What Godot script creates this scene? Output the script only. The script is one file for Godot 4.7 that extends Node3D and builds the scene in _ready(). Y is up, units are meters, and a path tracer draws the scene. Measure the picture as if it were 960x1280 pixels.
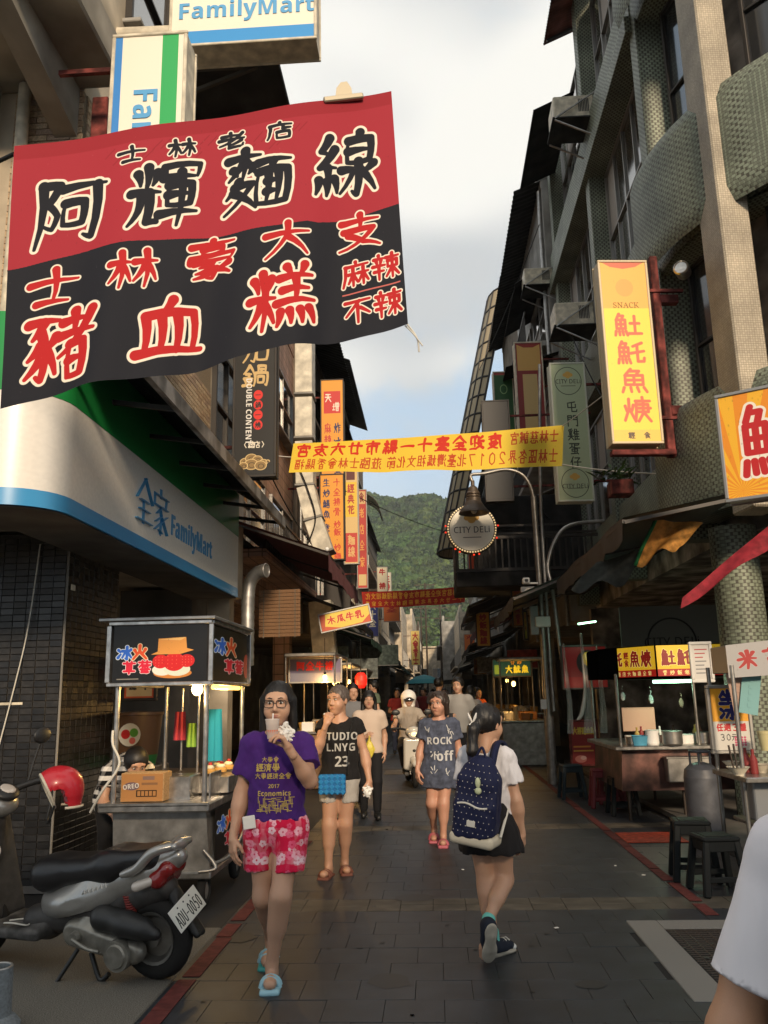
extends Node3D
# A market street seen from its mouth. Units are metres, y is up, the street runs along -z.

var R := RandomNumberGenerator.new()
var mats := {}
var taken := {}
var noise_tex := {}

class MB:
	# collects shapes into one mesh
	var v := PackedVector3Array()
	var n := PackedVector3Array()
	var u := PackedVector2Array()
	var c := PackedColorArray()
	var xf := Transform3D()
	var col := Color.WHITE
	var use_col := false
	func _put(p: Vector3, nn: Vector3, uv: Vector2) -> void:
		v.append(xf * p)
		n.append((xf.basis * nn).normalized())
		u.append(uv)
		c.append(col)
	func face(pts: Array, away: Vector3, uvs := [Vector2(0, 1), Vector2(1, 1), Vector2(1, 0), Vector2(0, 0)]) -> void:
		# flat polygon fan, turned so that its front looks along `away`
		var nn: Vector3 = (pts[1] - pts[0]).cross(pts[2] - pts[0]).normalized()
		var flip := nn.dot(away) < 0.0
		if flip:
			nn = -nn
		for i in range(1, pts.size() - 1):
			var b := i + 1 if not flip else i
			var d := i if not flip else i + 1
			_put(pts[0], nn, uvs[0 % uvs.size()])
			_put(pts[b], nn, uvs[b % uvs.size()])
			_put(pts[d], nn, uvs[d % uvs.size()])
	func box(at: Vector3, s: Vector3, bev := 0.0, turn := Basis()) -> void:
		var keep := xf
		xf = xf * Transform3D(turn, at)
		var h := s / 2.0
		if bev <= 0.0:
			for ax in 3:
				for sg in [-1.0, 1.0]:
					var o := Vector3.ZERO
					o[ax] = sg
					var a := (ax + 1) % 3
					var b := (ax + 2) % 3
					var pts := []
					for q in [[-1, -1], [1, -1], [1, 1], [-1, 1]]:
						var p := Vector3.ZERO
						p[ax] = sg * h[ax]
						p[a] = q[0] * h[a]
						p[b] = q[1] * h[b]
						pts.append(p)
					face(pts, o)
		else:
			bev = minf(bev, minf(h.x, minf(h.y, h.z)) * 0.9)
			var cp := func(sg: Vector3, ax: int) -> Vector3:
				var p := Vector3(sg.x * (h.x - bev), sg.y * (h.y - bev), sg.z * (h.z - bev))
				p[ax] = sg[ax] * h[ax]
				return p
			for ax in 3:
				var a := (ax + 1) % 3
				var b := (ax + 2) % 3
				for sg in [-1.0, 1.0]:
					var pts := []
					for q in [[-1, -1], [1, -1], [1, 1], [-1, 1]]:
						var g := Vector3.ZERO
						g[ax] = sg
						g[a] = q[0]
						g[b] = q[1]
						pts.append(cp.call(g, ax))
					var o := Vector3.ZERO
					o[ax] = sg
					face(pts, o)
				for sa in [-1.0, 1.0]:
					for sb in [-1.0, 1.0]:
						var g0 := Vector3.ZERO
						g0[ax] = -1
						g0[a] = sa
						g0[b] = sb
						var g1 := g0
						g1[ax] = 1
						var o := g0
						o[ax] = 0
						face([cp.call(g0, a), cp.call(g1, a), cp.call(g1, b), cp.call(g0, b)], o)
			for sx in [-1.0, 1.0]:
				for sy in [-1.0, 1.0]:
					for sz in [-1.0, 1.0]:
						var g := Vector3(sx, sy, sz)
						face([cp.call(g, 0), cp.call(g, 1), cp.call(g, 2)], g)
		xf = keep
	func span(a: Vector3, b: Vector3, bev := 0.0) -> void:
		box((a + b) / 2.0, (b - a).abs(), bev)
	func bar(a: Vector3, b: Vector3, w: float, d: float, bev := 0.0) -> void:
		# a box from a to b, w wide and d deep
		var z := (b - a).normalized()
		var up := Vector3.UP if absf(z.y) < 0.95 else Vector3.BACK
		var x := up.cross(z).normalized()
		box((a + b) / 2.0, Vector3(w, d, a.distance_to(b)), bev, Basis(x, z.cross(x), z))
	func tube(pts: Array, r, sides := 8, caps := true, flat := 1.0) -> void:
		var rs := []
		for i in pts.size():
			rs.append(r[i] if r is Array else r)
		var t0: Vector3 = (pts[1] - pts[0]).normalized()
		var side := (Vector3.UP if absf(t0.y) < 0.9 else Vector3.RIGHT).cross(t0).normalized()
		var rings := []
		var along := 0.0
		var alongs := []
		for i in pts.size():
			var t: Vector3
			if i == 0:
				t = t0
			elif i == pts.size() - 1:
				t = (pts[i] - pts[i - 1]).normalized()
			else:
				t = ((pts[i + 1] - pts[i]).normalized() + (pts[i] - pts[i - 1]).normalized()).normalized()
			if i > 0:
				along += pts[i].distance_to(pts[i - 1])
			alongs.append(along)
			side = (side - t * side.dot(t)).normalized()
			var up := t.cross(side)
			var ring := []
			for k in sides + 1:
				var a := TAU * k / sides
				ring.append([side * cos(a) + up * sin(a) * flat, t])
			rings.append(ring)
		for i in pts.size() - 1:
			for k in sides:
				var q := []
				for e in [[i, k], [i + 1, k], [i + 1, k + 1], [i, k + 1]]:
					var nn: Vector3 = rings[e[0]][e[1]][0]
					q.append([pts[e[0]] + nn * rs[e[0]], nn.normalized(), Vector2(alongs[e[0]], float(e[1]) / sides)])
				for j in [0, 1, 2, 0, 2, 3]:
					_put(q[j][0], q[j][1], q[j][2])
		if caps:
			for e in [[0, -1.0], [pts.size() - 1, 1.0]]:
				var poly := []
				for k in sides:
					poly.append(pts[e[0]] + rings[e[0]][k][0] * rs[e[0]])
				face(poly, rings[e[0]][0][1] * e[1])
	func lathe(prof: Array, sides := 16, at := Transform3D(), squash := Vector3.ONE) -> void:
		# profile of Vector2(radius, height), turned about y
		var keep := xf
		xf = xf * at
		for i in prof.size() - 1:
			var a: Vector2 = prof[i]
			var b: Vector2 = prof[i + 1]
			var d := (b - a).normalized()
			var nr := Vector2(d.y, -d.x)
			for k in sides:
				var q := []
				for e in [[a, k, i], [b, k, i + 1], [b, k + 1, i + 1], [a, k + 1, i]]:
					var an: float = TAU * e[1] / sides
					q.append([Vector3(cos(an) * e[0].x, e[0].y, sin(an) * e[0].x) * squash, Vector3(cos(an) * nr.x, nr.y, sin(an) * nr.x), Vector2(float(e[1]) / sides, float(e[2]) / (prof.size() - 1))])
				for j in [0, 2, 1, 0, 3, 2]:
					_put(q[j][0], q[j][1], q[j][2])
		xf = keep
	func prism(poly: PackedVector2Array, z0: float, z1: float, at := Transform3D()) -> void:
		# outline in xy drawn out along z
		var keep := xf
		xf = xf * at
		var mid := Vector2.ZERO
		var size := Rect2(poly[0], Vector2.ZERO)
		for p in poly:
			size = size.expand(p)
		var tr := Geometry2D.triangulate_polygon(poly)
		var sign := 1.0 if not Geometry2D.is_polygon_clockwise(poly) else -1.0
		for i in range(0, tr.size(), 3):
			for zz in [z0, z1]:
				var pts := []
				var uvs := []
				for j in 3:
					var p := poly[tr[i + j]]
					pts.append(Vector3(p.x, p.y, zz))
					uvs.append(Vector2((p.x - size.position.x) / size.size.x, 1.0 - (p.y - size.position.y) / size.size.y))
				face(pts, Vector3(0, 0, signf(zz - (z0 + z1) / 2.0)), uvs)
		for i in poly.size():
			var p := poly[i]
			var q := poly[(i + 1) % poly.size()]
			var e := (q - p).normalized()
			face([Vector3(p.x, p.y, z0), Vector3(q.x, q.y, z0), Vector3(q.x, q.y, z1), Vector3(p.x, p.y, z1)], Vector3(e.y, -e.x, 0) * sign)
		xf = keep
	func grid(rows: Array, uv0 := Vector2.ZERO, uv1 := Vector2.ONE, thick := 0.0) -> void:
		# smooth sheet through rows of points
		var nr := rows.size()
		var nc: int = rows[0].size()
		var ns := []
		for i in nr:
			var line := []
			for j in nc:
				var du: Vector3 = rows[i][mini(j + 1, nc - 1)] - rows[i][maxi(j - 1, 0)]
				var dv: Vector3 = rows[mini(i + 1, nr - 1)][j] - rows[maxi(i - 1, 0)][j]
				line.append(du.cross(dv).normalized())
			ns.append(line)
		for side in ([0] if thick <= 0.0 else [0, 1]):
			for i in nr - 1:
				for j in nc - 1:
					var q := []
					for e in [[i, j], [i, j + 1], [i + 1, j + 1], [i + 1, j]]:
						var nn: Vector3 = ns[e[0]][e[1]]
						q.append([rows[e[0]][e[1]] - (nn * thick if side else Vector3.ZERO), nn * (-1.0 if side else 1.0), Vector2(lerpf(uv0.x, uv1.x, float(e[1]) / (nc - 1)), lerpf(uv0.y, uv1.y, float(e[0]) / (nr - 1)))])
					for k in ([0, 2, 1, 0, 3, 2] if not side else [0, 1, 2, 0, 2, 3]):
						_put(q[k][0], q[k][1], q[k][2])
	func ball(at: Vector3, r: Vector3, la := 8, lo := 12, turn := Basis()) -> void:
		var keep := xf
		xf = xf * Transform3D(turn, at)
		for i in la:
			for k in lo:
				var q := []
				for e in [[i, k], [i + 1, k], [i + 1, k + 1], [i, k + 1]]:
					var th: float = PI * e[0] / la
					var ph: float = TAU * e[1] / lo
					var d := Vector3(sin(th) * cos(ph), cos(th), sin(th) * sin(ph))
					q.append([d * r, d / r, Vector2(float(e[1]) / lo, float(e[0]) / la)])
				for j in [0, 1, 2, 0, 2, 3]:
					_put(q[j][0], q[j][1].normalized(), q[j][2])
		xf = keep
	func mesh() -> ArrayMesh:
		var a := []
		a.resize(Mesh.ARRAY_MAX)
		a[Mesh.ARRAY_VERTEX] = v
		a[Mesh.ARRAY_NORMAL] = n
		a[Mesh.ARRAY_TEX_UV] = u
		if use_col:
			a[Mesh.ARRAY_COLOR] = c
		var m := ArrayMesh.new()
		m.add_surface_from_arrays(Mesh.PRIMITIVE_TRIANGLES, a)
		return m

func lin(r: float, g: float, b: float) -> Color:
	return Color(r, g, b).linear_to_srgb()

func T(p: Vector3) -> Transform3D:
	return Transform3D(Basis(), p)

func W(x: float, y: float) -> Vector2:
	return Vector2(x, y)

func C(r: float, g: float, b: float) -> Color:
	return Color(r, g, b)

func V(x: float, y: float, z: float) -> Vector3:
	return Vector3(x, y, z)

func grain(key: String, freq: float, lo: float, hi: float, kind := FastNoiseLite.TYPE_SIMPLEX_SMOOTH, oct := 4, size := 512) -> NoiseTexture2D:
	# a grey noise picture whose values run from lo to hi
	if not noise_tex.has(key):
		var f := FastNoiseLite.new()
		f.seed = hash(key) % 1000
		f.noise_type = kind
		f.frequency = freq
		f.fractal_octaves = oct
		var t := NoiseTexture2D.new()
		t.width = size
		t.height = size
		t.seamless = true
		t.noise = f
		var g := Gradient.new()
		g.set_color(0, Color(lo, lo, lo))
		g.set_color(1, Color(hi, hi, hi))
		t.color_ramp = g
		noise_tex[key] = t
	return noise_tex[key]

func mat(key: String, col := Color.WHITE, rough := 0.7, metal := 0.0, o := {}) -> StandardMaterial3D:
	# o: dirt (grain key), scale, bump, tex, emit, power, alpha, vc, clear, rim, back
	if mats.has(key):
		return mats[key]
	var m := StandardMaterial3D.new()
	m.resource_name = key
	m.albedo_color = col
	m.roughness = rough
	m.metallic = metal
	if o.has("dirt"):
		# the grain only darkens, so its mean is made up for in the base colour
		if not o.get("raw", false):
			var l := col.srgb_to_linear() / float({"soft": 0.62, "fine": 0.70, "speck": 0.48, "stain": 0.45, "wash": 0.72, "pore": 0.94}[o.dirt])
			var top := maxf(maxf(l.r, l.g), maxf(l.b, 1.0))
			m.albedo_color = Color(l.r / top, l.g / top, l.b / top).linear_to_srgb()
		m.albedo_texture = noise_tex[o.dirt]
		m.uv1_triplanar = true
		m.uv1_world_triplanar = o.get("world", true)
		m.uv1_scale = Vector3.ONE * o.get("scale", 1.0)
		if o.has("bump"):
			m.heightmap_enabled = true
			m.heightmap_texture = noise_tex[o.get("bumpmap", o.dirt)]
			m.heightmap_scale = o.bump
	if o.has("tex"):
		m.albedo_texture = o.tex
		m.texture_repeat = o.get("repeat", false)
		if o.get("tri", false):
			m.uv1_triplanar = true
			m.uv1_world_triplanar = o.get("world", true)
		m.uv1_scale = o.get("uvs", Vector3.ONE)
		if o.has("height"):
			m.heightmap_enabled = true
			m.heightmap_texture = o.height
			m.heightmap_scale = o.get("bump", 0.3)
	if o.has("emit"):
		m.emission_enabled = true
		m.emission = o.emit
		m.emission_energy_multiplier = o.get("power", 1.0)
		if o.has("etex"):
			m.emission_texture = o.etex
			m.emission_operator = BaseMaterial3D.EMISSION_OP_MULTIPLY
	m.metallic_specular = o.get("spec", 0.5 if rough < 0.6 else 0.32)
	if o.has("over"):
		# grime over a repeating tile, at a far larger scale
		m.detail_enabled = true
		m.detail_blend_mode = BaseMaterial3D.BLEND_MODE_MUL
		m.detail_albedo = noise_tex[o.over]
		m.detail_uv_layer = BaseMaterial3D.DETAIL_UV_2
		m.uv2_triplanar = true
		m.uv2_world_triplanar = true
		m.uv2_scale = Vector3.ONE * 0.3
	if o.has("alpha"):
		m.transparency = BaseMaterial3D.TRANSPARENCY_ALPHA
		m.albedo_color.a = o.alpha
	if o.get("vc", false):
		m.vertex_color_use_as_albedo = true
	if o.has("clear"):
		m.clearcoat_enabled = true
		m.clearcoat = o.clear
		m.clearcoat_roughness = 0.1
	if o.has("rim"):
		m.rim_enabled = true
		m.rim = o.rim
	if o.has("back"):
		m.backlight_enabled = true
		m.backlight = o.back
	if o.has("sss"):
		m.subsurf_scatter_enabled = true
		m.subsurf_scatter_strength = o.sss
	mats[key] = m
	return m

func numbered(called: String) -> String:
	if not taken.has(called):
		taken[called] = 0
		return called
	taken[called] += 1
	return "%s_%03d" % [called, taken[called]]

func tag(o: Node3D, label: String, category := "", group := "", kind := "") -> Node3D:
	if label:
		o.set_meta("label", label)
	if category:
		o.set_meta("category", category)
	if group:
		o.set_meta("group", group)
	if kind:
		o.set_meta("kind", kind)
	return o

func thing(called: String, label: String, category: String, at := Vector3.ZERO, turn := 0.0, group := "") -> Node3D:
	var o := Node3D.new()
	o.name = numbered(called)
	add_child(o)
	o.position = at
	o.rotation.y = turn
	tag(o, label, category, group)
	return o

func part(b, called: String, m: Material, parent: Node3D, xf := Transform3D()) -> MeshInstance3D:
	# b: a mesh builder or a finished mesh
	var o := MeshInstance3D.new()
	o.mesh = b.mesh() if b is MB else b
	o.material_override = m
	o.name = called
	o.transform = xf
	parent.add_child(o, true)
	return o

func solo(b, called: String, m: Material, label: String, category: String, at := Transform3D(), group := "") -> MeshInstance3D:
	var o := part(b, numbered(called), m, self, at)
	tag(o, label, category, group)
	return o

func setting(b, called: String, m: Material) -> MeshInstance3D:
	var o := part(b, numbered(called), m, self)
	o.set_meta("kind", "structure")
	return o

func copy(o: Node3D, label := "", at := Transform3D(), group := "") -> Node3D:
	var base := String(o.name)
	if base.length() > 4 and base.substr(base.length() - 4, 1) == "_" and base.right(3).is_valid_int():
		base = base.left(base.length() - 4)
	var c: Node3D = o.duplicate()
	c.name = numbered(base)
	add_child(c)
	c.transform = at
	if label:
		c.set_meta("label", label)
	if group:
		c.set_meta("group", group)
	return c

func bx(parent: Node3D, called: String, m: Material, at: Vector3, s: Vector3, bev := 0.0, turn := Basis()) -> MeshInstance3D:
	var b := MB.new()
	b.box(at, s, bev, turn)
	return part(b, called, m, parent)

func tb(parent: Node3D, called: String, m: Material, pts: Array, r, sides := 8) -> MeshInstance3D:
	var b := MB.new()
	b.tube(pts, r, sides)
	return part(b, called, m, parent)

func curve(pts: Array, steps := 6) -> Array:
	# a rounded path through the points
	var out := []
	for i in pts.size() - 1:
		var p0: Vector3 = pts[maxi(i - 1, 0)]
		var p3: Vector3 = pts[mini(i + 2, pts.size() - 1)]
		for k in steps:
			var a: Vector3 = pts[i]
			out.append(a.cubic_interpolate(pts[i + 1], p0, p3, float(k) / steps))
	out.append(pts[-1])
	return out

func sag(a: Vector3, b: Vector3, drop: float, steps := 14) -> Array:
	var out := []
	for k in steps + 1:
		var t := float(k) / steps
		out.append(a.lerp(b, t) - Vector3(0, 4.0 * drop * t * (1.0 - t), 0))
	return out

func words(s: String, size: float, bold := true, depth := 0.004, family := "Droid Sans") -> TextMesh:
	# lettering `size` metres tall
	var f := SystemFont.new()
	f.font_names = PackedStringArray([family])
	f.font_weight = 700 if bold else 400
	var t := TextMesh.new()
	t.font = f
	t.text = s
	t.font_size = 48
	t.pixel_size = size / 36.0
	t.depth = depth
	t.curve_step = 2.0
	return t

# Written characters: strokes on a 100 x 100 field, y down. "@part x0,y0,x1,y1" sets another one inside a box.
var G := {
	"木": "8,32 92,32; 50,4 50,98; 50,34 8,82; 50,34 92,82",
	"魚": "40,2 22,22; 38,10 70,10 58,26; 18,28 82,28 82,66 18,66 18,28; 50,28 50,66; 18,47 82,47; 12,78 6,96; 36,78 38,95; 60,78 65,95; 84,78 94,96",
	"土": "50,8 50,90; 18,42 82,42; 5,90 95,90",
	"士": "50,4 50,90; 4,38 96,38; 20,90 80,90",
	"火": "50,4 48,45 8,96; 50,45 94,96; 16,34 28,56; 86,30 72,54",
	"米": "10,48 90,48; 50,5 50,98; 22,15 36,36; 78,15 64,36; 48,52 12,88; 52,52 88,88",
	"口": "15,15 85,15 85,85 15,85 15,15",
	"日": "20,8 80,8 80,92 20,92 20,8; 20,50 80,50",
	"曰": "8,20 92,20 92,80 8,80 8,20; 8,50 92,50",
	"氵": "30,8 60,24; 15,38 45,52; 10,94 60,64",
	"冫": "15,20 55,38; 8,88 60,58",
	"金": "50,3 6,40; 50,3 94,40; 28,42 72,42; 14,62 86,62; 50,42 50,92; 25,70 32,86; 75,70 68,86; 8,94 92,94",
	"糸": "50,3 22,25 55,32; 72,22 20,52 80,52; 50,52 50,78; 20,72 12,94; 50,75 52,97; 78,70 90,92",
	"言": "50,2 58,10; 8,18 92,18; 25,34 75,34; 25,48 75,48; @口 14,56,86,102",
	"門": "8,5 8,98; 8,5 42,5 42,40 8,40; 8,22 42,22; 92,5 92,98 80,94; 92,5 58,5 58,40 92,40; 58,22 92,22",
	"宀": "50,2 50,40; 8,100 8,45 92,45 86,100",
	"广": "50,2 52,14; 12,18 94,18; 14,18 12,60 3,98",
	"艹": "5,50 95,50; 32,15 32,85; 68,15 68,85",
	"辶": "15,8 28,22; 5,40 30,40 18,62 28,74; 5,88 30,74 55,92 98,94",
	"亻": "75,3 20,50; 52,30 52,98",
	"隹": "30,2 8,40; 25,28 25,98; 55,4 62,20; 25,24 92,24; 60,24 60,92; 28,46 88,46; 28,68 88,68; 22,92 96,92",
	"虫": "18,18 82,18 82,50 18,50 18,18; 50,2 50,85; 8,88 85,82; 75,70 92,94",
	"月": "25,5 22,60 8,95; 25,5 78,5 78,92 66,88; 25,34 78,34; 25,62 78,62",
	"立": "50,3 56,18; 12,25 88,25; 32,38 40,80; 70,36 58,80; 4,92 96,92",
	"心": "14,50 6,80; 30,42 32,86 74,88 78,70; 50,35 60,52; 80,42 94,66",
	"禾": "80,5 20,18; 6,36 94,36; 50,14 50,98; 50,38 8,82; 50,38 92,82",
	"女": "45,4 25,60 85,96; 75,30 60,70 12,96; 4,34 96,34",
	"馬": "22,6 22,62 88,62 84,94 72,90; 22,6 86,6; 22,25 80,25; 22,43 80,43; 54,6 54,62; 12,74 6,92; 30,74 34,90; 48,72 53,88; 64,70 70,85",
	"示": "22,10 78,10; 6,34 94,34; 50,34 50,96; 28,56 10,82; 72,56 92,82",
	"礻": "40,4 54,16; 10,28 78,28 12,72; 48,48 48,98; 54,52 74,66",
	"田": "12,10 88,10 88,90 12,90 12,10; 50,10 50,90; 12,50 88,50",
	"羊": "28,4 38,20; 72,4 62,20; 12,26 88,26; 20,50 80,50; 4,76 96,76; 50,26 50,98",
	"王": "12,10 88,10; 20,48 80,48; 5,90 95,90; 50,10 50,90",
	"車": "8,14 92,14; 20,30 80,30 80,66 20,66 20,30; 20,48 80,48; 4,82 96,82; 50,2 50,98",
	"食": "50,2 6,36; 50,2 94,36; 50,24 56,34; 28,40 74,40 74,66 28,66; 28,53 74,53; 28,40 28,94 56,82; 52,66 92,96; 84,70 66,80",
	"豕": "6,8 94,8; 50,8 20,32; 42,22 58,55 52,94 38,88; 46,42 12,62; 52,58 8,88; 90,32 60,50; 60,48 94,88",
	"貝": "25,4 75,4 75,72 25,72 25,4; 25,27 75,27; 25,50 75,50; 36,76 10,98; 64,76 90,98",
	"竹": "25,2 6,40; 20,22 48,22; 30,22 34,40; 66,2 54,40; 62,22 96,22; 74,22 78,40",
	"尸": "18,8 84,8 84,34 18,34; 18,8 16,60 4,98",
	"寸": "5,30 95,30; 64,4 64,94 48,88; 28,50 42,70",
	"又": "10,12 84,12 52,64 6,96; 22,30 60,72 96,96",
	"林": "@木 0,0,50,100; @木 48,0,100,100",
	"老": "14,20 78,20; 46,2 46,40; 4,42 96,42; 90,10 50,50 6,74; 40,58 40,90 90,90 92,74; 86,54 42,74",
	"占": "50,2 50,48; 50,24 90,24; @口 5,42,95,106",
	"店": "@广 0,0,100,100; @占 26,20,98,98",
	"可": "4,10 96,10; 78,10 78,94 60,88; 14,34 54,34 54,68 14,68 14,34",
	"阝": "18,4 18,98; 18,6 78,6 44,34 84,52 70,72 40,66",
	"阿": "@阝 2,0,40,100; @可 34,4,100,98",
	"軍": "6,24 6,6 94,6 90,24; 16,24 84,24; 22,36 78,36 78,66 22,66 22,36; 22,51 78,51; 4,80 96,80; 50,16 50,99",
	"光": "50,2 50,40; 18,12 30,32; 82,12 70,32; 4,44 96,44; 36,44 32,74 4,96; 62,44 62,92 94,92 96,76",
	"輝": "@光 0,4,44,98; @軍 42,2,100,100",
	"麥": "6,14 94,14; 50,2 50,46; 50,18 12,46; 50,18 90,46; 22,30 34,40; 78,30 66,40; 40,50 10,74; 30,58 80,58 8,98; 28,66 94,98",
	"面": "4,8 96,8; 48,8 40,26; 10,28 90,28 90,94 10,94 10,28; 36,28 36,94; 64,28 64,94; 36,50 64,50; 36,72 64,72",
	"麵": "@麥 0,0,54,100; @面 46,22,100,98",
	"泉": "50,0 40,12; 22,12 78,12 78,46 22,46 22,12; 22,29 78,29; 50,46 50,98 38,92; 8,58 40,58 8,94; 88,54 58,66; 56,60 96,96",
	"線": "@糸 0,2,42,100; @泉 38,0,100,100",
	"豪": "50,0 50,10; 6,12 94,12; 30,20 70,20 70,34 30,34 30,20; 6,54 6,42 94,42 90,54; @豕 8,52,94,102",
	"大": "4,34 96,34; 50,3 48,40 6,96; 50,40 95,96",
	"支": "10,22 90,22; 50,2 50,44; 16,46 80,46 56,74 8,98; 26,56 60,80 96,98",
	"者": "14,16 74,16; 44,2 44,34; 4,36 96,36; 90,6 50,46 8,66; @日 26,46,82,104",
	"豬": "@豕 0,2,48,100; @者 44,0,100,100",
	"血": "54,2 40,22; 14,26 86,26 86,88; 14,26 14,88; 38,26 38,88; 62,26 62,88; 2,90 98,90",
	"羔": "28,2 38,16; 72,2 62,16; 10,20 90,20; 18,40 82,40; 4,60 96,60; 50,20 50,60; 14,74 6,96; 36,74 40,94; 62,74 68,94; 84,72 96,94",
	"糕": "@米 0,2,44,100; @羔 40,0,100,100",
	"麻": "@广 0,0,100,100; @木 20,26,60,98; @木 56,26,98,98",
	"束": "6,16 94,16; 50,2 50,98; 18,30 82,30 82,54 18,54 18,30; 50,56 6,92; 50,56 94,92",
	"辛": "50,2 54,12; 14,16 86,16; 32,24 38,38; 68,24 62,38; 4,44 96,44; 14,66 86,66; 50,44 50,99",
	"辣": "@辛 0,0,48,100; @束 48,0,100,100",
	"不": "6,12 94,12; 56,12 8,66; 50,30 50,97; 60,40 92,66",
	"全": "50,2 4,46; 50,2 96,46; 26,50 74,50; 22,70 78,70; 6,94 94,94; 50,50 50,94",
	"家": "@宀 0,0,100,34; @豕 4,34,96,102",
	"咼": "26,4 76,4 76,36; 26,4 26,36; 48,20 48,36; 48,20 76,20; 6,40 6,98; 6,38 94,38 94,96 84,92; 32,54 70,54 70,82 32,82 32,54",
	"鍋": "@金 0,0,46,100; @咼 44,2,100,98",
	"加": "2,32 50,32 46,94 34,88; 26,6 24,50 4,96; @口 50,16,104,96",
	"一": "6,50 94,50",
	"堯": "50,2 50,24; 30,12 70,12; 14,26 86,26; 28,28 28,44; 10,36 46,36; 8,46 48,46; 72,28 72,44; 54,36 92,36; 52,46 94,46; 4,60 96,60; 36,60 30,80 6,98; 62,60 62,92 94,92 96,78",
	"燒": "@火 0,2,42,100; @堯 40,0,100,100",
	"總": "@糸 0,2,40,100; 70,0 58,12; 46,14 94,14 94,54 46,54 46,14; 62,22 84,34; 78,22 58,46; @心 40,56,100,102",
	"天": "14,14 86,14; 6,44 94,44; 50,14 48,48 8,97; 50,46 94,97",
	"增": "@土 0,14,36,94; 54,2 60,12; 86,2 78,12; 42,16 98,16 98,48 42,48 42,16; 70,16 70,48; 42,32 98,32; @日 44,52,98,100",
	"乍": "30,2 6,42; 26,24 94,24; 46,24 46,98; 46,48 88,48; 46,72 90,72",
	"炸": "@火 0,4,44,98; @乍 42,0,100,100",
	"水": "50,2 50,94 36,88; 6,32 38,32 6,82; 86,22 56,46; 54,42 96,86",
	"冰": "@冫 0,8,34,92; @水 28,0,100,100",
	"生": "28,4 8,38; 22,26 88,26; 50,2 50,92; 18,58 82,58; 4,92 96,92",
	"少": "50,2 50,56 40,52; 24,22 6,52; 74,20 94,48; 84,50 50,84 8,97",
	"炒": "@火 0,4,44,98; @少 42,0,100,100",
	"善": "@羊 6,0,94,58; 26,56 32,66; 74,56 68,66; 6,68 94,68; @口 14,66,86,104",
	"鱔": "@魚 0,2,46,98; @善 46,0,100,100",
	"意": "50,0 52,8; 14,10 86,10; 34,16 38,26; 66,16 62,26; 4,28 96,28; @曰 22,30,78,66; @心 4,62,98,102",
	"十": "4,44 96,44; 50,3 50,97",
	"非": "36,4 34,64 14,96; 8,20 36,20; 8,40 36,40; 4,62 36,60; 64,4 64,97; 64,20 94,20; 64,40 94,40; 64,62 97,62",
	"排": "22,2 22,92 10,88; 4,26 38,26; 4,64 40,50; @非 38,0,100,100",
	"骨": "26,4 74,4 74,32; 26,4 26,32; 48,18 48,32; 48,18 74,18; 4,48 4,34 96,34 92,46; @月 22,44,80,102",
	"反": "90,4 18,12; 18,12 16,60 4,96; @又 22,32,100,100",
	"飯": "@食 0,0,48,100; @反 44,2,100,100",
	"經": "@糸 0,2,42,100; 46,8 98,8; 58,14 48,32 58,48; 74,14 64,32 74,48; 90,14 80,32 90,48; 48,60 96,60; 72,60 72,92; 42,93 100,93",
	"典": "20,18 80,18 80,66; 20,18 20,66; 40,4 40,66; 60,4 60,66; 20,42 80,42; 4,68 96,68; 34,76 12,98; 66,76 90,98",
	"化": "@亻 0,0,44,100; 88,18 52,50; 54,6 54,90 94,90 96,72",
	"花": "@艹 0,0,100,36; @化 6,30,96,100",
	"慈": "@艹 0,0,100,28; 30,28 14,44 34,46 12,62 44,62; 74,28 58,44 78,46 56,62 90,62; @心 0,58,98,104",
	"諴": "@言 0,0,42,100; 46,18 98,18; 48,18 46,60 38,98; 54,34 72,34; 56,46 72,46 72,68 56,68 56,46; 78,4 82,60 98,94; 94,42 72,92; 88,4 96,12",
	"宮": "@宀 0,0,100,30; @口 22,24,78,62; 50,54 42,64; @口 12,56,88,104",
	"度": "@广 0,0,100,100; 26,34 92,34; 42,24 42,54; 74,24 74,54; 42,54 74,54; @又 24,60,96,100",
	"迎": "@辶 0,4,100,100; 56,6 38,18; 38,18 38,62 56,52; 64,12 92,12 92,60 82,56; 64,12 64,76",
	"臺": "50,0 50,18; 10,10 90,10; 20,19 80,19; 28,28 72,28 72,42 28,42 28,28; 6,62 6,50 94,50 90,60; 20,58 80,58; 54,58 34,70 72,72; 22,82 78,82; 50,72 50,96; 4,97 96,97",
	"縣": "8,4 40,4 40,46 8,46 8,4; 8,18 40,18; 8,32 40,32; 2,56 46,56; 24,56 24,96; 12,68 4,86; 38,68 46,86; @糸 48,0,100,100",
	"市": "50,1 52,14; 4,18 96,18; 18,36 18,84; 18,36 82,36 82,82 70,78; 50,20 50,99",
	"廿": "4,30 96,30; 28,6 28,92; 72,6 72,92; 28,92 72,92",
	"六": "50,2 54,18; 4,30 96,30; 36,46 8,94; 62,44 94,94",
	"友": "6,24 94,24; 44,3 36,50 6,96; @又 24,38,98,102",
	"區": "4,6 96,6; 10,6 10,94 96,94; @口 36,10,74,48; @口 20,48,54,92; @口 58,48,92,92",
	"各": "40,1 8,40; 34,16 78,16 44,46 4,60; 34,22 60,42 96,58; @口 22,56,80,104",
	"界": "@田 18,-2,82,52; 50,44 6,72; 50,44 96,72; 36,58 34,80 16,98; 64,58 64,99",
	"北": "36,4 36,96; 6,34 36,34; 4,78 36,66; 62,4 62,90 94,90 96,72; 92,24 62,46",
	"灣": "@氵 0,0,30,100; @言 44,0,78,46; @糸 26,2,48,50; @糸 74,2,98,50; 38,56 88,56 88,68 38,68; 38,68 36,80 88,80 84,98 72,94",
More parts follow.
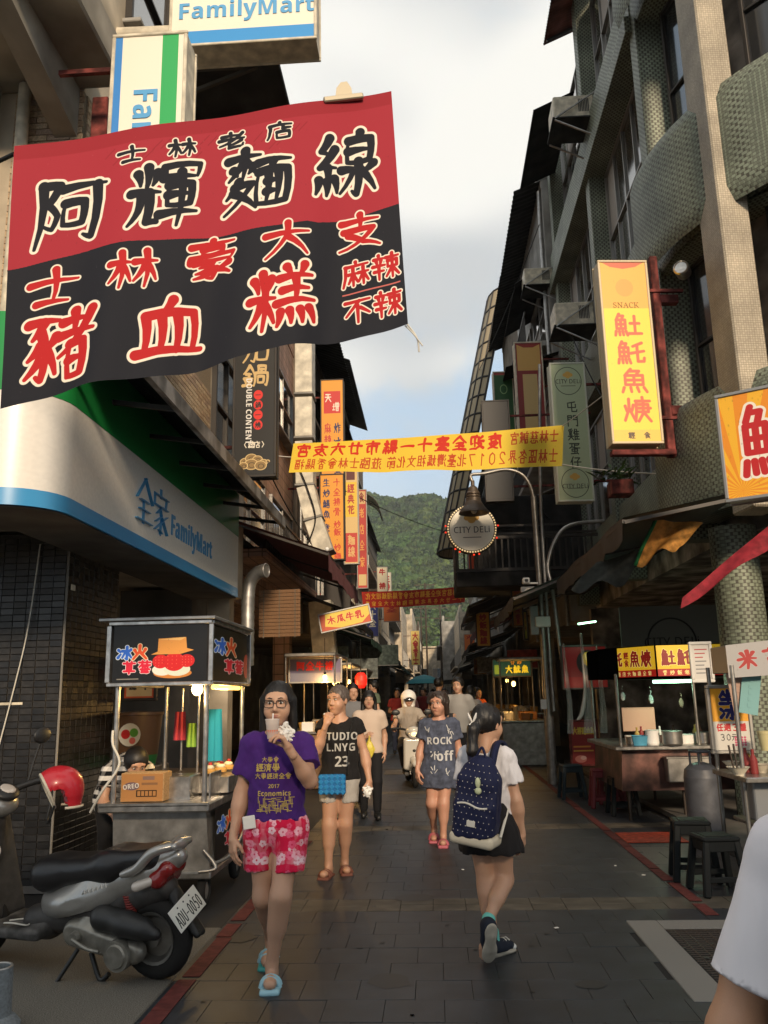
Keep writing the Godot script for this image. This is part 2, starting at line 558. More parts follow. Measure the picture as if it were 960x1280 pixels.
	"媽": "@女 0,4,44,98; @馬 40,0,100,100",
	"且": "22,6 78,6 78,90; 22,6 22,90; 22,34 78,34; 22,62 78,62; 4,92 96,92",
	"祖": "@礻 0,0,44,100; @且 42,2,100,98",
	"文": "50,2 54,18; 4,26 96,26; 72,26 52,70 6,97; 26,30 52,70 96,97",
	"節": "@竹 0,0,100,40; 12,36 50,36 50,66 12,66; 12,51 50,51; 12,36 12,94 48,84; 62,38 92,38 92,82 80,78; 62,38 62,99",
	"臨": "6,4 46,4; 6,4 6,96 48,96; 6,28 40,28 40,64 6,64; 24,28 24,64; 62,2 50,30; 58,16 98,16; @口 56,24,96,56; @口 44,56,74,98; @口 72,56,102,98",
	"蒞": "@艹 0,0,100,30; @氵 0,28,30,100; 42,26 30,56; 36,44 36,98; @立 46,28,98,98",
	"會": "50,1 4,34; 50,1 96,34; 30,34 70,34; 18,42 82,42 82,66 18,66 18,42; 50,42 50,66; 34,48 40,60; 66,48 60,60; @日 24,66,76,102",
	"香": "@禾 4,-2,96,58; @日 22,54,78,104",
	"易": "@日 20,-2,80,48; 30,50 6,74; 24,58 92,58 86,96 74,92; 50,60 20,88; 70,60 44,96",
	"賜": "@貝 0,2,46,98; @易 42,0,100,100",
	"福": "@礻 0,0,44,100; 46,6 96,6; 54,18 90,18 90,38 54,38 54,18; @田 46,42,98,100",
	"乇": "84,4 20,20; 4,52 96,42; 50,14 50,90 92,90 96,74",
	"魠": "@魚 0,2,50,98; @乇 48,6,100,96",
	"庚": "50,1 52,12; 8,16 94,16; 12,16 10,60 2,98; 26,30 82,30 82,60 24,60; 16,45 96,45; 54,22 50,66 20,98; 54,62 94,98",
	"焿": "@火 0,4,42,98; @庚 40,0,100,100",
	"䰾": "@魚 0,2,50,98; @土 50,6,102,96",
	"輕": "@車 0,2,46,98; 48,8 98,8; 60,14 50,32 60,48; 76,14 66,32 76,48; 92,14 82,32 92,48; 50,60 96,60; 73,60 73,92; 46,93 100,93",
	"屯": "80,4 14,14; 16,26 16,54 84,54; 84,26 84,54; 50,10 50,90 92,90 95,74",
	"奚": "70,0 16,10; 20,16 26,26; 48,14 50,24; 78,12 68,26; 46,26 28,38 62,42; 66,34 26,52 72,54; 4,66 96,66; 50,58 46,74 6,98; 52,68 94,98",
	"雞": "@奚 0,0,50,100; @隹 48,0,100,100",
	"蛋": "8,8 92,8 84,20; 50,8 50,36; 50,22 78,22; 28,18 26,36 6,48; 26,36 60,46 96,48; @虫 12,46,88,104",
	"子": "16,10 82,10 50,36; 50,36 50,92 34,86; 4,48 96,48",
	"仔": "@亻 0,0,42,100; @子 36,2,100,98",
	"坐": "26,10 6,46; 26,22 44,44; 74,10 56,46; 74,22 94,44; 50,2 50,92; 14,64 86,64; 4,93 96,93",
	"任": "@亻 0,0,42,100; 90,4 44,16; 36,48 98,48; 67,12 67,90; 42,90 94,90",
	"選": "@辶 0,4,100,100; 40,4 62,4 62,16 42,16 42,28 64,28; 70,4 92,4 92,16 72,16 72,28 95,28; 38,42 96,42; 54,32 54,58; 80,32 80,58; 34,58 98,58; 52,64 38,78; 80,64 94,78",
	"種": "@禾 0,0,42,100; 90,2 46,10; 40,20 98,20; 48,30 92,30 92,58 48,58 48,30; 48,44 92,44; 70,8 70,94; 46,76 94,76; 38,94 100,94",
	"元": "20,10 80,10; 4,38 96,38; 36,38 32,70 4,96; 62,38 62,92 94,92 96,72",
	"苔": "@艹 0,0,100,34; 48,32 24,56 72,52; 66,40 84,60; @口 18,56,82,104",
	"目": "24,4 76,4 76,97 24,97 24,4; 24,35 76,35; 24,66 76,66",
	"早": "@日 18,-2,82,56; 4,72 96,72; 50,50 50,99",
	"草": "@艹 0,0,100,34; @早 4,28,96,100",
	"母": "26,8 18,84; 26,8 78,8 70,90 58,88; 4,48 96,48; 14,84 84,84; 46,20 54,36; 42,58 52,74",
	"莓": "@艹 0,0,100,32; 30,30 8,52; 26,38 94,38; @母 14,42,92,104",
	"瓜": "76,4 24,14; 24,14 22,60 4,97; 48,12 46,84 64,74; 56,56 66,88; 66,12 72,60 97,96",
	"牛": "26,8 10,44; 20,28 86,28; 4,58 96,58; 52,2 52,98",
	"乳": "46,2 10,10; 10,18 16,28; 28,16 32,26; 50,14 42,28; 10,36 48,36 28,48; 28,48 30,92 16,88; 2,64 56,58; 66,4 66,84 74,92 96,90 97,72",
	"尤": "4,34 96,34; 44,4 38,56 4,96; 56,34 56,90 94,90 96,72; 70,8 82,20",
	"魷": "@魚 0,2,48,98; @尤 46,4,100,98",
	"齊": "50,0 52,9; 6,14 94,14; 34,20 18,32 20,44; 36,20 44,34 22,46; 64,20 58,46; 66,20 92,44; 50,16 50,44; 26,54 22,74 8,97; 74,54 74,98; 26,62 74,62; 24,76 74,76",
	"濟": "@氵 0,0,30,100; @齊 28,0,100,100",
	"學": "@曰 36,-6,64,46; 20,4 14,42; 80,4 86,42; 6,60 6,48 94,48 90,60; @子 16,54,86,102",
	"蝦": "@虫 0,8,42,96; 46,8 70,8 70,36 46,36; 46,8 46,98; 46,54 68,54; 46,74 68,74; 74,10 96,10 96,36 76,36; @又 70,46,102,98",
	"每": "34,2 10,30; 26,16 92,16; @母 8,20,96,102",
	"1": "34,22 54,6 54,96",
	"0": "50,5 76,22 80,50 76,78 50,95 24,78 20,50 24,22 50,5",
	"2": "22,26 34,8 60,5 78,22 74,46 22,94 80,94",
	"3": "24,12 50,5 76,16 74,38 48,48 76,58 78,82 52,96 22,88",
	"5": "76,6 30,6 26,46 56,40 78,60 74,84 50,95 22,88",
	"7": "20,7 80,7 44,96",
	"A": "10,96 50,5 90,96; 26,64 74,64",
	"D": "20,5 20,95 50,95 78,76 82,50 78,24 50,5 20,5",
	"U": "18,5 18,70 32,93 68,93 82,70 82,5",
	"-": "22,52 78,52", "·": "46,48 54,52", "(": "64,6 36,50 64,94", ")": "36,6 64,50 36,94",
}
var strokes_of := {}

func strokes(ch: String) -> Array:
	if strokes_of.has(ch):
		return strokes_of[ch]
	var out := []
	for s in String(G.get(ch, "")).split(";", false):
		s = s.strip_edges()
		if s.begins_with("@"):
			var q := s.substr(2).strip_edges().split_floats(",")
			for p in strokes(s.substr(1, 1)):
				var line := PackedVector2Array()
				for v in p:
					line.append(Vector2(lerpf(q[0], q[2], v.x / 100.0), lerpf(q[1], q[3], v.y / 100.0)))
				out.append(line)
		else:
			var line := PackedVector2Array()
			for w in s.split(" ", false):
				var xy := w.split_floats(",")
				line.append(Vector2(xy[0], xy[1]))
			out.append(line)
	strokes_of[ch] = out
	return out

class Sheet:
	# a printed sheet: a picture that is drawn on in pixels
	var im: Image
	var w: int
	var h: int
	func _init(ww: int, hh: int, c: Color) -> void:
		w = ww
		h = hh
		im = Image.create(w, h, false, Image.FORMAT_RGB8)
		im.fill(c)
	func rect(x: float, y: float, ww: float, hh: float, c: Color) -> void:
		im.fill_rect(Rect2i(int(x), int(y), int(ww), int(hh)), c)
	func dab(x: int, y: int, c: Color, a: float) -> void:
		if a > 0.0 and x >= 0 and y >= 0 and x < w and y < h:
			im.set_pixel(x, y, c if a >= 1.0 else im.get_pixel(x, y).lerp(c, a))
	func oval(cx: float, cy: float, rx: float, ry: float, c: Color, ring := 0.0) -> void:
		for y in range(int(cy - ry) - 1, int(cy + ry) + 2):
			for x in range(int(cx - rx) - 1, int(cx + rx) + 2):
				var q := Vector2((x - cx) / rx, (y - cy) / ry).length()
				var d := (1.0 - q) * minf(rx, ry)
				dab(x, y, c, clampf(d + 0.5, 0, 1) * (1.0 if ring <= 0.0 else clampf(ring - d + 0.5, 0, 1)))
	func poly(pts: PackedVector2Array, c: Color) -> void:
		var lo := pts[0]
		var hi := pts[0]
		for p in pts:
			lo = lo.min(p)
			hi = hi.max(p)
		for y in range(maxi(0, int(lo.y)), mini(h, int(hi.y) + 1)):
			for x in range(maxi(0, int(lo.x)), mini(w, int(hi.x) + 1)):
				if Geometry2D.is_point_in_polygon(Vector2(x, y), pts):
					im.set_pixel(x, y, c)
	func ink(lines: Array, fill: Color, half: float, edge := Color.BLACK, border := 0.0, brush := 0.0) -> void:
		# lines in pixels; half = half the width of a stroke, border = width of its outline, brush = how much a stroke swells and thins
		var lo := Vector2(1e9, 1e9)
		var hi := -lo
		for l in lines:
			for p in l:
				lo = lo.min(p)
				hi = hi.max(p)
		var pad := half * (1.0 + brush) + border + 2.0
		var x0 := maxi(0, int(lo.x - pad))
		var y0 := maxi(0, int(lo.y - pad))
		var x1 := mini(w - 1, int(hi.x + pad))
		var y1 := mini(h - 1, int(hi.y + pad))
		if x1 < x0 or y1 < y0:
			return
		var gw := x1 - x0 + 1
		var d := PackedFloat32Array()
		d.resize(gw * (y1 - y0 + 1))
		d.fill(99.0)
		for l in lines:
			var nseg: int = l.size() - 1
			for i in nseg:
				var a: Vector2 = l[i]
				var b: Vector2 = l[i + 1]
				var ab := b - a
				var len2 := maxf(ab.length_squared(), 0.01)
				var h0 := half * (1.0 + brush * (0.55 - 1.1 * float(i) / nseg))
				var h1 := half * (1.0 + brush * (0.55 - 1.1 * float(i + 1) / nseg))
				for y in range(maxi(y0, int(minf(a.y, b.y) - pad)), mini(y1, int(maxf(a.y, b.y) + pad)) + 1):
					var row := (y - y0) * gw - x0
					for x in range(maxi(x0, int(minf(a.x, b.x) - pad)), mini(x1, int(maxf(a.x, b.x) + pad)) + 1):
						var px := x - a.x
						var py := y - a.y
						var t := clampf((px * ab.x + py * ab.y) / len2, 0.0, 1.0)
						var ex := px - ab.x * t
						var ey := py - ab.y * t
						var q := sqrt(ex * ex + ey * ey) - (h0 + (h1 - h0) * t)
						if q < d[row + x]:
							d[row + x] = q
		for y in range(y0, y1 + 1):
			var row := (y - y0) * gw - x0
			for x in range(x0, x1 + 1):
				var q := d[row + x]
				if q < border + 0.5:
					if border > 0.0:
						dab(x, y, edge, clampf(border + 0.5 - q, 0, 1))
					dab(x, y, fill, clampf(0.5 - q, 0, 1))
	func wear(r: RandomNumberGenerator, count: int, c: Color, size := 3.0, alpha := 0.25) -> void:
		# stains with outlines of their own
		for i in count:
			var p := Vector2(r.randf() * w, r.randf() * h)
			var a := r.randf_range(0.3, 1.0) * alpha
			var s := Vector2(r.randf_range(0.5, 1.0), r.randf_range(0.5, 2.5)) * size
			for y in range(int(p.y - s.y), int(p.y + s.y) + 1):
				for x in range(int(p.x - s.x), int(p.x + s.x) + 1):
					if Vector2((x - p.x) / s.x, (y - p.y) / s.y).length() < r.randf_range(0.6, 1.1):
						dab(x, y, c, a)
	func tex() -> ImageTexture:
		return ImageTexture.create_from_image(im)

func write(s: Sheet, text: String, x: float, y: float, cw: float, chh: float, step: Vector2, half: float, fill: Color, edge := Color.BLACK, border := 0.0, brush := 0.3, lean := 0.0) -> void:
	# characters cw x chh pixels, each `step` on from the last
	for i in text.length():
		var lines := []
		var o := Vector2(x, y) + step * i
		for l in strokes(text[i]):
			var q := PackedVector2Array()
			for k in l.size():
				var p: Vector2 = l[k]
				if k > 0 and brush >= 0.5:
					# the hand bows a long stroke a little
					var e: Vector2 = p - l[k - 1]
					for t in [0.33, 0.67]:
						var m: Vector2 = l[k - 1] + e * t + Vector2(e.y, -e.x) * 0.045
						q.append(o + Vector2(m.x / 100.0 * cw + lean * (50.0 - m.y) / 100.0, m.y / 100.0 * chh))
				q.append(o + Vector2(p.x / 100.0 * cw + lean * (50.0 - p.y) / 100.0, p.y / 100.0 * chh))
			lines.append(q)
		if lines:
			s.ink(lines, fill, half, edge, border, brush)

func print_mat(key: String, s: Sheet, rough := 0.5, glow := 0.0) -> StandardMaterial3D:
	R.seed = hash(key)
	s.wear(R, s.w * s.h / 2500, Color(0.25, 0.2, 0.15), s.w / 170.0, 0.2)
	var t := s.tex()
	var o := {"tex": t}
	if glow > 0.0:
		o.merge({"emit": Color.WHITE, "power": glow, "etex": t})
	return mat(key, Color.WHITE, rough, 0.0, o)

# Rounded bodies: tapered capsules, ellipsoids and rounded boxes joined by a smooth minimum and meshed as surface nets.
func cap(a: Vector3, b: Vector3, ra: float, rb: float, k := -1.0) -> Dictionary:
	return {"t": 0, "a": a, "b": b, "ra": ra, "rb": rb, "k": k}

func ell(c: Vector3, r: Vector3, q := Basis(), k := -1.0) -> Dictionary:
	return {"t": 1, "a": c, "r": r, "q": q.inverse(), "k": k, "ext": maxf(r.x, maxf(r.y, r.z))}

func rbox(c: Vector3, h: Vector3, rd: float, q := Basis(), k := -1.0) -> Dictionary:
	return {"t": 2, "a": c, "r": h - Vector3.ONE * rd, "rd": rd, "q": q.inverse(), "k": k, "ext": h.length()}

func cut(d: Dictionary) -> Dictionary:
	d["sub"] = true
	return d

func field(prims: Array, cell: float, k: float, planes := []) -> Dictionary:
	var lo := Vector3.ONE * 1e9
	var hi := -lo
	for p in prims:
		if p.has("sub"):
			continue
		if p.t == 0:
			lo = lo.min(p.a - Vector3.ONE * p.ra).min(p.b - Vector3.ONE * p.rb)
			hi = hi.max(p.a + Vector3.ONE * p.ra).max(p.b + Vector3.ONE * p.rb)
		else:
			lo = lo.min(p.a - Vector3.ONE * p.ext)
			hi = hi.max(p.a + Vector3.ONE * p.ext)
	lo -= Vector3.ONE * (cell * 2.5 + k * 0.3)
	hi += Vector3.ONE * (cell * 2.5 + k * 0.3)
	var nx := int((hi.x - lo.x) / cell) + 1
	var ny := int((hi.y - lo.y) / cell) + 1
	var nz := int((hi.z - lo.z) / cell) + 1
	var f := PackedFloat32Array()
	f.resize(nx * ny * nz)
	f.fill(0.5)
	for p in prims:
		var kk: float = p.k if p.k >= 0.0 else k
		kk = maxf(kk, 0.0005)
		var sub: bool = p.has("sub")
		var pad := Vector3.ONE * (kk + cell * 2.2)
		var b0: Vector3
		var b1: Vector3
		if p.t == 0:
			b0 = (p.a - Vector3.ONE * p.ra).min(p.b - Vector3.ONE * p.rb) - pad
			b1 = (p.a + Vector3.ONE * p.ra).max(p.b + Vector3.ONE * p.rb) + pad
		else:
			b0 = p.a - Vector3.ONE * p.ext - pad
			b1 = p.a + Vector3.ONE * p.ext + pad
		var x0 := maxi(0, int((b0.x - lo.x) / cell))
		var y0 := maxi(0, int((b0.y - lo.y) / cell))
		var z0 := maxi(0, int((b0.z - lo.z) / cell))
		var x1 := mini(nx - 1, int((b1.x - lo.x) / cell) + 1)
		var y1 := mini(ny - 1, int((b1.y - lo.y) / cell) + 1)
		var z1 := mini(nz - 1, int((b1.z - lo.z) / cell) + 1)
		var t: int = p.t
		var a: Vector3 = p.a
		var ab := Vector3.ZERO
		var l2 := 1.0
		var ra := 0.0
		var dr := 0.0
		var r := Vector3.ONE
		var q := Basis()
		var rd := 0.0
		if t == 0:
			ab = p.b - a
			l2 = maxf(ab.length_squared(), 1e-8)
			ra = p.ra
			dr = p.rb - p.ra
		else:
			r = p.r
			q = p.q
			if t == 2:
				rd = p.rd
		for z in range(z0, z1 + 1):
			for y in range(y0, y1 + 1):
				var i := (z * ny + y) * nx + x0
				var pp := Vector3(lo.x + x0 * cell, lo.y + y * cell, lo.z + z * cell) - a
				for x in range(x0, x1 + 1):
					var d: float
					if t == 0:
						var s := clampf(pp.dot(ab) / l2, 0.0, 1.0)
						d = (pp - ab * s).length() - ra - dr * s
					elif t == 1:
						var e := (q * pp) / r
						var k0 := e.length()
						d = k0 * (k0 - 1.0) / maxf((e / r).length(), 1e-6)
					else:
						var e := (q * pp).abs() - r
						d = e.max(Vector3.ZERO).length() + minf(maxf(e.x, maxf(e.y, e.z)), 0.0) - rd
					var g := f[i]
					if sub:
						d = -d
						var h := maxf(kk - absf(g - d), 0.0) / kk
						f[i] = maxf(g, d) + h * h * kk * 0.25
					else:
						var h := maxf(kk - absf(g - d), 0.0) / kk
						f[i] = minf(g, d) - h * h * kk * 0.25
					i += 1
					pp.x += cell
	for pl in planes:
		# keep what lies behind the plane
		var pt: Vector3 = pl[0]
		var nn: Vector3 = pl[1].normalized()
		var i := 0
		for z in nz:
			for y in ny:
				var d := (Vector3(lo.x, lo.y + y * cell, lo.z + z * cell) - pt).dot(nn)
				var dx := nn.x * cell
				for x in nx:
					if d > f[i]:
						f[i] = d
					d += dx
					i += 1
	return {"f": f, "nx": nx, "ny": ny, "nz": nz, "o": lo, "c": cell}

func at_field(d: Dictionary, p: Vector3) -> float:
	var g: Vector3 = (p - d.o) / d.c
	var nx: int = d.nx
	var ny: int = d.ny
	if g.x < 0 or g.y < 0 or g.z < 0 or g.x >= nx - 1 or g.y >= ny - 1 or g.z >= d.nz - 1:
		return 0.5
	var i := Vector3i(g)
	var t := g - Vector3(i)
	var f: PackedFloat32Array = d.f
	var b := (i.z * ny + i.y) * nx + i.x
	var s := nx * ny
	return lerpf(lerpf(lerpf(f[b], f[b + 1], t.x), lerpf(f[b + nx], f[b + nx + 1], t.x), t.y), lerpf(lerpf(f[b + s], f[b + s + 1], t.x), lerpf(f[b + s + nx], f[b + s + nx + 1], t.x), t.y), t.z)

func nets(d: Dictionary, b: MB) -> MB:
	var f: PackedFloat32Array = d.f
	var nx: int = d.nx
	var ny: int = d.ny
	var nz: int = d.nz
	var cell: float = d.c
	var o: Vector3 = d.o
	var s := nx * ny
	var near := cell * 3.2
	var id := {}
	var vs := PackedVector3Array()
	var ns := PackedVector3Array()
	var corner := [0, 1, nx, nx + 1, s, s + 1, s + nx, s + nx + 1]
	var edges := [[0, 1], [2, 3], [4, 5], [6, 7], [0, 2], [1, 3], [4, 6], [5, 7], [0, 4], [1, 5], [2, 6], [3, 7]]
	var cpos := [Vector3(0, 0, 0), Vector3(1, 0, 0), Vector3(0, 1, 0), Vector3(1, 1, 0), Vector3(0, 0, 1), Vector3(1, 0, 1), Vector3(0, 1, 1), Vector3(1, 1, 1)]
	for z in nz - 1:
		for y in ny - 1:
			var base := (z * ny + y) * nx
			for x in nx - 1:
				var i := base + x
				var v0 := f[i]
				if v0 > near or v0 < -near:
					continue
				var mask := 0
				for c in 8:
					if f[i + corner[c]] < 0.0:
						mask |= 1 << c
				if mask == 0 or mask == 255:
					continue
				var sum := Vector3.ZERO
				var n := 0
				for e in edges:
					if ((mask >> e[0]) & 1) != ((mask >> e[1]) & 1):
						var fa := f[i + corner[e[0]]]
						var fb := f[i + corner[e[1]]]
						sum += cpos[e[0]].lerp(cpos[e[1]], fa / (fa - fb))
						n += 1
				var loc := sum / n
				id[i] = vs.size()
				vs.append(o + (Vector3(x, y, z) + loc) * cell)
				var gx := (f[i + 1] - v0) + (f[i + nx + 1] - f[i + nx]) + (f[i + s + 1] - f[i + s]) + (f[i + s + nx + 1] - f[i + s + nx])
				var gy := (f[i + nx] - v0) + (f[i + nx + 1] - f[i + 1]) + (f[i + s + nx] - f[i + s]) + (f[i + s + nx + 1] - f[i + s + 1])
				var gz := (f[i + s] - v0) + (f[i + s + 1] - f[i + 1]) + (f[i + s + nx] - f[i + nx]) + (f[i + s + nx + 1] - f[i + nx + 1])
				ns.append(Vector3(gx, gy, gz).normalized())
	for i in id:
		var v0 := f[i]
		for e in [[1, nx, s], [nx, s, 1], [s, 1, nx]]:
			var v1 := f[i + e[0]]
			if (v0 < 0.0) == (v1 < 0.0):
				continue
			var j: int = i - e[1]
			var k: int = i - e[2]
			var l: int = i - e[1] - e[2]
			if not (id.has(j) and id.has(k) and id.has(l)):
				continue
			var quad := [id[i], id[j], id[l], id[k]] if v0 < 0.0 else [id[i], id[k], id[l], id[j]]
			for t in [0, 2, 1, 0, 3, 2]:
				var w: int = quad[t]
				b._put(vs[w], ns[w], Vector2(vs[w].x, vs[w].y))
	return b

func blob(prims: Array, cell: float, k: float, planes := []) -> MB:
	return nets(field(prims, cell, k, planes), MB.new())

func view() -> void:
	var cam := Camera3D.new()
	cam.name = "camera"
	var p := deg_to_rad(12.4)
	var y := deg_to_rad(3.1)
	var roll := deg_to_rad(1.24)
	var fw := Vector3(-sin(y) * cos(p), sin(p), -cos(y) * cos(p))
	var rt := Vector3(cos(y), 0, -sin(y))
	var up := rt.cross(fw)
	cam.transform = Transform3D(Basis(rt * cos(roll) - up * sin(roll), up * cos(roll) + rt * sin(roll), -fw), Vector3(0, 1.52, 0))
	cam.fov = rad_to_deg(2.0 * atan(640.0 / 1044.0))
	cam.near = 0.05
	cam.far = 3000.0
	cam.current = true
	add_child(cam)
	var sky := PanoramaSkyMaterial.new()
	sky.panorama = sky_picture()
	var s := Sky.new()
	s.sky_material = sky
	var e := Environment.new()
	e.background_mode = Environment.BG_SKY
	e.sky = s
	e.background_energy_multiplier = 1.0
	e.tonemap_mode = Environment.TONE_MAPPER_LINEAR
	e.tonemap_exposure = EXPOSURE
	e.sdfgi_enabled = true
	e.ssao_enabled = true
	e.ssil_enabled = true
	e.fog_enabled = true
	e.fog_density = 0.0003
	e.fog_light_color = Color(0.80, 0.84, 0.86)
	var w := WorldEnvironment.new()
	w.name = "world_environment"
	w.environment = e
	add_child(w)
	var sun := DirectionalLight3D.new()
	sun.name = "sun"
	sun.light_energy = SUN
	sun.light_color = Color(1.0, 0.90, 0.77)
	sun.light_angular_distance = 7.0
	sun.shadow_enabled = true
	add_child(sun)
	sun.look_at_from_position(SUN_FROM, Vector3.ZERO)

const EXPOSURE := 1.68
const SUN := 0.8
const SUN_FROM := Vector3(0.27, 0.42, 1.0)

func sky_picture() -> ImageTexture:
	# broken cloud over pale blue, the same all the way round
	var w := 1024
	var h := 512
	var f := FastNoiseLite.new()
	f.seed = 11
	f.frequency = 1.0
	f.fractal_octaves = 4
	f.domain_warp_enabled = true
	f.domain_warp_amplitude = 0.35
	f.domain_warp_frequency = 1.1
	var g := FastNoiseLite.new()
	g.seed = 5
	g.frequency = 1.3
	g.fractal_octaves = 3
	var im := Image.create(w, h, false, Image.FORMAT_RGB8)
	for y in h:
		var el := PI * (0.5 - (y + 0.5) / h)
		for x in w:
			var az := TAU * x / w
			var d := Vector3(cos(el) * sin(az), sin(el), cos(el) * cos(az))
			var p := d * Vector3(1.0, 1.9, 1.0)
			var blue := Color(0.55, 0.64, 0.73).lerp(Color(0.71, 0.76, 0.80), pow(1.0 - maxf(d.y, 0.0), 3.0))
			var c := f.get_noise_3dv(p) * 1.5 + 0.18 + 0.55 * smoothstep(0.30, 0.62, d.y)
			var amount := smoothstep(-0.15, 0.45, c)
			var tone := clampf(0.5 + 0.9 * g.get_noise_3dv(p * 1.3), 0, 1)
			var cloud := Color(0.655, 0.665, 0.67).lerp(Color(0.80, 0.793, 0.772), smoothstep(0.25, 0.75, tone))
			im.set_pixel(x, y, blue.lerp(cloud, amount))
	return ImageTexture.create_from_image(im)

func base_materials() -> void:
	grain("soft", 0.012, 0.55, 1.0)
	grain("fine", 0.05, 0.70, 1.0)
	grain("pore", 0.08, 0.94, 1.0)
	grain("speck", 0.35, 0.35, 1.0, FastNoiseLite.TYPE_SIMPLEX_SMOOTH, 2)
	grain("wash", 0.007, 0.72, 1.0, FastNoiseLite.TYPE_SIMPLEX_SMOOTH, 6)
	grain("stain", 0.006, 0.30, 1.0, FastNoiseLite.TYPE_SIMPLEX_SMOOTH, 6)
	mat("asphalt", lin(0.04, 0.037, 0.035), 0.75, 0, {"dirt": "speck", "scale": 0.9, "bump": 0.3})
	mat("pavement", lin(0.17, 0.155, 0.13), 0.85, 0, {"dirt": "speck", "scale": 0.8, "bump": 0.35})
	for i in 5:
		var k := 0.97 + 0.015 * i
		mat("slate%d" % i, lin(0.0205 * k, 0.0235 * k, 0.0285 * k), 0.52, 0, {"dirt": "wash", "scale": 0.9, "bump": 0.12, "bumpmap": "speck"})
		mat("band%d" % i, lin(0.085 * k, 0.073 * k, 0.057 * k), 0.6, 0, {"dirt": "wash", "scale": 0.7 + 0.1 * i, "bump": 0.12, "bumpmap": "speck"})
	mat("grout", lin(0.024, 0.023, 0.022), 0.9, 0, {"dirt": "fine", "scale": 2.0})
	mat("red_paint", lin(0.12, 0.03, 0.026), 0.8, 0, {"dirt": "wash", "scale": 3.0})
	mat("granite", lin(0.25, 0.235, 0.21), 0.8, 0, {"dirt": "speck", "scale": 1.6, "bump": 0.2})
	mat("iron", lin(0.07, 0.055, 0.045), 0.55, 0.7, {"dirt": "fine", "scale": 3.0})
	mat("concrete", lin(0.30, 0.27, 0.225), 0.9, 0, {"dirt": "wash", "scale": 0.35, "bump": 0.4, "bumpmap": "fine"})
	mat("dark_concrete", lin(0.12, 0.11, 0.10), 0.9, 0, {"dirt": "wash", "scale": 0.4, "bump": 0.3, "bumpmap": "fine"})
	for i in 4:
		var b: Color = [lin(0.50, 0.37, 0.24), lin(0.44, 0.31, 0.20), lin(0.56, 0.43, 0.29), lin(0.40, 0.29, 0.21)][i]
		mat("brick%d" % i, b, 0.8, 0, {"dirt": "fine", "scale": 1.2 + i * 0.3, "bump": 0.15})
		var k := 0.8 + 0.15 * i
		mat("black_tile%d" % i, lin(0.016 * k, 0.0145 * k, 0.0135 * k), 0.28 + 0.05 * i, 0, {"dirt": "soft", "scale": 1.0 + i * 0.4})
	mat("mortar", lin(0.30, 0.24, 0.17), 0.95, 0, {"dirt": "fine", "scale": 2.0})
	mat("tile_joint", lin(0.065, 0.059, 0.052), 0.9, 0, {"dirt": "fine", "scale": 2.0})
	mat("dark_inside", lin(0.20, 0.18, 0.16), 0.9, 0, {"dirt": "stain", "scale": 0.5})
	mat("cream_wall", lin(0.50, 0.43, 0.33), 0.85, 0, {"dirt": "wash", "scale": 0.3, "bump": 0.2, "bumpmap": "fine"})
	mat("grey_wall", lin(0.30, 0.29, 0.27), 0.85, 0, {"dirt": "wash", "scale": 0.3, "bump": 0.2, "bumpmap": "fine"})
	mat("brown_wall", lin(0.16, 0.13, 0.10), 0.85, 0, {"dirt": "wash", "scale": 0.3, "bump": 0.2, "bumpmap": "fine"})
	mat("white_sheet", lin(0.55, 0.53, 0.49), 0.6, 0, {"dirt": "wash", "scale": 0.5})
	mat("tin_grey", lin(0.28, 0.27, 0.26), 0.5, 0.5, {"dirt": "stain", "scale": 0.6})
	mat("tin_black", lin(0.016, 0.015, 0.015), 0.65, 0.0, {"dirt": "stain", "scale": 0.8})
	mat("tin_red", lin(0.20, 0.07, 0.05), 0.6, 0.1, {"dirt": "stain", "scale": 0.7})
	mat("tin_green", lin(0.05, 0.12, 0.085), 0.6, 0, {"dirt": "stain", "scale": 0.7})
	mat("burgundy", lin(0.10, 0.014, 0.018), 0.75, 0, {"dirt": "soft", "scale": 1.4, "rim": 0.2})
	mat("tarp_red", lin(0.34, 0.035, 0.045), 0.7, 0, {"dirt": "soft", "scale": 1.4})
	mat("tarp_black", lin(0.02, 0.022, 0.021), 0.55, 0, {"dirt": "soft", "scale": 1.2})
	mat("steel", lin(0.50, 0.48, 0.45), 0.28, 0.9, {"dirt": "wash", "scale": 2.5})
	mat("dull_steel", lin(0.30, 0.285, 0.26), 0.42, 0.8, {"dirt": "wash", "scale": 1.5})
	mat("galvanised", lin(0.42, 0.41, 0.39), 0.4, 0.75, {"dirt": "wash", "scale": 1.2})
	mat("frame_dark", lin(0.035, 0.03, 0.026), 0.5, 0.2)
	mat("frame_alu", lin(0.32, 0.31, 0.29), 0.42, 0.7)
	mat("frame_white", lin(0.62, 0.60, 0.55), 0.5)
	mat("rust_red", lin(0.15, 0.035, 0.03), 0.75, 0, {"dirt": "stain", "scale": 1.5})
	mat("glass_dark", lin(0.02, 0.022, 0.025), 0.06, 0.0, {"clear": 1.0})
	mat("glass_brown", lin(0.035, 0.026, 0.02), 0.08, 0.0, {"clear": 0.8})
	mat("curtain", lin(0.36, 0.33, 0.30), 0.8)
	mat("pane", Color(0.9, 0.95, 0.95), 0.05, 0.0, {"alpha": 0.18})
	mat("cream_paint", lin(0.60, 0.54, 0.42), 0.55, 0, {"dirt": "wash", "scale": 1.3})
	mat("white_paint", lin(0.78, 0.76, 0.72), 0.45)
	mat("black_plastic", lin(0.018, 0.018, 0.018), 0.45)
	mat("black_rubber", lin(0.022, 0.021, 0.02), 0.85)
	mat("cable_black", lin(0.012, 0.012, 0.012), 0.6)
	mat("rope_white", lin(0.6, 0.58, 0.52), 0.9)
	mat("grey_plastic", lin(0.25, 0.26, 0.27), 0.5)
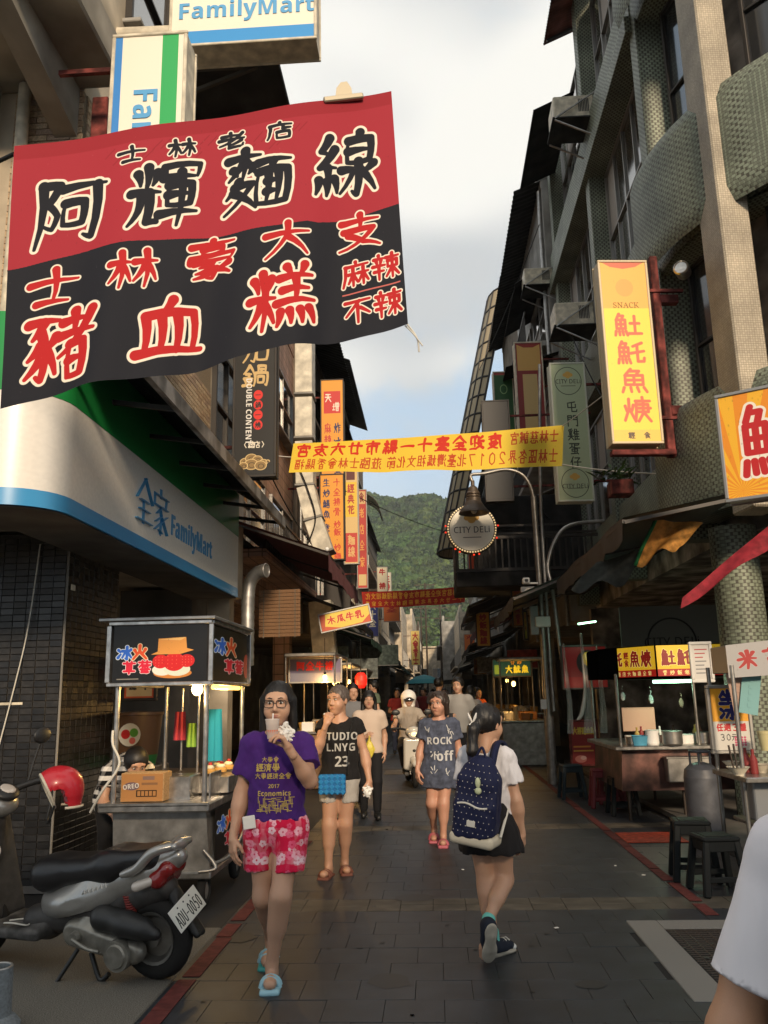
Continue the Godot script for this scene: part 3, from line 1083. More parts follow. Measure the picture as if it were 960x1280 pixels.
	mat("black_cloth", lin(0.012, 0.011, 0.011), 0.85, 0, {"rim": 0.2})
	mat("wood", lin(0.23, 0.13, 0.07), 0.65, 0, {"dirt": "fine", "scale": 1.5})
	# woven green mosaic
	var n := 256
	var im := Image.create(n, n, false, Image.FORMAT_RGB8)
	var hm := Image.create(n, n, false, Image.FORMAT_L8)
	R.seed = 21
	im.fill(lin(0.10, 0.098, 0.074))
	hm.fill(Color(0.1, 0.1, 0.1))
	var rows := 4
	var rh := n / rows
	for r in rows:
		for k in 2:
			var x0 := k * 128 + (64 if r % 2 else 0)
			var t := R.randf_range(0.86, 1.08)
			var tc := lin(0.335 * t, 0.385 * t, 0.285 * t)
			for part_x in [[8, 92], [102, 120]]:
				var tall := rh - 8 if part_x[0] == 8 else rh - 8
				var yy := r * rh + 4
				if part_x[0] == 102:
					yy = r * rh + 16
					tall = rh - 40
					tc = lin(0.12, 0.118, 0.088)
				for xx in range(part_x[0], part_x[1]):
					for q in tall:
						im.set_pixel((x0 + xx) % n, yy + q, tc)
						hm.set_pixel((x0 + xx) % n, yy + q, Color.WHITE if part_x[0] == 8 else Color(0.25, 0.25, 0.25))
	var it := ImageTexture.create_from_image(im)
	mat("green_mosaic", Color.WHITE, 0.5, 0, {"tex": it, "repeat": true, "tri": true, "uvs": Vector3.ONE * 6.2, "height": ImageTexture.create_from_image(hm), "bump": 0.5, "over": "wash"})
	# small square mosaic
	im = Image.create(n, n, false, Image.FORMAT_RGB8)
	hm = Image.create(n, n, false, Image.FORMAT_L8)
	im.fill(lin(0.30, 0.24, 0.17))
	hm.fill(Color(0.2, 0.2, 0.2))
	for r in 8:
		for k in 8:
			var t := R.randf_range(0.82, 1.1)
			im.fill_rect(Rect2i(k * 32 + 2, r * 32 + 2, 28, 28), lin(0.60 * t, 0.52 * t, 0.39 * t))
			hm.fill_rect(Rect2i(k * 32 + 3, r * 32 + 3, 26, 26), Color.WHITE)
	mat("beige_mosaic", Color.WHITE, 0.55, 0, {"tex": ImageTexture.create_from_image(im), "repeat": true, "tri": true, "uvs": Vector3.ONE * 4.5, "height": ImageTexture.create_from_image(hm), "bump": 0.3, "over": "wash"})
	# pink facing with darker joints
	im = Image.create(n, n, false, Image.FORMAT_RGB8)
	im.fill(lin(0.20, 0.13, 0.10))
	for r in 4:
		for k in 4:
			var t := R.randf_range(0.85, 1.1)
			im.fill_rect(Rect2i(k * 64 + 3, r * 64 + 3, 58, 58), lin(0.60 * t, 0.38 * t, 0.28 * t))
	mat("pink_tile", Color.WHITE, 0.55, 0, {"tex": ImageTexture.create_from_image(im), "repeat": true, "tri": true, "uvs": Vector3.ONE * 1.1, "over": "wash"})

func ground() -> void:
	var b := MB.new()
	var ext := []
	for i in 13:
		var row := []
		for j in 13:
			row.append(V(-600 + 100.0 * j, -0.012, -900 + 100.0 * i))
		ext.append(row)
	b.grid(ext)
	setting(b, "ground", mats.asphalt)
	b = MB.new()
	b.box(V(-4.6, -0.1, -3.9), V(6.2, 0.2, 4.4), 0.01)
	setting(b, "sidewalk", mats.pavement)
	# the street: a bed and its paving stones
	b = MB.new()
	b.box(V(0.62, -0.106, -20.2), V(4.26, 0.2, 36.4))
	var street := setting(b, "street", mats.grout)
	R.seed = 3
	var mesh_of := {}
	var far := {}
	var count := 0
	var z := -2.6
	var row := 0
	var bands := [-6.42, -10.05, -13.9, -18.0, -22.5]
	var band := 0
	var left := 0
	while z > -38.0:
		var kind := "slate"
		var step := 0.30
		if band < bands.size() and z - 0.15 < bands[band]:
			band += 1
			left = 2
		if left > 0:
			kind = "band"
			step = 0.18
			left -= 1
		var w := 0.30 if kind == "slate" else 0.24
		var x := -1.5 - (0.15 if row % 2 and kind == "slate" else 0.0)
		while x < 2.7:
			var x0 := maxf(x, -1.5)
			var x1 := minf(x + w, 1.24 if z - step / 2.0 > -6.06 and z - step / 2.0 < -4.78 else 2.72)
			if x1 - x0 > 0.06:
				var g: float = snappedf(x1 - x0 - 0.003, 0.002)
				var key := "%s %.3f" % [kind, g]
				if not mesh_of.has(key):
					var s := MB.new()
					s.box(V(0, -0.03, 0), V(g, 0.06, step - 0.003), 0.0012)
					mesh_of[key] = s.mesh()
				var tilt := Basis.from_euler(V(R.randf_range(-0.002, 0.002), 0, R.randf_range(-0.002, 0.002)))
				var at := Transform3D(tilt, V((x0 + x1) / 2.0, R.randf_range(-0.0015, 0.0015), z - step / 2.0))
				var m := "%s%d" % [kind, R.randi() % 5]
				if count < 300:
					part(mesh_of[key], "paver", mats[m], street, at)
					count += 1
				else:
					if not far.has(m):
						far[m] = SurfaceTool.new()
						far[m].begin(Mesh.PRIMITIVE_TRIANGLES)
					far[m].append_from(mesh_of[key], 0, at)
			x += w
		z -= step
		row += 1
	for m in far:
		part(far[m].commit(), "paving", mats[m], street).set_meta("kind", "stuff")
	# painted lines at the edges
	R.seed = 8
	for q in [[-1.42, -2.5, -9.5, 0.10], [1.86, -6.3, -21.0, 0.09]]:
		b = MB.new()
		var zz: float = q[1]
		while zz > q[2]:
			var len := R.randf_range(0.25, 0.8)
			var x: float = q[0] + R.randf_range(-0.008, 0.008)
			b.span(V(x - q[3] / 2.0, 0.004, zz - len), V(x + q[3] / 2.0, 0.007, zz))
			zz -= len + (R.randf_range(0.02, 0.09) if R.randf() < 0.5 else 0.004)
		setting(b, "road_marking", mats.red_paint)
	# granite frame with an iron grating
	var d := thing("drain_cover", "dark iron drain grating set in a pale granite frame in the paving", "drain cover", V(2.0, 0, -5.42))
	b = MB.new()
	for s in [-1.0, 1.0]:
		b.box(V(s * 0.66, -0.03, 0), V(0.2, 0.07, 1.52), 0.004)
		b.box(V(0, -0.03, s * 0.66), V(1.12, 0.07, 0.2), 0.004)
	part(b, "granite_frame", mats.granite, d)
	bx(d, "pit", mats.grout, V(0, -0.06, 0), V(1.12, 0.02, 1.12))
	b = MB.new()
	b.box(V(0, -0.02, 0.545), V(1.11, 0.04, 0.02))
	b.box(V(0, -0.02, -0.545), V(1.11, 0.04, 0.02))
	part(b, "grating_frame", mats.iron, d)
	var bar := MB.new()
	bar.box(V(0, -0.018, 0), V(1.1, 0.036, 0.013), 0.003)
	var bm := bar.mesh()
	for i in 26:
		part(bm, "grating_bar", mats.iron, d, Transform3D(Basis(), V(0, 0, -0.52 + i * 0.0416)))
	var rod := MB.new()
	rod.box(V(0, -0.016, 0), V(0.012, 0.03, 1.08), 0.003)
	bm = rod.mesh()
	for i in 16:
		part(bm, "grating_rod", mats.iron, d, Transform3D(Basis(), V(-0.5 + i * 0.0666, 0, 0)))
	# pale service lids farther up the street
	for q in [[V(-0.75, 0, -17.6), V(0.6, 0.02, 0.9), "pale concrete service lid in the paving beside the scooter rider"], [V(-0.55, 0, -27.0), V(0.6, 0.02, 0.9), "pale concrete service lid in the paving beyond the scooter rider"]]:
		b = MB.new()
		b.box(V(0, 0.002, 0), q[1], 0.006)
		b.box(V(0.0, 0.012, 0), V(0.08, 0.01, 0.16), 0.002)
		solo(b, "service_lid", mats.granite, q[2], "lid", Transform3D(Basis(), q[0]))
	# orange rubber mat by the stools
	b = MB.new()
	b.box(V(0, 0.008, 0), V(0.62, 0.008, 0.62), 0.003)
	solo(b, "floor_mat", mat("mat_orange", lin(0.42, 0.06, 0.03), 0.6, 0, {"dirt": "soft", "scale": 2.0}), "orange rubber mat lying on the dark paving by the stools", "mat", Transform3D(Basis(), V(2.22, 0, -9.45)))
	# trodden gum and oil spots
	R.seed = 78
	var spots := MB.new()
	for i in 170:
		var at := V(R.randf_range(-1.4, 2.6), 0.002 + i * 0.00001, R.randf_range(-14, -3.2))
		var rr := R.randf_range(0.008, 0.022) if i > 14 else R.randf_range(0.05, 0.14)
		var pts := []
		for k in 11:
			pts.append(at + V(cos(TAU * k / 11.0) * rr * R.randf_range(0.75, 1.1), 0, sin(TAU * k / 11.0) * rr * R.randf_range(0.75, 1.1)))
		spots.face(pts, Vector3.UP)
	tag(solo(spots, "gum_spots", mat("gum", lin(0.02, 0.019, 0.018), 0.55), "trodden gum and oil spots dotted over the paving", "stain"), "", "", "", "stuff")
	# litter
	var lit := MB.new()
	lit.box(V(0, 0.006, 0), V(0.03, 0.004, 0.02), 0.001)
	var lm := lit.mesh()
	for q in [[V(1.55, 0, -8.0), "tiny white paper scrap by the red line before the stools"], [V(1.7, 0, -7.6), "tiny white paper scrap between the red line and the stools"], [V(0.75, 0, -6.0), "tiny white paper scrap behind the heel of the rucksack wearer"], [V(0.2, 0, -7.9), "tiny white paper scrap in mid street by the pale paving band"]]:
		solo(lm, "paper_scrap", mats.white_paint, q[1], "litter", Transform3D(Basis(Vector3.UP, q[0].x * 9.0), q[0] + V(0, 0.002, 0)), "scraps on the paving")

func hill() -> void:
	var f := FastNoiseLite.new()
	f.seed = 4
	f.frequency = 0.006
	f.fractal_octaves = 4
	var hgt := func(x: float, z: float) -> float:
		var t := smoothstep(-230.0, -620.0, z)
		return (t * (138.0 - 0.00008 * (x + 60) * (x + 60) * 10.0) + f.get_noise_2d(x, z) * 16.0 * t) - 1.0
	var b := MB.new()
	var rows := []
	for i in 40:
		var row := []
		var z := -760.0 + i * 15.0
		for j in 50:
			var x := -370.0 + j * 15.0
			row.append(V(x, hgt.call(x, z), z))
		rows.append(row)
	b.grid(rows)
	setting(b, "hill", mat("hill_soil", lin(0.04, 0.05, 0.025), 0.95, 0, {"dirt": "soft", "scale": 0.02}))
	# woodland: leafy crowns, many copies
	R.seed = 14
	var kinds := []
	for k in 3:
		var c := MB.new()
		c.use_col = true
		for i in 240:
			var d := V(R.randfn(), R.randfn() * 0.8, R.randfn()).normalized()
			d.y = absf(d.y) * 1.0 - 0.25
			var lump := 0.78 + 0.22 * sin(d.x * 5.0 + k) * cos(d.z * 4.0 + k * 2.0)
			var at := d * lump * R.randf_range(0.8, 1.0)
			var bs := Basis.from_euler(V(R.randf() * 6.0, R.randf() * 6.0, R.randf() * 6.0))
			var s := R.randf_range(0.14, 0.26)
			var t := R.randf_range(0.65, 1.35)
			c.col = Color(0.046 * t, 0.078 * t, 0.026 * t)
			c.face([at + bs * V(-s, 0, -s * 0.5), at + bs * V(s, 0, -s * 0.6), at + bs * V(s * 0.8, s * 0.3, s * 0.7), at + bs * V(-s * 0.7, s * 0.2, s * 0.6)], d)
		kinds.append(c.mesh())
	var leaf := mat("far_leaf", Color.WHITE, 0.8, 0, {"vc": true})
	for k in 3:
		var mm := MultiMesh.new()
		mm.transform_format = MultiMesh.TRANSFORM_3D
		mm.use_colors = true
		mm.mesh = kinds[k]
		mm.instance_count = 1500
		for i in 1500:
			var z := R.randf_range(-640, -235)
			var wide := 0.16 * absf(z) + 12.0
			var x := R.randf_range(-wide, wide * 0.75)
			var s := R.randf_range(2.6, 7.5)
			mm.set_instance_transform(i, Transform3D(Basis(Vector3.UP, R.randf() * TAU).scaled(V(s, s * R.randf_range(0.8, 1.25), s)), V(x, hgt.call(x, z) + s * 0.45, z)))
			var t := R.randf_range(0.5, 1.6)
			mm.set_instance_color(i, Color(t * R.randf_range(0.85, 1.25), t, t * R.randf_range(0.7, 1.1)))
		var o := MultiMeshInstance3D.new()
		o.multimesh = mm
		o.material_override = leaf
		o.name = numbered("hillside_woodland")
		add_child(o)
		tag(o, ["dense green woodland covering the hill beyond the street", "darker tree crowns mixed through the hill woodland", "lighter tree crowns mixed through the hill woodland"][k], "woodland", "", "stuff")

func window_unit(parent: Node3D, at: Transform3D, w: float, h: float, cols: int, rows: int, fm: Material, gm: Material, lit := -1, sill := true) -> void:
	# a window in its frame, looking along local +z; its own middle is the origin
	var f := MB.new()
	var t := 0.05
	f.box(V(0, h / 2 - t / 2, 0), V(w, t, 0.09), 0.005)
	f.box(V(0, -h / 2 + t / 2, 0), V(w, t, 0.09), 0.005)
	for s in [-1.0, 1.0]:
		f.box(V(s * (w / 2 - t / 2), 0, 0), V(t, h - 2 * t, 0.088), 0.005)
	for i in range(1, cols):
		f.box(V(-w / 2 + w * i / cols, 0, 0), V(0.035, h - 2 * t, 0.07), 0.004)
	for j in range(1, rows):
		f.box(V(0, -h / 2 + h * j / rows, 0.003), V(w - 2 * t, 0.035, 0.072), 0.004)
	var o := part(f, "window", fm, parent, at)
	var g := MB.new()
	g.box(Vector3.ZERO, V((w - t) / cols - 0.03, (h - t) / rows - 0.03, 0.012))
	var gmesh := g.mesh()
	for i in cols:
		for j in rows:
			var tilt := Basis.from_euler(V(R.randf_range(-0.006, 0.006), R.randf_range(-0.012, 0.012), 0))
			part(gmesh, "pane", gm if i * rows + j != lit else mats.curtain, o, Transform3D(tilt, V(-w / 2 + w * (i + 0.5) / cols, -h / 2 + h * (j + 0.5) / rows, -0.01)))
	if sill:
		bx(o, "sill", mats.grey_wall, V(0, -h / 2 - 0.03, 0.06), V(w + 0.12, 0.05, 0.2), 0.008)

func tiled(parent: Node3D, called: String, o: Vector3, along: Vector3, out: Vector3, w: float, h: float, tw: float, th: float, kind: String, stagger: float, limit: int, joint := 0.005, thick := 0.012) -> void:
	# pieces laid over a flat face: the first `limit` as pieces of their own, the rest joined
	var s := MB.new()
	s.box(Vector3.ZERO, V(tw - joint, th - joint, thick), 0.002)
	var sm := s.mesh()
	var rest := {}
	var rows := int(h / th)
	var made := 0
	for j in range(rows - 1, -1, -1):
		var shift := (fmod(j * stagger, 1.0)) * tw
		var k := 0
		var x := -shift
		while x < w - 0.02:
			var x0 := maxf(x, 0.0)
			var x1 := minf(x + tw, w)
			x += tw
			if x1 - x0 < tw * 0.3:
				continue
			var p := o + along * ((x0 + x1) / 2.0) + Vector3(0, (j + 0.5) * th, 0) + out * (thick / 2.0 + R.randf_range(-0.0015, 0.0015))
			var bs := Basis(along * ((x1 - x0 - joint) / (tw - joint)), Vector3.UP, along.cross(Vector3.UP))
			bs = bs * Basis.from_euler(V(R.randf_range(-0.006, 0.006), R.randf_range(-0.006, 0.006), 0))
			var m := "%s%d" % [kind, R.randi() % 4]
			if made < limit:
				part(sm, called, mats[m], parent, Transform3D(bs, p))
				made += 1
			else:
				if not rest.has(m):
					rest[m] = SurfaceTool.new()
					rest[m].begin(Mesh.PRIMITIVE_TRIANGLES)
				rest[m].append_from(sm, 0, Transform3D(bs, p))
	for m in rest:
		part(rest[m].commit(), called + "_cover", mats[m], parent).set_meta("kind", "stuff")

func corrugated(a: Vector3, b: Vector3, down: Vector3, wave := 0.076, amp := 0.014) -> MB:
	# ribbed sheet between edge a-b and the same edge moved by `down`
	var m := MB.new()
	var n := maxi(4, int(a.distance_to(b) / wave * 4.0))
	var nn := (b - a).cross(down).normalized()
	var top := []
	var bot := []
	for i in n + 1:
		var p := a.lerp(b, float(i) / n) + nn * amp * sin(TAU * i / 4.0)
		top.append(p)
		bot.append(p + down)
	m.grid([top, top.map(func(q): return q + down * 0.5), bot], Vector2.ZERO, Vector2.ONE, 0.004)
	return m

func ac_unit(at: Vector3, label: String, s := 1.0, turn := 0.0) -> void:
	# window unit in an iron cradle; +z looks at the viewer, the street side is -x
	var o := thing("air_conditioner", label, "air conditioner", at, turn, "air conditioners on the house fronts")
	var b := MB.new()
	b.box(V(0, 0.26 * s, 0), V(0.72, 0.46, 0.62) * s, 0.02)
	part(b, "casing", mats.cream_paint, o)
	b = MB.new()
	for i in 7:
		b.box(V((0.09 + 0.028 * i) * s, 0.28 * s, 0.312 * s), V(0.016, 0.26, 0.012) * s)
	part(b, "vent", mats.frame_dark, o)
	bx(o, "tray", mats.tin_black, V(0, 0.01 * s, 0), V(0.8, 0.03, 0.74) * s, 0.004)
	for q in [[0.36, 0.0, 0.52], [-0.36, -0.02, -0.42], [0.34, -0.02, -0.42]]:
		b = MB.new()
		b.bar(V(-0.36, q[1], q[0]) * s, V(0.41, q[2], q[0]) * s, 0.035, 0.02)
		part(b, "bracket", mats.galvanised, o)

func left_corner() -> void:
	var o := thing("corner_building", "corner building with buff brick piers, concrete balcony and black tiled ground-floor pillar", "building", V(0, 0, 0))
	var b := MB.new()
	b.span(V(-11, 3.05, -13), V(-2.97, 17.5, -6.38))
	b.span(V(-11, 0, -13.0), V(-6.0, 3.05, -7.2))
	b.span(V(-6.0, 0, -13.0), V(-3.1, 3.05, -12.7))
	part(b, "wall", mats.cream_wall, o)
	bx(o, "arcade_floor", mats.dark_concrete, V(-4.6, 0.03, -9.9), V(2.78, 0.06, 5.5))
	var p := bx(o, "pillar", mats.tile_joint, V(-3.9, 1.5, -7.77), V(1.376, 3.0, 1.216))
	R.seed = 41
	tiled(p, "tile", V(-4.588, 0, -7.162), V(1, 0, 0), V(0, 0, 1), 1.376, 3.0, 0.115, 0.057, "black_tile", 0.0, 150)
	tiled(p, "tile", V(-3.212, 0, -7.162), V(0, 0, -1), V(1, 0, 0), 1.216, 3.0, 0.115, 0.057, "black_tile", 0.0, 150)
	b = MB.new()
	b.box(V(-3.198, 1.5, -7.15), V(0.02, 3.0, 0.02), 0.006)
	part(b, "corner_bead", mats.granite, p)
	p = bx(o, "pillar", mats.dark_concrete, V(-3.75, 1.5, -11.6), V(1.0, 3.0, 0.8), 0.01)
	# brick piers
	p = bx(o, "brick_pier", mats.mortar, V(-3.28, 5.3, -6.44), V(0.62, 3.2, 0.14))
	tiled(p, "brick", V(-3.59, 4.6, -6.37), V(1, 0, 0), V(0, 0, 1), 0.64, 2.3, 0.21, 0.062, "brick", 0.5, 130, 0.007)
	p = bx(o, "brick_pier", mats.mortar, V(-3.02, 5.35, -9.75), V(0.12, 2.5, 2.1))
	tiled(p, "brick", V(-2.96, 4.1, -8.7), V(0, 0, -1), V(1, 0, 0), 2.1, 1.6, 0.21, 0.062, "brick", 0.5, 170, 0.007)
	p = bx(o, "brick_pier", mats.mortar, V(-3.02, 5.3, -6.75), V(0.12, 3.2, 0.62))
	tiled(p, "brick", V(-2.96, 5.0, -6.44), V(0, 0, -1), V(1, 0, 0), 0.62, 1.9, 0.21, 0.062, "brick", 0.5, 60, 0.007)
	# balcony slab and its bracket
	b = MB.new()
	b.box(V(-6.6, 7.1, -5.6), V(8.0, 0.38, 1.56), 0.02)
	part(b, "balcony_slab", mats.concrete, o)
	bx(o, "balcony_wall", mats.concrete, V(-6.7, 7.85, -4.95), V(7.7, 1.1, 0.16), 0.01)
	b = MB.new()
	b.prism(PackedVector2Array([W(-4.95, 6.908), W(-6.36, 6.908), W(-6.36, 6.42), W(-4.95, 6.74)]), -0.1, 0.1, Transform3D(Basis(V(0, 0, 1), V(0, 1, 0), V(-1, 0, 0)), V(-3.1, 0, 0)))
	part(b, "balcony_bracket", mats.concrete, o)
	for q in [[V(-2.94, 5.5, -8.0), 0.9, 1.7], [V(-2.94, 5.6, -11.6), 1.4, 1.7], [V(-2.94, 9.2, -8.4), 2.4, 1.6], [V(-2.94, 9.2, -11.4), 2.2, 1.6], [V(-2.94, 12.6, -8.4), 2.4, 1.6], [V(-2.94, 12.6, -11.4), 2.2, 1.6]]:
		window_unit(o, Transform3D(Basis(Vector3.UP, PI / 2), q[0]), q[1], q[2], 2, 2, mats.frame_dark, mats.glass_brown)
	# pipes
	for q in [[-3.46, 0.055, "cream_paint"], [-3.72, 0.04, "galvanised"]]:
		tb(o, "drain_pipe", mats[q[2]], [V(q[0], 3.0, -6.27), V(q[0], 6.9, -6.27)], q[1], 10)
	tb(o, "sign_arm", mats.cream_paint, [V(-3.3, 8.1, -7.05), V(-2.35, 8.12, -7.1)], 0.075, 10)
	b = MB.new()
	b.box(V(-2.72, 6.3, -6.2), V(0.14, 0.7, 0.1), 0.01)
	b.box(V(-2.86, 6.15, -6.22), V(0.3, 0.14, 0.12), 0.01)
	part(b, "sign_bracket", mats.rust_red, o)
	# dark steel canopy high over the sign
	var c := thing("steel_canopy", "dark steel window canopy projecting behind the big white sign", "canopy", V(-2.95, 8.2, -8.6))
	bx(c, "roof_sheet", mats.tin_black, V(0.75, 0.15, 0), V(1.5, 0.06, 1.8), 0.01, Basis(V(0, 0, 1), -0.12))
	b = MB.new()
	for z in [-0.8, 0.8]:
		b.bar(V(0, -0.4, z), V(1.3, 0.1, z), 0.04, 0.04)
		b.bar(V(0, 0.1, z), V(1.4, 0.08, z), 0.04, 0.04)
	part(b, "stay", mats.frame_dark, c)

func shop_front() -> void:
	# curved white fascia of the corner store
	var o := thing("store_fascia", "curved white store fascia with green top and blue stripe above the black tiles", "shop sign", V(0, 0, 0))
	var path := [W(-9.0, -5.35), W(-6.0, -5.35)]
	for i in 9:
		var a := PI / 2 * i / 8.0
		path.append(W(-3.0 + 0.4 * sin(a), -5.75 + 0.4 * cos(a)))
	for i in 6:
		path.append(W(-2.6, -5.75 - 5.25 * (i + 1) / 6.0))
	var strip := func(y0: float, y1: float, off: float, called: String, m: Material) -> void:
		var rows := []
		for y in [y1, y0]:
			var row := []
			for p in path:
				var d := W(off, off * 0.0)
				row.append(V(p.x + (off if p.x > -2.95 else 0.0), y, p.y + (off if p.y > -5.6 else 0.0)))
			rows.append(row)
		var s := MB.new()
		s.grid(rows, Vector2.ZERO, Vector2.ONE, 0.02)
		part(s, called, m, o)
	strip.call(2.96, 3.66, 0.0, "white_band", mat("sign_white", lin(0.80, 0.77, 0.71), 0.32, 0, {"dirt": "pore", "scale": 0.5}))
	strip.call(2.84, 2.96, 0.004, "blue_stripe", mat("sign_blue", lin(0.05, 0.29, 0.58), 0.32))
	strip.call(3.66, 4.25, 0.003, "green_band", mat("sign_green", lin(0.015, 0.26, 0.06), 0.35))
	var b := MB.new()
	var poly := PackedVector2Array()
	for p in path:
		poly.append(p)
	poly.append(W(-3.2, -11.0))
	poly.append(W(-3.2, -6.2))
	poly.append(W(-9.0, -6.2))
	b.prism(poly, -2.86, -2.83, Transform3D(Basis(V(1, 0, 0), V(0, 0, 1), V(0, -1, 0)), Vector3.ZERO))
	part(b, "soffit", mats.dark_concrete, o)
	bx(o, "end_panel", mats.sign_white, V(-2.9, 3.55, -11.0), V(0.58, 1.4, 0.02))
	var s := MB.new()
	var blue: Material = mats.sign_blue
	# lettering stands a little proud of the band; x runs away up the street
	var bs := Basis(V(0, 0, -1), V(0, 1, 0), V(1, 0, 0))
	for q in [["全", -7.05], ["家", -7.52]]:
		s = MB.new()
		for l in strokes(q[0]):
			for i in l.size() - 1:
				var pa := V(l[i].x / 100.0 * 0.42, 0.42 - l[i].y / 100.0 * 0.42, 0)
				var pb := V(l[i + 1].x / 100.0 * 0.42, 0.42 - l[i + 1].y / 100.0 * 0.42, 0)
				var e := (pb - pa).normalized() * 0.02
				s.bar(pa - e, pb + e, 0.05, 0.008)
		part(s, "lettering", blue, o, Transform3D(bs, V(-2.576, 3.08, q[1])))
	part(words("FamilyMart", 0.215, true, 0.008), "lettering", blue, o, Transform3D(bs, V(-2.576, 3.24, -8.85)))
	s = MB.new()
	# lean-to above it
	var a := thing("metal_awning", "long black corrugated awning above the curved white store fascia", "awning", Vector3.ZERO)
	part(corrugated(V(-2.95, 4.55, -5.3), V(-2.95, 4.55, -11.2), V(0.95, -0.62, 0), 0.15, 0.02), "roof_sheet", mats.tin_black, a)
	b = MB.new()
	b.box(V(-1.99, 3.86, -8.25), V(0.05, 0.15, 5.9), 0.01)
	part(b, "gutter", mats.tin_grey, a)
	for i in 7:
		b = MB.new()
		b.bar(V(-2.95, 4.0, -5.5 - i * 0.93), V(-2.05, 3.86, -5.5 - i * 0.93), 0.04, 0.04)
		part(b, "rafter", mats.frame_dark, a)

func box_sign(called: String, label: String, at: Vector3, size: Vector3, face: Material, turn := 0.0, wall_x := 0.0, frame: Material = null, back: Material = null) -> Node3D:
	# cabinet with a printed face on +z and -z; its middle is the origin
	var o := thing(called, label, "sign", at, turn)
	var f: Material = frame if frame else mats.frame_alu
	var b := MB.new()
	var h := size / 2.0
	b.box(Vector3.ZERO, size - V(0.02, 0.02, 0.02), 0.005)
	part(b, "cabinet", f, o)
	for s in [1.0, -1.0]:
		b = MB.new()
		var t := 0.03
		for q in [[V(0, h.y - t / 2, s * h.z), V(size.x, t, 0.03)], [V(0, -h.y + t / 2, s * h.z), V(size.x, t, 0.03)], [V(h.x - t / 2, 0, s * h.z), V(t, size.y - 2 * t, 0.03)], [V(-h.x + t / 2, 0, s * h.z), V(t, size.y - 2 * t, 0.03)]]:
			b.box(q[0], q[1], 0.006)
		part(b, "frame", f, o)
		b = MB.new()
		b.face([V(-h.x + t, -h.y + t, 0), V(h.x - t, -h.y + t, 0), V(h.x - t, h.y - t, 0), V(-h.x + t, h.y - t, 0)], V(0, 0, 1))
		part(b, "face_panel", face if s > 0 or back == null else back, o, Transform3D(Basis(Vector3.UP, 0.0 if s > 0 else PI), V(0, 0, s * (h.z + 0.003))))
	if wall_x != 0.0:
		for y in [-h.y * 0.7, h.y * 0.7]:
			b = MB.new()
			b.bar(V(signf(wall_x) * (h.x - 0.02), y, 0), V(wall_x, y, 0), 0.04, 0.04)
			part(b, "bracket", mats.rust_red, o)
	return o

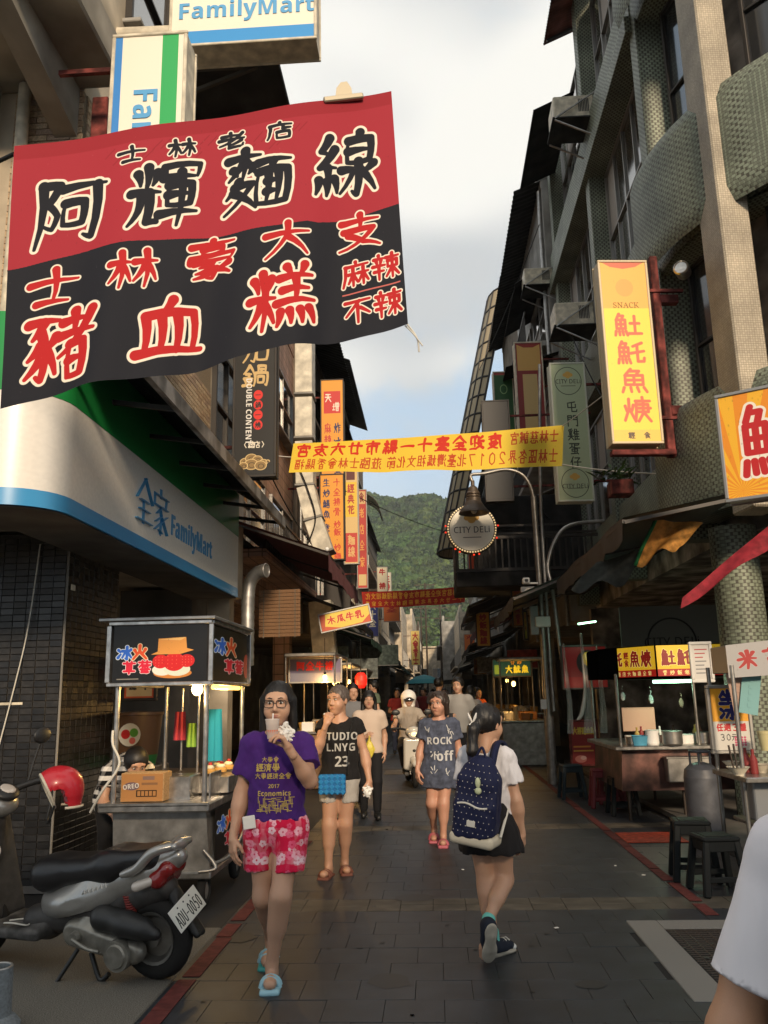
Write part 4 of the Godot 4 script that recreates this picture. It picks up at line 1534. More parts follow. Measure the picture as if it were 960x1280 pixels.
func right_corner() -> void:
	var o := thing("mosaic_building", "building with rounded corner in woven green mosaic, beige column and dark windows", "building", Vector3.ZERO)
	var cx := 6.5
	var cz := -10.8
	var r := 3.2
	var on := func(th: float, rr: float, y: float) -> Vector3:
		return V(cx - rr * cos(th), y, cz + rr * sin(th))
	# core behind the windows
	var b := MB.new()
	var poly := PackedVector2Array()
	for i in 13:
		var th := PI / 2 * i / 12.0
		var p: Vector3 = on.call(th, 2.75, 0)
		poly.append(W(p.x, p.z))
	poly.append(W(14, cz + 2.75))
	poly.append(W(14, -19.4))
	poly.append(W(3.75, -19.4))
	var lay := Transform3D(Basis(V(1, 0, 0), V(0, 0, 1), V(0, -1, 0)), Vector3.ZERO)
	b.prism(poly, -15.2, -3.35, lay)
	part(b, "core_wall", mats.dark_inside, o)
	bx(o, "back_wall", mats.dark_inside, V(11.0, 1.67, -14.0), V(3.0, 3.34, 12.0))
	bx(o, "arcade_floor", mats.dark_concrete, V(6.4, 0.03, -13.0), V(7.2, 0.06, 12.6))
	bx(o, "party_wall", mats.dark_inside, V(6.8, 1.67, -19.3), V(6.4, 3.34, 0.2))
	# parapets round the bend and straight on
	for q in [[3.65, 4.8], [7.15, 8.45], [11.25, 12.5]]:
		b = MB.new()
		var rows := []
		for y in [q[1], q[1] - 0.08, q[0] + 0.08, q[0]]:
			var row := []
			for i in 19:
				var th := PI / 2 * i / 18.0
				row.append(on.call(th, r - (0.04 if y == q[1] or y == q[0] else 0.0), y))
			row.append(V(9.0, y, cz + r))
			rows.append(row)
		b.grid(rows, Vector2.ZERO, Vector2.ONE, 0.3)
		var cap := []
		for rr in [r - 0.04, r - 0.5]:
			var row := []
			for i in 19:
				row.append(on.call(PI / 2 * i / 18.0, rr, q[1]))
			cap.append(row)
		b.grid(cap, Vector2.ZERO, Vector2.ONE, 0.05)
		cap = []
		for rr in [r - 0.04, r - 0.5]:
			var row := []
			for i in 19:
				row.append(on.call(PI / 2 * i / 18.0, rr, q[0]))
			cap.append(row)
		b.grid(cap, Vector2.ZERO, Vector2.ONE, 0.05)
		part(b, "curved_parapet", mats.green_mosaic, o)
		if q[0] < 11.0:
			b = MB.new()
			b.span(V(3.36, q[0] + 0.2, -19.2), V(3.8, q[1] - 0.1, -10.95), 0.01)
			part(b, "parapet", mats.green_mosaic, o)
	b = MB.new()
	b.span(V(3.2, 11.2, -19.4), V(3.8, 11.5, -10.95), 0.01)
	b.span(V(3.28, 11.5, -19.4), V(3.8, 12.2, -10.95), 0.01)
	part(b, "ledge", mats.green_mosaic, o)
	# piers
	for z in [-10.95, -14.75, -18.95]:
		b = MB.new()
		b.span(V(3.3, 3.4, z - 0.16), V(3.85, 15.4, z + 0.16), 0.01)
		part(b, "pier", mats.green_mosaic, o)
	for th in [deg_to_rad(30.0), deg_to_rad(72.0)]:
		var p: Vector3 = on.call(th, 3.34, 9.5)
		b = MB.new()
		b.box(V(0, 0, 0), V(0.36, 12.2, 0.5), 0.02)
		part(b, "column", mats.beige_mosaic, o, Transform3D(Basis(Vector3.UP, 0.12), p))
	# round columns at street level
	for th in [deg_to_rad(14.0), deg_to_rad(62.0)]:
		var p: Vector3 = on.call(th, 2.95, 0)
		b = MB.new()
		b.lathe([W(0.27, 0), W(0.27, 3.4)], 24)
		part(b, "street_column", mats.green_mosaic, o, T(p))
	# windows
	R.seed = 9
	for q in [[4.8, 7.12], [8.45, 11.2], [12.5, 15.1]]:
		var h: float = q[1] - q[0]
		for seg in [[3.0, 26.0], [34.0, 50.0], [51.0, 68.0]]:
			var ta: Vector3 = on.call(deg_to_rad(seg[0]), 2.84, 0)
			var tb2: Vector3 = on.call(deg_to_rad(seg[1]), 2.84, 0)
			var mid := (ta + tb2) / 2.0 + V(0, (q[0] + q[1]) / 2.0, 0)
			var along := (tb2 - ta).normalized()
			window_unit(o, Transform3D(Basis(along, Vector3.UP, along.cross(Vector3.UP)), mid), ta.distance_to(tb2), h, 2, 2, mats.frame_dark, mats.glass_dark, -1, false)
		for seg in [[-11.12, -14.58], [-14.92, -18.78]]:
			var len: float = seg[0] - seg[1]
			window_unit(o, Transform3D(Basis(Vector3.UP, -PI / 2), V(3.64, (q[0] + q[1]) / 2.0, (seg[0] + seg[1]) / 2.0)), len, h, 5, 2, mats.frame_alu, mats.glass_brown, [3, 5, 1][int(q[0]) % 3], false)
	# rusty roof over the top storey
	var t := thing("tin_roof", "rust red corrugated tin roof sheet jutting over the street eaves", "roof", Vector3.ZERO)
	part(corrugated(V(3.9, 15.6, -12.6), V(3.9, 15.6, -15.6), V(-1.1, -0.5, 0)), "roof_sheet", mats.tin_red, t)
	for z in [-12.8, -14.1, -15.4]:
		b = MB.new()
		b.bar(V(3.9, 15.55, z), V(2.85, 15.05, z), 0.05, 0.05)
		part(b, "rafter", mats.frame_dark, t)
	b = MB.new()
	b.lathe([W(0.0, 0.26), W(0.05, 0.25), W(0.09, 0.2), W(0.095, 0.02), W(0.08, 0.0), W(0.07, 0.02), W(0.0, 0.03)], 16, Transform3D(Basis(V(1, 0, 0), -PI / 2), Vector3.ZERO))
	solo(b, "vent_hood", mats.steel, "small round steel vent hood on the mosaic facade window", "vent", Transform3D(Basis(Vector3.UP, -0.5), V(3.2, 6.6, -9.6)))

func shop_house(side: float, z0: float, z1: float, h: float, wall: String, label: String, sd: int, detail := true, over := 0.0, line := 3.25) -> Node3D:
	# a row house: open shop below, windows above. The street lies towards -side
	R.seed = sd
	var o := thing("shop_house", label, "building", V(side * (line + R.randf_range(-0.08, 0.1)), 0, (z0 + z1) / 2.0), 0, "houses along the street")
	var len := z0 - z1
	var b := MB.new()
	b.span(V(0, 3.1, -len / 2), V(side * 8, h, len / 2))
	b.span(V(side * 3.0, 0, -len / 2), V(side * 8, 3.1, len / 2))
	b.span(V(0.02 * side, 0, -len / 2), V(side * 0.4, 3.1, -len / 2 + 0.35))
	part(b, "wall", mats[wall], o)
	var turn := -side * PI / 2
	var y := 3.9
	var n := maxi(1, int(len / 2.4))
	var gm: Material = mats.glass_dark if R.randf() < 0.5 else mats.glass_brown
	var fm: Material = mats.frame_alu if R.randf() < 0.6 else mats.frame_white
	while y + 2.0 < h:
		for i in n:
			var w := len / n - 0.7
			window_unit(o, Transform3D(Basis(Vector3.UP, turn), V(-side * 0.02, y + 1.0, -len / 2 + len * (i + 0.5) / n)), w, 1.5, 2, 1 if not detail else 2, fm, gm, R.randi() % 6)
		if R.randf() < 0.6:
			bx(o, "balcony", mats[wall], V(-side * 0.3, y - 0.05, 0), V(0.6, 0.14, len * 0.9), 0.01)
			var rail := MB.new()
			for k in int(len * 0.9 / 0.16):
				rail.box(V(-side * 0.58, y + 0.4, -len * 0.45 + 0.05 + k * 0.16), V(0.02, 0.76, 0.02))
			rail.box(V(-side * 0.58, y + 0.8, 0), V(0.04, 0.04, len * 0.9))
			part(rail, "balcony_rail", mats.frame_dark, o)
		y += 3.1
	bx(o, "parapet", mats[wall], V(side * 0.1, h + 0.3, 0), V(0.24, 0.6, len - 0.04), 0.01)
	tb(o, "drain_pipe", mats.galvanised, [V(-side * 0.06, 3.0, len / 2 - 0.2), V(-side * 0.06, h, len / 2 - 0.2)], 0.05, 8)
	if over > 0.0:
		part(corrugated(V(side * 0.2, h + 0.3, -len / 2), V(side * 0.2, h + 0.3, len / 2), V(-side * (over + 0.2), -over * 0.5, 0), 0.2, 0.02), "eave_sheet", mats.tin_black, o)
	return o

func lean_to(side: float, z0: float, z1: float, reach: float, y: float, drop: float, m: String, label: String, valance := 0.25) -> void:
	# shop awning: fabric or tin on a frame, hung on the wall line
	var o := thing("shop_awning", label, "awning", V(side * 3.2, y, (z0 + z1) / 2.0), 0, "awnings over the shops")
	var h := (z0 - z1) / 2.0
	var rows := []
	for i in 5:
		var t := i / 4.0
		var row := []
		for j in 9:
			var s := j / 8.0
			row.append(V(-side * reach * t, -drop * t - 0.05 * sin(PI * s) * sin(PI * t) - 0.02 * sin(s * 25.0) * t, lerpf(h, -h, s) * (1.0 if side < 0 else -1.0)))
		rows.append(row)
	var b := MB.new()
	b.grid(rows, Vector2.ZERO, Vector2.ONE, 0.008)
	part(b, "canopy", mats[m], o)
	if valance > 0.0:
		rows = []
		for i in 2:
			var row := []
			for j in 17:
				var s := j / 16.0
				row.append(V(-side * (reach + 0.01 + 0.02 * sin(s * 40.0) * i), -drop - 0.02 * sin(s * 12.5) - i * valance * (1.0 - 0.1 * sin(s * 33.0)), lerpf(h, -h, s) * (1.0 if side < 0 else -1.0)))
			rows.append(row)
		b = MB.new()
		b.grid(rows, Vector2.ZERO, Vector2.ONE, 0.006)
		part(b, "valance", mats[m], o)
	b = MB.new()
	for z in [-h, 0.0, h]:
		b.bar(V(0, -0.06, z), V(-side * reach, -drop - 0.04, z), 0.035, 0.035)
	b.bar(V(-side * reach, -drop - 0.03, -h), V(-side * reach, -drop - 0.03, h), 0.035, 0.035)
	part(b, "frame", mats.frame_dark, o)

func street_rows() -> void:
	var L := [
		[-13.0, -19.6, 9.9, "pink_tile", "house in pink square tiles with a white duct on its front", 0.0],
		[-19.6, -27.0, 11.2, "brown_wall", "brown house behind the tall orange signs", 0.9],
		[-27.0, -35.0, 13.0, "grey_wall", "tall grey house with black eaves beyond the orange signs", 0.8],
		[-35.0, -43.0, 9.6, "cream_wall", "cream house with a green curved canopy before the hill", 0.4],
		[-43.0, -52.0, 10.2, "brown_wall", "brown row house halfway down the orange sign side", 0.3],
		[-52.0, -62.0, 8.8, "cream_wall", "low cream house under the far red banner", 0.3],
		[-62.0, -74.0, 9.6, "grey_wall", "grey house farther down the orange sign side", 0.0],
		[-74.0, -90.0, 9.0, "cream_wall", "sunlit cream house near the far end of the street", 0.0, 2.7], [-90.0, -112.0, 10.0, "cream_wall", "sunlit cream house where the street narrows", 0.0, 2.1], [-112.0, -140.0, 10.5, "brown_wall", "last brown house on the orange sign side", 0.0, 1.7]]
	for i in L.size():
		var q: Array = L[i]
		shop_house(-1.0, q[0], q[1], q[2], q[3], q[4], 100 + i, i < 4, q[5], q[6] if q.size() > 6 else 3.25)
	var Rr := [
		[-19.4, -25.5, 14.2, "grey_wall", "grey house with tin eaves next to the green mosaic building", 0.7],
		[-25.5, -32.0, 15.0, "brown_wall", "dark brown house behind the caged stair", 0.6],
		[-32.0, -40.0, 13.5, "grey_wall", "grey house with a flat roof behind the lamp sign", 0.0],
		[-40.0, -49.0, 12.6, "cream_wall", "cream house with a pitched eave above the round sign", 0.5],
		[-49.0, -60.0, 9.0, "grey_wall", "low grey house right of the hill view", 0.0],
		[-60.0, -74.0, 9.8, "brown_wall", "brown house far along the shaded side", 0.3],
		[-74.0, -95.0, 8.6, "cream_wall", "cream house at the far shaded end", 0.0, 2.4], [-95.0, -140.0, 9.6, "grey_wall", "last grey house on the shaded side", 0.0, 1.2]]
	for i in Rr.size():
		var q: Array = Rr[i]
		shop_house(1.0, q[0], q[1], q[2], q[3], q[4], 200 + i, i < 3, q[5], q[6] if q.size() > 6 else 3.25)
	# the house that closes the view
	R.seed = 300
	var o := thing("end_house", "small pale yellow house closing the view at the end of the street", "building", V(-0.6, 0, -142))
	var b := MB.new()
	b.span(V(-7, 0, -8), V(6, 9.2, 0))
	part(b, "wall", mats.cream_wall, o)
	for y in [1.6, 4.6]:
		for x in [-3.6, -1.2, 1.2, 3.4]:
			window_unit(o, T(V(x, y + 0.4, 0.03)), 1.5, 1.6, 2, 1, mats.frame_white, mats.glass_dark, R.randi() % 3)
	bx(o, "cornice", mats.cream_wall, V(-0.5, 9.3, 0.1), V(13.2, 0.25, 0.5), 0.02)
	# unseen house added behind the viewer to keep low sun off the street
	o = thing("added_shade_house", "plain grey house added out of view across the junction to shade the street", "building", V(5.5, 0, 13.5))
	b = MB.new()
	b.span(V(-6, 0, -6), V(6, 6.4, 6))
	part(b, "wall", mats.grey_wall, o)
	for y in [1.4, 4.4]:
		for x in [-4.0, 0.0, 4.0]:
			window_unit(o, Transform3D(Basis(Vector3.UP, PI), V(x, y + 0.4, -6.03)), 2.2, 1.7, 2, 1, mats.frame_alu, mats.glass_dark)
	# awnings
	lean_to(-1.0, -12.5, -17.4, 1.65, 4.3, 0.62, "burgundy", "burgundy canvas awning with a white ball finial beyond the store fascia", 0.3)
	lean_to(-1.0, -18.0, -24.0, 1.5, 3.9, 0.6, "tin_black", "sooty black awning past the burgundy one", 0.2)
	lean_to(-1.0, -24.6, -32.0, 1.4, 3.7, 0.5, "tin_green", "faded green awning over the bulb-lit stalls", 0.2)
	lean_to(-1.0, -32.6, -44.0, 1.5, 3.7, 0.5, "tin_black", "dark awning under the far signs", 0.2)
	lean_to(-1.0, -45.0, -60.0, 1.5, 3.6, 0.5, "tin_green", "green awning far down the orange sign side", 0.2)
	lean_to(-1.0, -61.0, -80.0, 1.5, 3.6, 0.5, "tin_grey", "grey awning at the far end of the orange sign side", 0.2)
	lean_to(1.0, -8.3, -12.9, 1.25, 3.45, 0.25, "tarp_black", "black tarpaulin awning above the yellow lit food stall", 0.25)
	lean_to(1.0, -13.2, -17.5, 1.9, 3.75, 0.75, "tarp_black", "torn black tarpaulin awning behind the lamp post", 0.2)
	lean_to(1.0, -17.8, -23.0, 2.4, 4.3, 0.95, "tin_black", "broad black awning below the round sign", 0.15)
	lean_to(1.0, -23.4, -29.0, 1.9, 4.2, 0.8, "burgundy", "dull red awning at the end of the red banner", 0.25)
	lean_to(1.0, -29.5, -38.0, 1.9, 3.8, 0.6, "tin_black", "low black awning past the dull red one", 0.2)
	lean_to(1.0, -38.5, -52.0, 1.7, 3.7, 0.5, "tin_grey", "grey tin awning half way along the shaded side", 0.2)
	lean_to(1.0, -53.0, -74.0, 1.6, 3.6, 0.5, "tin_black", "black awning far along the shaded side", 0.2)

func cloth_banner(called: String, label: String, tl: Vector3, tr: Vector3, br: Vector3, bl: Vector3, m: Material, wave: float, drop: float, sd: int, folds := 3.0) -> Node3D:
	var o := thing(called, label, "banner", (tl + tr) / 2.0)
	R.seed = sd
	var ph := R.randf() * 6.0
	var rows := []
	var nn := (tr - tl).cross(bl - tl).normalized()
	for i in 17:
		var t := i / 16.0
		var row := []
		for j in 49:
			var s := j / 48.0
			var p := tl.lerp(tr, s).lerp(bl.lerp(br, s), t)
			p.y -= drop * 4.0 * s * (1.0 - s)
			p += nn * wave * (sin(s * TAU * folds + ph + t * 1.5) * (0.35 + 0.65 * t) + 0.4 * sin(s * TAU * folds * 2.3 + t * 4.0 + ph) * t)
			p.y += wave * 0.35 * sin(s * TAU * folds * 0.8 + ph) * t
			row.append(p - o.position)
		rows.append(row)
	var b := MB.new()
	b.grid(rows)
	part(b, "cloth", m, o)
	return o

func signs() -> void:
	var white := C(0.90, 0.87, 0.80)
	# --- red and black cloth banner
	var s := Sheet.new(1280, 880, C(0.62, 0.18, 0.225))
	var red := C(0.70, 0.14, 0.15)
	var ink := C(0.11, 0.12, 0.15)
	s.rect(0, 0, 1280, 52, C(0.58, 0.15, 0.19))
	var edge := PackedVector2Array([W(-5, 890)])
	for i in 41:
		edge.append(W(i * 32.0, 432 - 18.0 * sin(i * 0.16) + (8.0 if i > 30 else 0.0)))
	edge.append(W(1290, 890))
	s.poly(edge, C(0.115, 0.125, 0.155))
	for k in 26:
		var y := 60.0 + R.randf() * 70.0
		s.ink([PackedVector2Array([W(290 + k * 26, y + 30), W(320 + k * 26, y)])], C(0.56, 0.15, 0.19), 2.0)
	write(s, "士林老店", 330, 66, 92, 62, W(166, -1), 5.5, ink, white, 4.5, 0.5)
	write(s, "阿輝麵線", 66, 148, 226, 232, W(308, -4), 11.5, ink, white, 9.0, 0.95, 24)
	write(s, "士林豪大支", 62, 452, 158, 128, W(249, -3), 8.5, red, white, 5.5, 0.9, 10)
	write(s, "豬", 62, 610, 210, 222, Vector2.ZERO, 12.0, red, white, 8.5, 0.8, 12)
	write(s, "血", 400, 628, 206, 196, Vector2.ZERO, 13.0, red, white, 9.0, 0.6, 10)
	write(s, "糕", 752, 602, 226, 216, Vector2.ZERO, 11.0, red, white, 8.5, 0.8, 10)
	write(s, "麻辣", 1072, 608, 92, 88, W(102, 0), 5.5, red, white, 4.5, 0.4)
	s.rect(1070, 718, 196, 5, C(0.75, 0.4, 0.38))
	write(s, "不辣", 1072, 740, 92, 88, W(102, 0), 5.5, red, white, 4.5, 0.4)
	R.seed = 6
	s.wear(R, 260, C(0.1, 0.08, 0.08), 2.5, 0.12)
	s.wear(R, 140, C(0.9, 0.8, 0.75), 1.8, 0.12)
	var bm := mat("banner_print", Color.WHITE, 0.75, 0, {"tex": s.tex(), "back": Color(0.18, 0.12, 0.12)})
	var o := cloth_banner("cloth_banner", "red and black cloth banner with large brushed characters strung over the corner", V(-2.10, 4.37, -3.75), V(-0.13, 4.90, -4.15), V(-0.08, 3.45, -4.15), V(-2.07, 2.94, -3.75), bm, 0.034, 0.0, 4, 2.6)
	var clip := thing("spring_clip", "small brass spring clip gripping the upper edge of the red banner", "clip", V(-0.40, 4.83, -4.09), 0.2)
	var b := MB.new()
	b.box(V(0, -0.01, 0), V(0.23, 0.035, 0.03), 0.006, Basis(V(0, 0, 1), 0.22))
	part(b, "jaw", mat("brass", lin(0.34, 0.30, 0.22), 0.5, 0.4), clip)
	b = MB.new()
	b.prism(PackedVector2Array([W(-0.045, 0.0), W(0.05, 0.02), W(0.045, 0.06), W(0.02, 0.10), W(-0.015, 0.09), W(-0.04, 0.05)]), -0.004, 0.004)
	part(b, "grip", mats.brass, clip)
	b = MB.new()
	b.tube(sag(V(-2.1, 4.33, -3.75), V(-6.0, 4.6, -5.3), 0.15), 0.012, 6)
	solo(b, "rope", mats.cable_black, "black rope tying the red banner to the wall", "rope")
	b = MB.new()
	b.tube(curve([V(-0.08, 3.46, -4.15), V(-0.03, 3.38, -4.15), V(-0.02, 3.30, -4.16)]), 0.005, 5)
	b.tube(curve([V(-0.09, 3.45, -4.15), V(-0.05, 3.40, -4.14), V(0.0, 3.33, -4.15)]), 0.004, 5)
	solo(b, "frayed_cord", mats.rope_white, "pale frayed cord hanging off the corner of the red banner", "cord")
	# --- big white sign and the upright one beside it
	var sheet := Sheet.new(16, 256, C(0.93, 0.90, 0.83))
	sheet.rect(0, 226, 16, 30, C(0.24, 0.58, 0.84))
	sheet.rect(0, 0, 16, 60, C(0.16, 0.60, 0.30))
	o = box_sign("sign_box", "large white store sign box with blue lettering and stripe high over the banner", V(-1.685, 8.52, -7.15), V(1.49, 1.32, 0.3), print_mat("white_sign_print", sheet, 0.35), 0.0, -1.3, mats.cream_paint)
	part(words("FamilyMart", 0.188, true, 0.006), "lettering", mat("sky_blue", lin(0.10, 0.36, 0.66), 0.4), o, T(V(0.03, -0.25, 0.158)))
	sheet = Sheet.new(256, 16, C(0.93, 0.90, 0.83))
	sheet.rect(0, 0, 26, 16, C(0.24, 0.52, 0.80))
	sheet.rect(176, 0, 60, 16, C(0.20, 0.66, 0.36))
	o = box_sign("sign_box", "upright white store sign box with green and blue stripes beside the brick pier", V(-2.12, 6.08, -5.8), V(0.62, 1.46, 0.26), print_mat("upright_sign_print", sheet, 0.35), 0.0, -0.8, mats.cream_paint)
	part(words("FamilyMart", 0.20, true, 0.006), "lettering", mats.sky_blue, o, Transform3D(Basis(V(0, 0, 1), -PI / 2), V(-0.02, -0.52, 0.138)))
	# --- black sign with gold characters
	s = Sheet.new(256, 1280, C(0.085, 0.075, 0.07))
	var gold := C(0.80, 0.68, 0.46)
	for i in 4:
		write(s, "鍋加鍋加"[[0, 0, 1, 0][i]] if i > 0 else "一", 48, 150 + i * 150, 165, 138, Vector2.ZERO, 8.0, gold, gold, 0.0, 0.6, 14)
	var dot := C(0.85, 0.15, 0.12)
	for i in 4:
		s.oval(150, 790 + i * 62, 30, 30, dot)
		write(s, "一鍋一燒"[i], 132, 772 + i * 62, 36, 36, Vector2.ZERO, 2.2, C(0.1, 0.05, 0.05))
	write(s, "(總店)", 50, 1076, 40, 40, W(38, 0), 2.6, white, white, 0.0, 0.0)
	for q in [[70, 1200, 34], [110, 1180, 40], [150, 1188, 34], [188, 1206, 28], [216, 1200, 14], [110, 1216, 46], [60, 1222, 30], [170, 1224, 40]]:
		s.oval(q[0], q[1], q[2], q[2] * 0.72, C(0.55, 0.44, 0.26))
		s.oval(q[0], q[1], q[2], q[2] * 0.72, C(0.85, 0.74, 0.52), 4.0)
		s.oval(q[0] + 3, q[1] + 4, q[2] * 0.5, q[2] * 0.36, C(0.2, 0.16, 0.1), 3.0)
	o = box_sign("sign_box", "tall black sign with gold brushed characters and red dots beyond the awning", V(-2.145, 5.6, -10.0), V(0.56, 2.8, 0.16), print_mat("black_sign_print", s, 0.4), 0.0, -0.85, mats.frame_dark)
	part(words("DOUBLE CONTENT", 0.075, true, 0.003), "lettering", mats.white_paint, o, Transform3D(Basis(V(0, 0, 1), -PI / 2), V(-0.075, -0.53, 0.085)))
	# --- orange signs
	var orange := C(0.88, 0.60, 0.17)
	var navy := C(0.10, 0.12, 0.34)
	s = Sheet.new(200, 900, orange)
	s.rect(22, 90, 156, 180, C(0.78, 0.16, 0.15))
	write(s, "天", 34, 106, 58, 70, Vector2.ZERO, 5.0, white)
	write(s, "增", 104, 182, 60, 70, Vector2.ZERO, 4.0, white)
	write(s, "麻辣鍋", 26, 350, 62, 80, W(0, 96), 4.0, C(0.75, 0.2, 0.15), white, 0.0, 0.5)
	write(s, "炸冰", 116, 350, 62, 80, W(0, 116), 4.5, navy, white, 0.0, 0.5)
	write(s, "排骨", 116, 620, 62, 80, W(0, 100), 4.0, navy, white, 0.0, 0.5)
	box_sign("sign_box", "orange sign with a red panel above the yellow street banner", V(-2.33, 7.9, -20.0), V(0.6, 3.0, 0.2), print_mat("orange_print_a", s), 0.0, -0.9, mats.frame_dark)
	s = Sheet.new(220, 880, orange)
	write(s, "生炒鱔魚", 24, 40, 66, 82, W(0, 112), 4.5, navy, navy, 0.0, 0.5)
	write(s, "意麵·", 24, 520, 66, 82, W(0, 112), 4.5, navy, navy, 0.0, 0.5)
	write(s, "十全排骨", 126, 40, 66, 82, W(0, 104), 4.5, C(0.78, 0.2, 0.1), navy, 0.0, 0.5)
	write(s, "炒飯·炒麵", 126, 486, 66, 76, W(0, 80), 4.2, C(0.78, 0.2, 0.1), navy, 0.0, 0.5)
	box_sign("sign_box", "orange sign with two columns of brushed writing below the yellow street banner", V(-2.12, 5.4, -18.0), V(0.56, 1.95, 0.18), print_mat("orange_print_b", s), 0.0, -1.0, mats.frame_dark)
	s = Sheet.new(160, 900, C(0.86, 0.74, 0.50))
	s.rect(28, 30, 104, 90, C(0.35, 0.10, 0.10))
	s.rect(8, 140, 144, 330, C(0.90, 0.76, 0.22))
	write(s, "經典花", 40, 160, 82, 82, W(0, 100), 6.0, C(0.70, 0.20, 0.14), white, 0.0, 0.3)
	s.rect(8, 620, 144, 270, C(0.76, 0.22, 0.18))
	write(s, "麵線", 40, 640, 82, 90, W(0, 110), 5.0, C(0.86, 0.70, 0.45), white, 0.0, 0.3)
	box_sign("sign_box", "narrow cream and yellow sign just behind the orange ones", V(-2.08, 6.3, -22.0), V(0.42, 2.7, 0.16), print_mat("cream_print", s), 0.0, -1.0)
	s = Sheet.new(140, 900, C(0.74, 0.20, 0.17))
	s.rect(10, 10, 120, 120, C(0.84, 0.70, 0.48))
	write(s, "食", 30, 24, 80, 90, Vector2.ZERO, 6.0, C(0.5, 0.12, 0.1))
	write(s, "老店全家", 34, 170, 72, 90, W(0, 150), 5.0, C(0.88, 0.62, 0.30), white, 0.0, 0.3)
	s.rect(10, 780, 120, 100, C(0.84, 0.74, 0.52))
	box_sign("sign_box", "narrow red sign behind the cream and yellow one", V(-2.12, 6.4, -26.0), V(0.34, 3.2, 0.14), print_mat("red_print", s), 0.0, -1.0)
	for q in [[V(-2.2, 6.6, -38.0), V(0.5, 1.4, 0.15), C(0.9, 0.86, 0.76), "white sign with red writing under the far red banner", "牛肉排"],
			[V(-1.9, 5.4, -40.0), V(0.8, 0.9, 0.15), C(0.88, 0.45, 0.18), "square orange sign far along the street", "香全"],
			[V(-2.4, 4.6, -34.0), V(0.5, 1.5, 0.15), C(0.16, 0.22, 0.55), "blue sign below the far red banner", "大十全"],
			[V(-1.3, 5.0, -64.0), V(0.7, 2.6, 0.15), C(0.92, 0.80, 0.45), "tall yellow sign at the far bend", "大會香士"],
			[V(-2.5, 7.4, -48.0), V(0.5, 2.2, 0.15), C(0.86, 0.84, 0.78), "tall white sign on the far cream houses", "生炒魚"],
			[V(2.0, 4.2, -46.0), V(0.6, 1.0, 0.15), C(0.86, 0.46, 0.20), "small orange sign on the far shaded side", "火"]]:
		s = Sheet.new(64, 192, q[2])
		var tc := C(0.70, 0.12, 0.10) if q[2].r > 0.6 else Color(0.9, 0.88, 0.8)
		write(s, q[4], 12, 10, 40, 40, W(0, 46), 3.4, tc)
		box_sign("sign_box", q[3], q[0], q[1], print_mat("far_print_" + q[3].left(14), s), 0.0, 0.9 * signf(q[0].x))
	# --- yellow street banner, seen from behind so its writing runs backwards
	s = Sheet.new(1600, 200, C(0.93, 0.80, 0.27))
	var vr := C(0.83, 0.20, 0.12)
	write(s, "士林慈諴宮", 30, 18, 50, 62, W(58, 0), 3.2, C(0.78, 0.30, 0.14), vr, 0.0, 0.3)
	write(s, "度迎全臺十一縣市廿六友宮", 360, 14, 82, 78, W(103, 0), 6.5, vr, vr, 0.0, 0.5)
	write(s, "士林區各界2017北臺灣媽祖文化節", 30, 112, 50, 68, W(59, 0), 3.2, C(0.78, 0.30, 0.14), vr, 0.0, 0.3)
	write(s, "蒞臨士林會香賜福", 1060, 112, 56, 68, W(65, 0), 3.2, C(0.78, 0.30, 0.14), vr, 0.0, 0.3)
	s.im.flip_x()
	R.seed = 5
	s.wear(R, 120, C(0.6, 0.48, 0.15), 2.0, 0.2)
	var ym := mat("yellow_banner_print", Color.WHITE, 0.6, 0, {"tex": s.tex(), "back": Color(0.5, 0.42, 0.12)})
	cloth_banner("street_banner", "yellow banner with red writing stretched right across the street", V(-2.16, 5.58, -13), V(2.23, 5.72, -13), V(2.16, 5.04, -13), V(-2.24, 5.10, -13), ym, 0.022, 0.03, 9, 3.4)
	b = MB.new()
	b.tube(sag(V(-2.2, 5.35, -13), V(-2.95, 5.5, -12.9), 0.03), 0.008, 5)
	solo(b, "rope", mats.rope_white, "short white rope holding the end of the yellow banner by the pink tiles", "rope")
	b = MB.new()
	b.tube(sag(V(2.2, 5.7, -13), V(2.9, 5.75, -10.6), 0.02), 0.008, 5)
	b.tube(sag(V(2.16, 5.06, -13), V(3.2, 4.25, -10.7), 0.03), 0.010, 5)
	solo(b, "rope", mats.rope_white, "white rope running from the yellow banner to the mosaic wall", "rope")
	b = MB.new()
	for i in 3:
		b.tube(curve([V(3.2, 4.25, -10.7), V(3.16 + 0.04 * i, 4.3, -10.66), V(3.2, 4.16 - 0.03 * i, -10.66), V(3.18, 4.12, -10.68), V(3.19, 4.05 - 0.03 * i, -10.66)]), 0.008, 5)
	solo(b, "rope_knot", mats.rope_white, "loose white rope knot tied below the tall yellow sign", "knot")
	s = Sheet.new(1024, 150, C(0.74, 0.19, 0.14))
	var yl := C(0.90, 0.66, 0.24)
	write(s, "士林慈宮迎全臺縣市友會香賜福媽祖文化", 24, 16, 46, 56, W(54, 0), 3.6, yl)
	write(s, "十一廿六各界北灣節臨林士大全家香", 24, 92, 40, 42, W(62, 0), 3.0, yl)
	s.im.flip_x()
	cloth_banner("street_banner", "red banner with yellow writing across the street below the hill", V(-2.5, 5.2, -30), V(1.25, 5.3, -30), V(1.2, 4.72, -30), V(-2.45, 4.62, -30), mat("red_banner_print", Color.WHITE, 0.6, 0, {"tex": s.tex(), "back": Color(0.3, 0.08, 0.05)}), 0.02, 0.04, 12, 3.0)
	# --- tall yellow snack sign
	s = Sheet.new(256, 1024, C(0.93, 0.83, 0.25))
	s.rect(0, 0, 256, 272, C(0.92, 0.68, 0.26))
	s.poly(PackedVector2Array([W(10, 0), W(246, 0), W(200, 26), W(128, 38), W(56, 26)]), C(0.80, 0.36, 0.22))
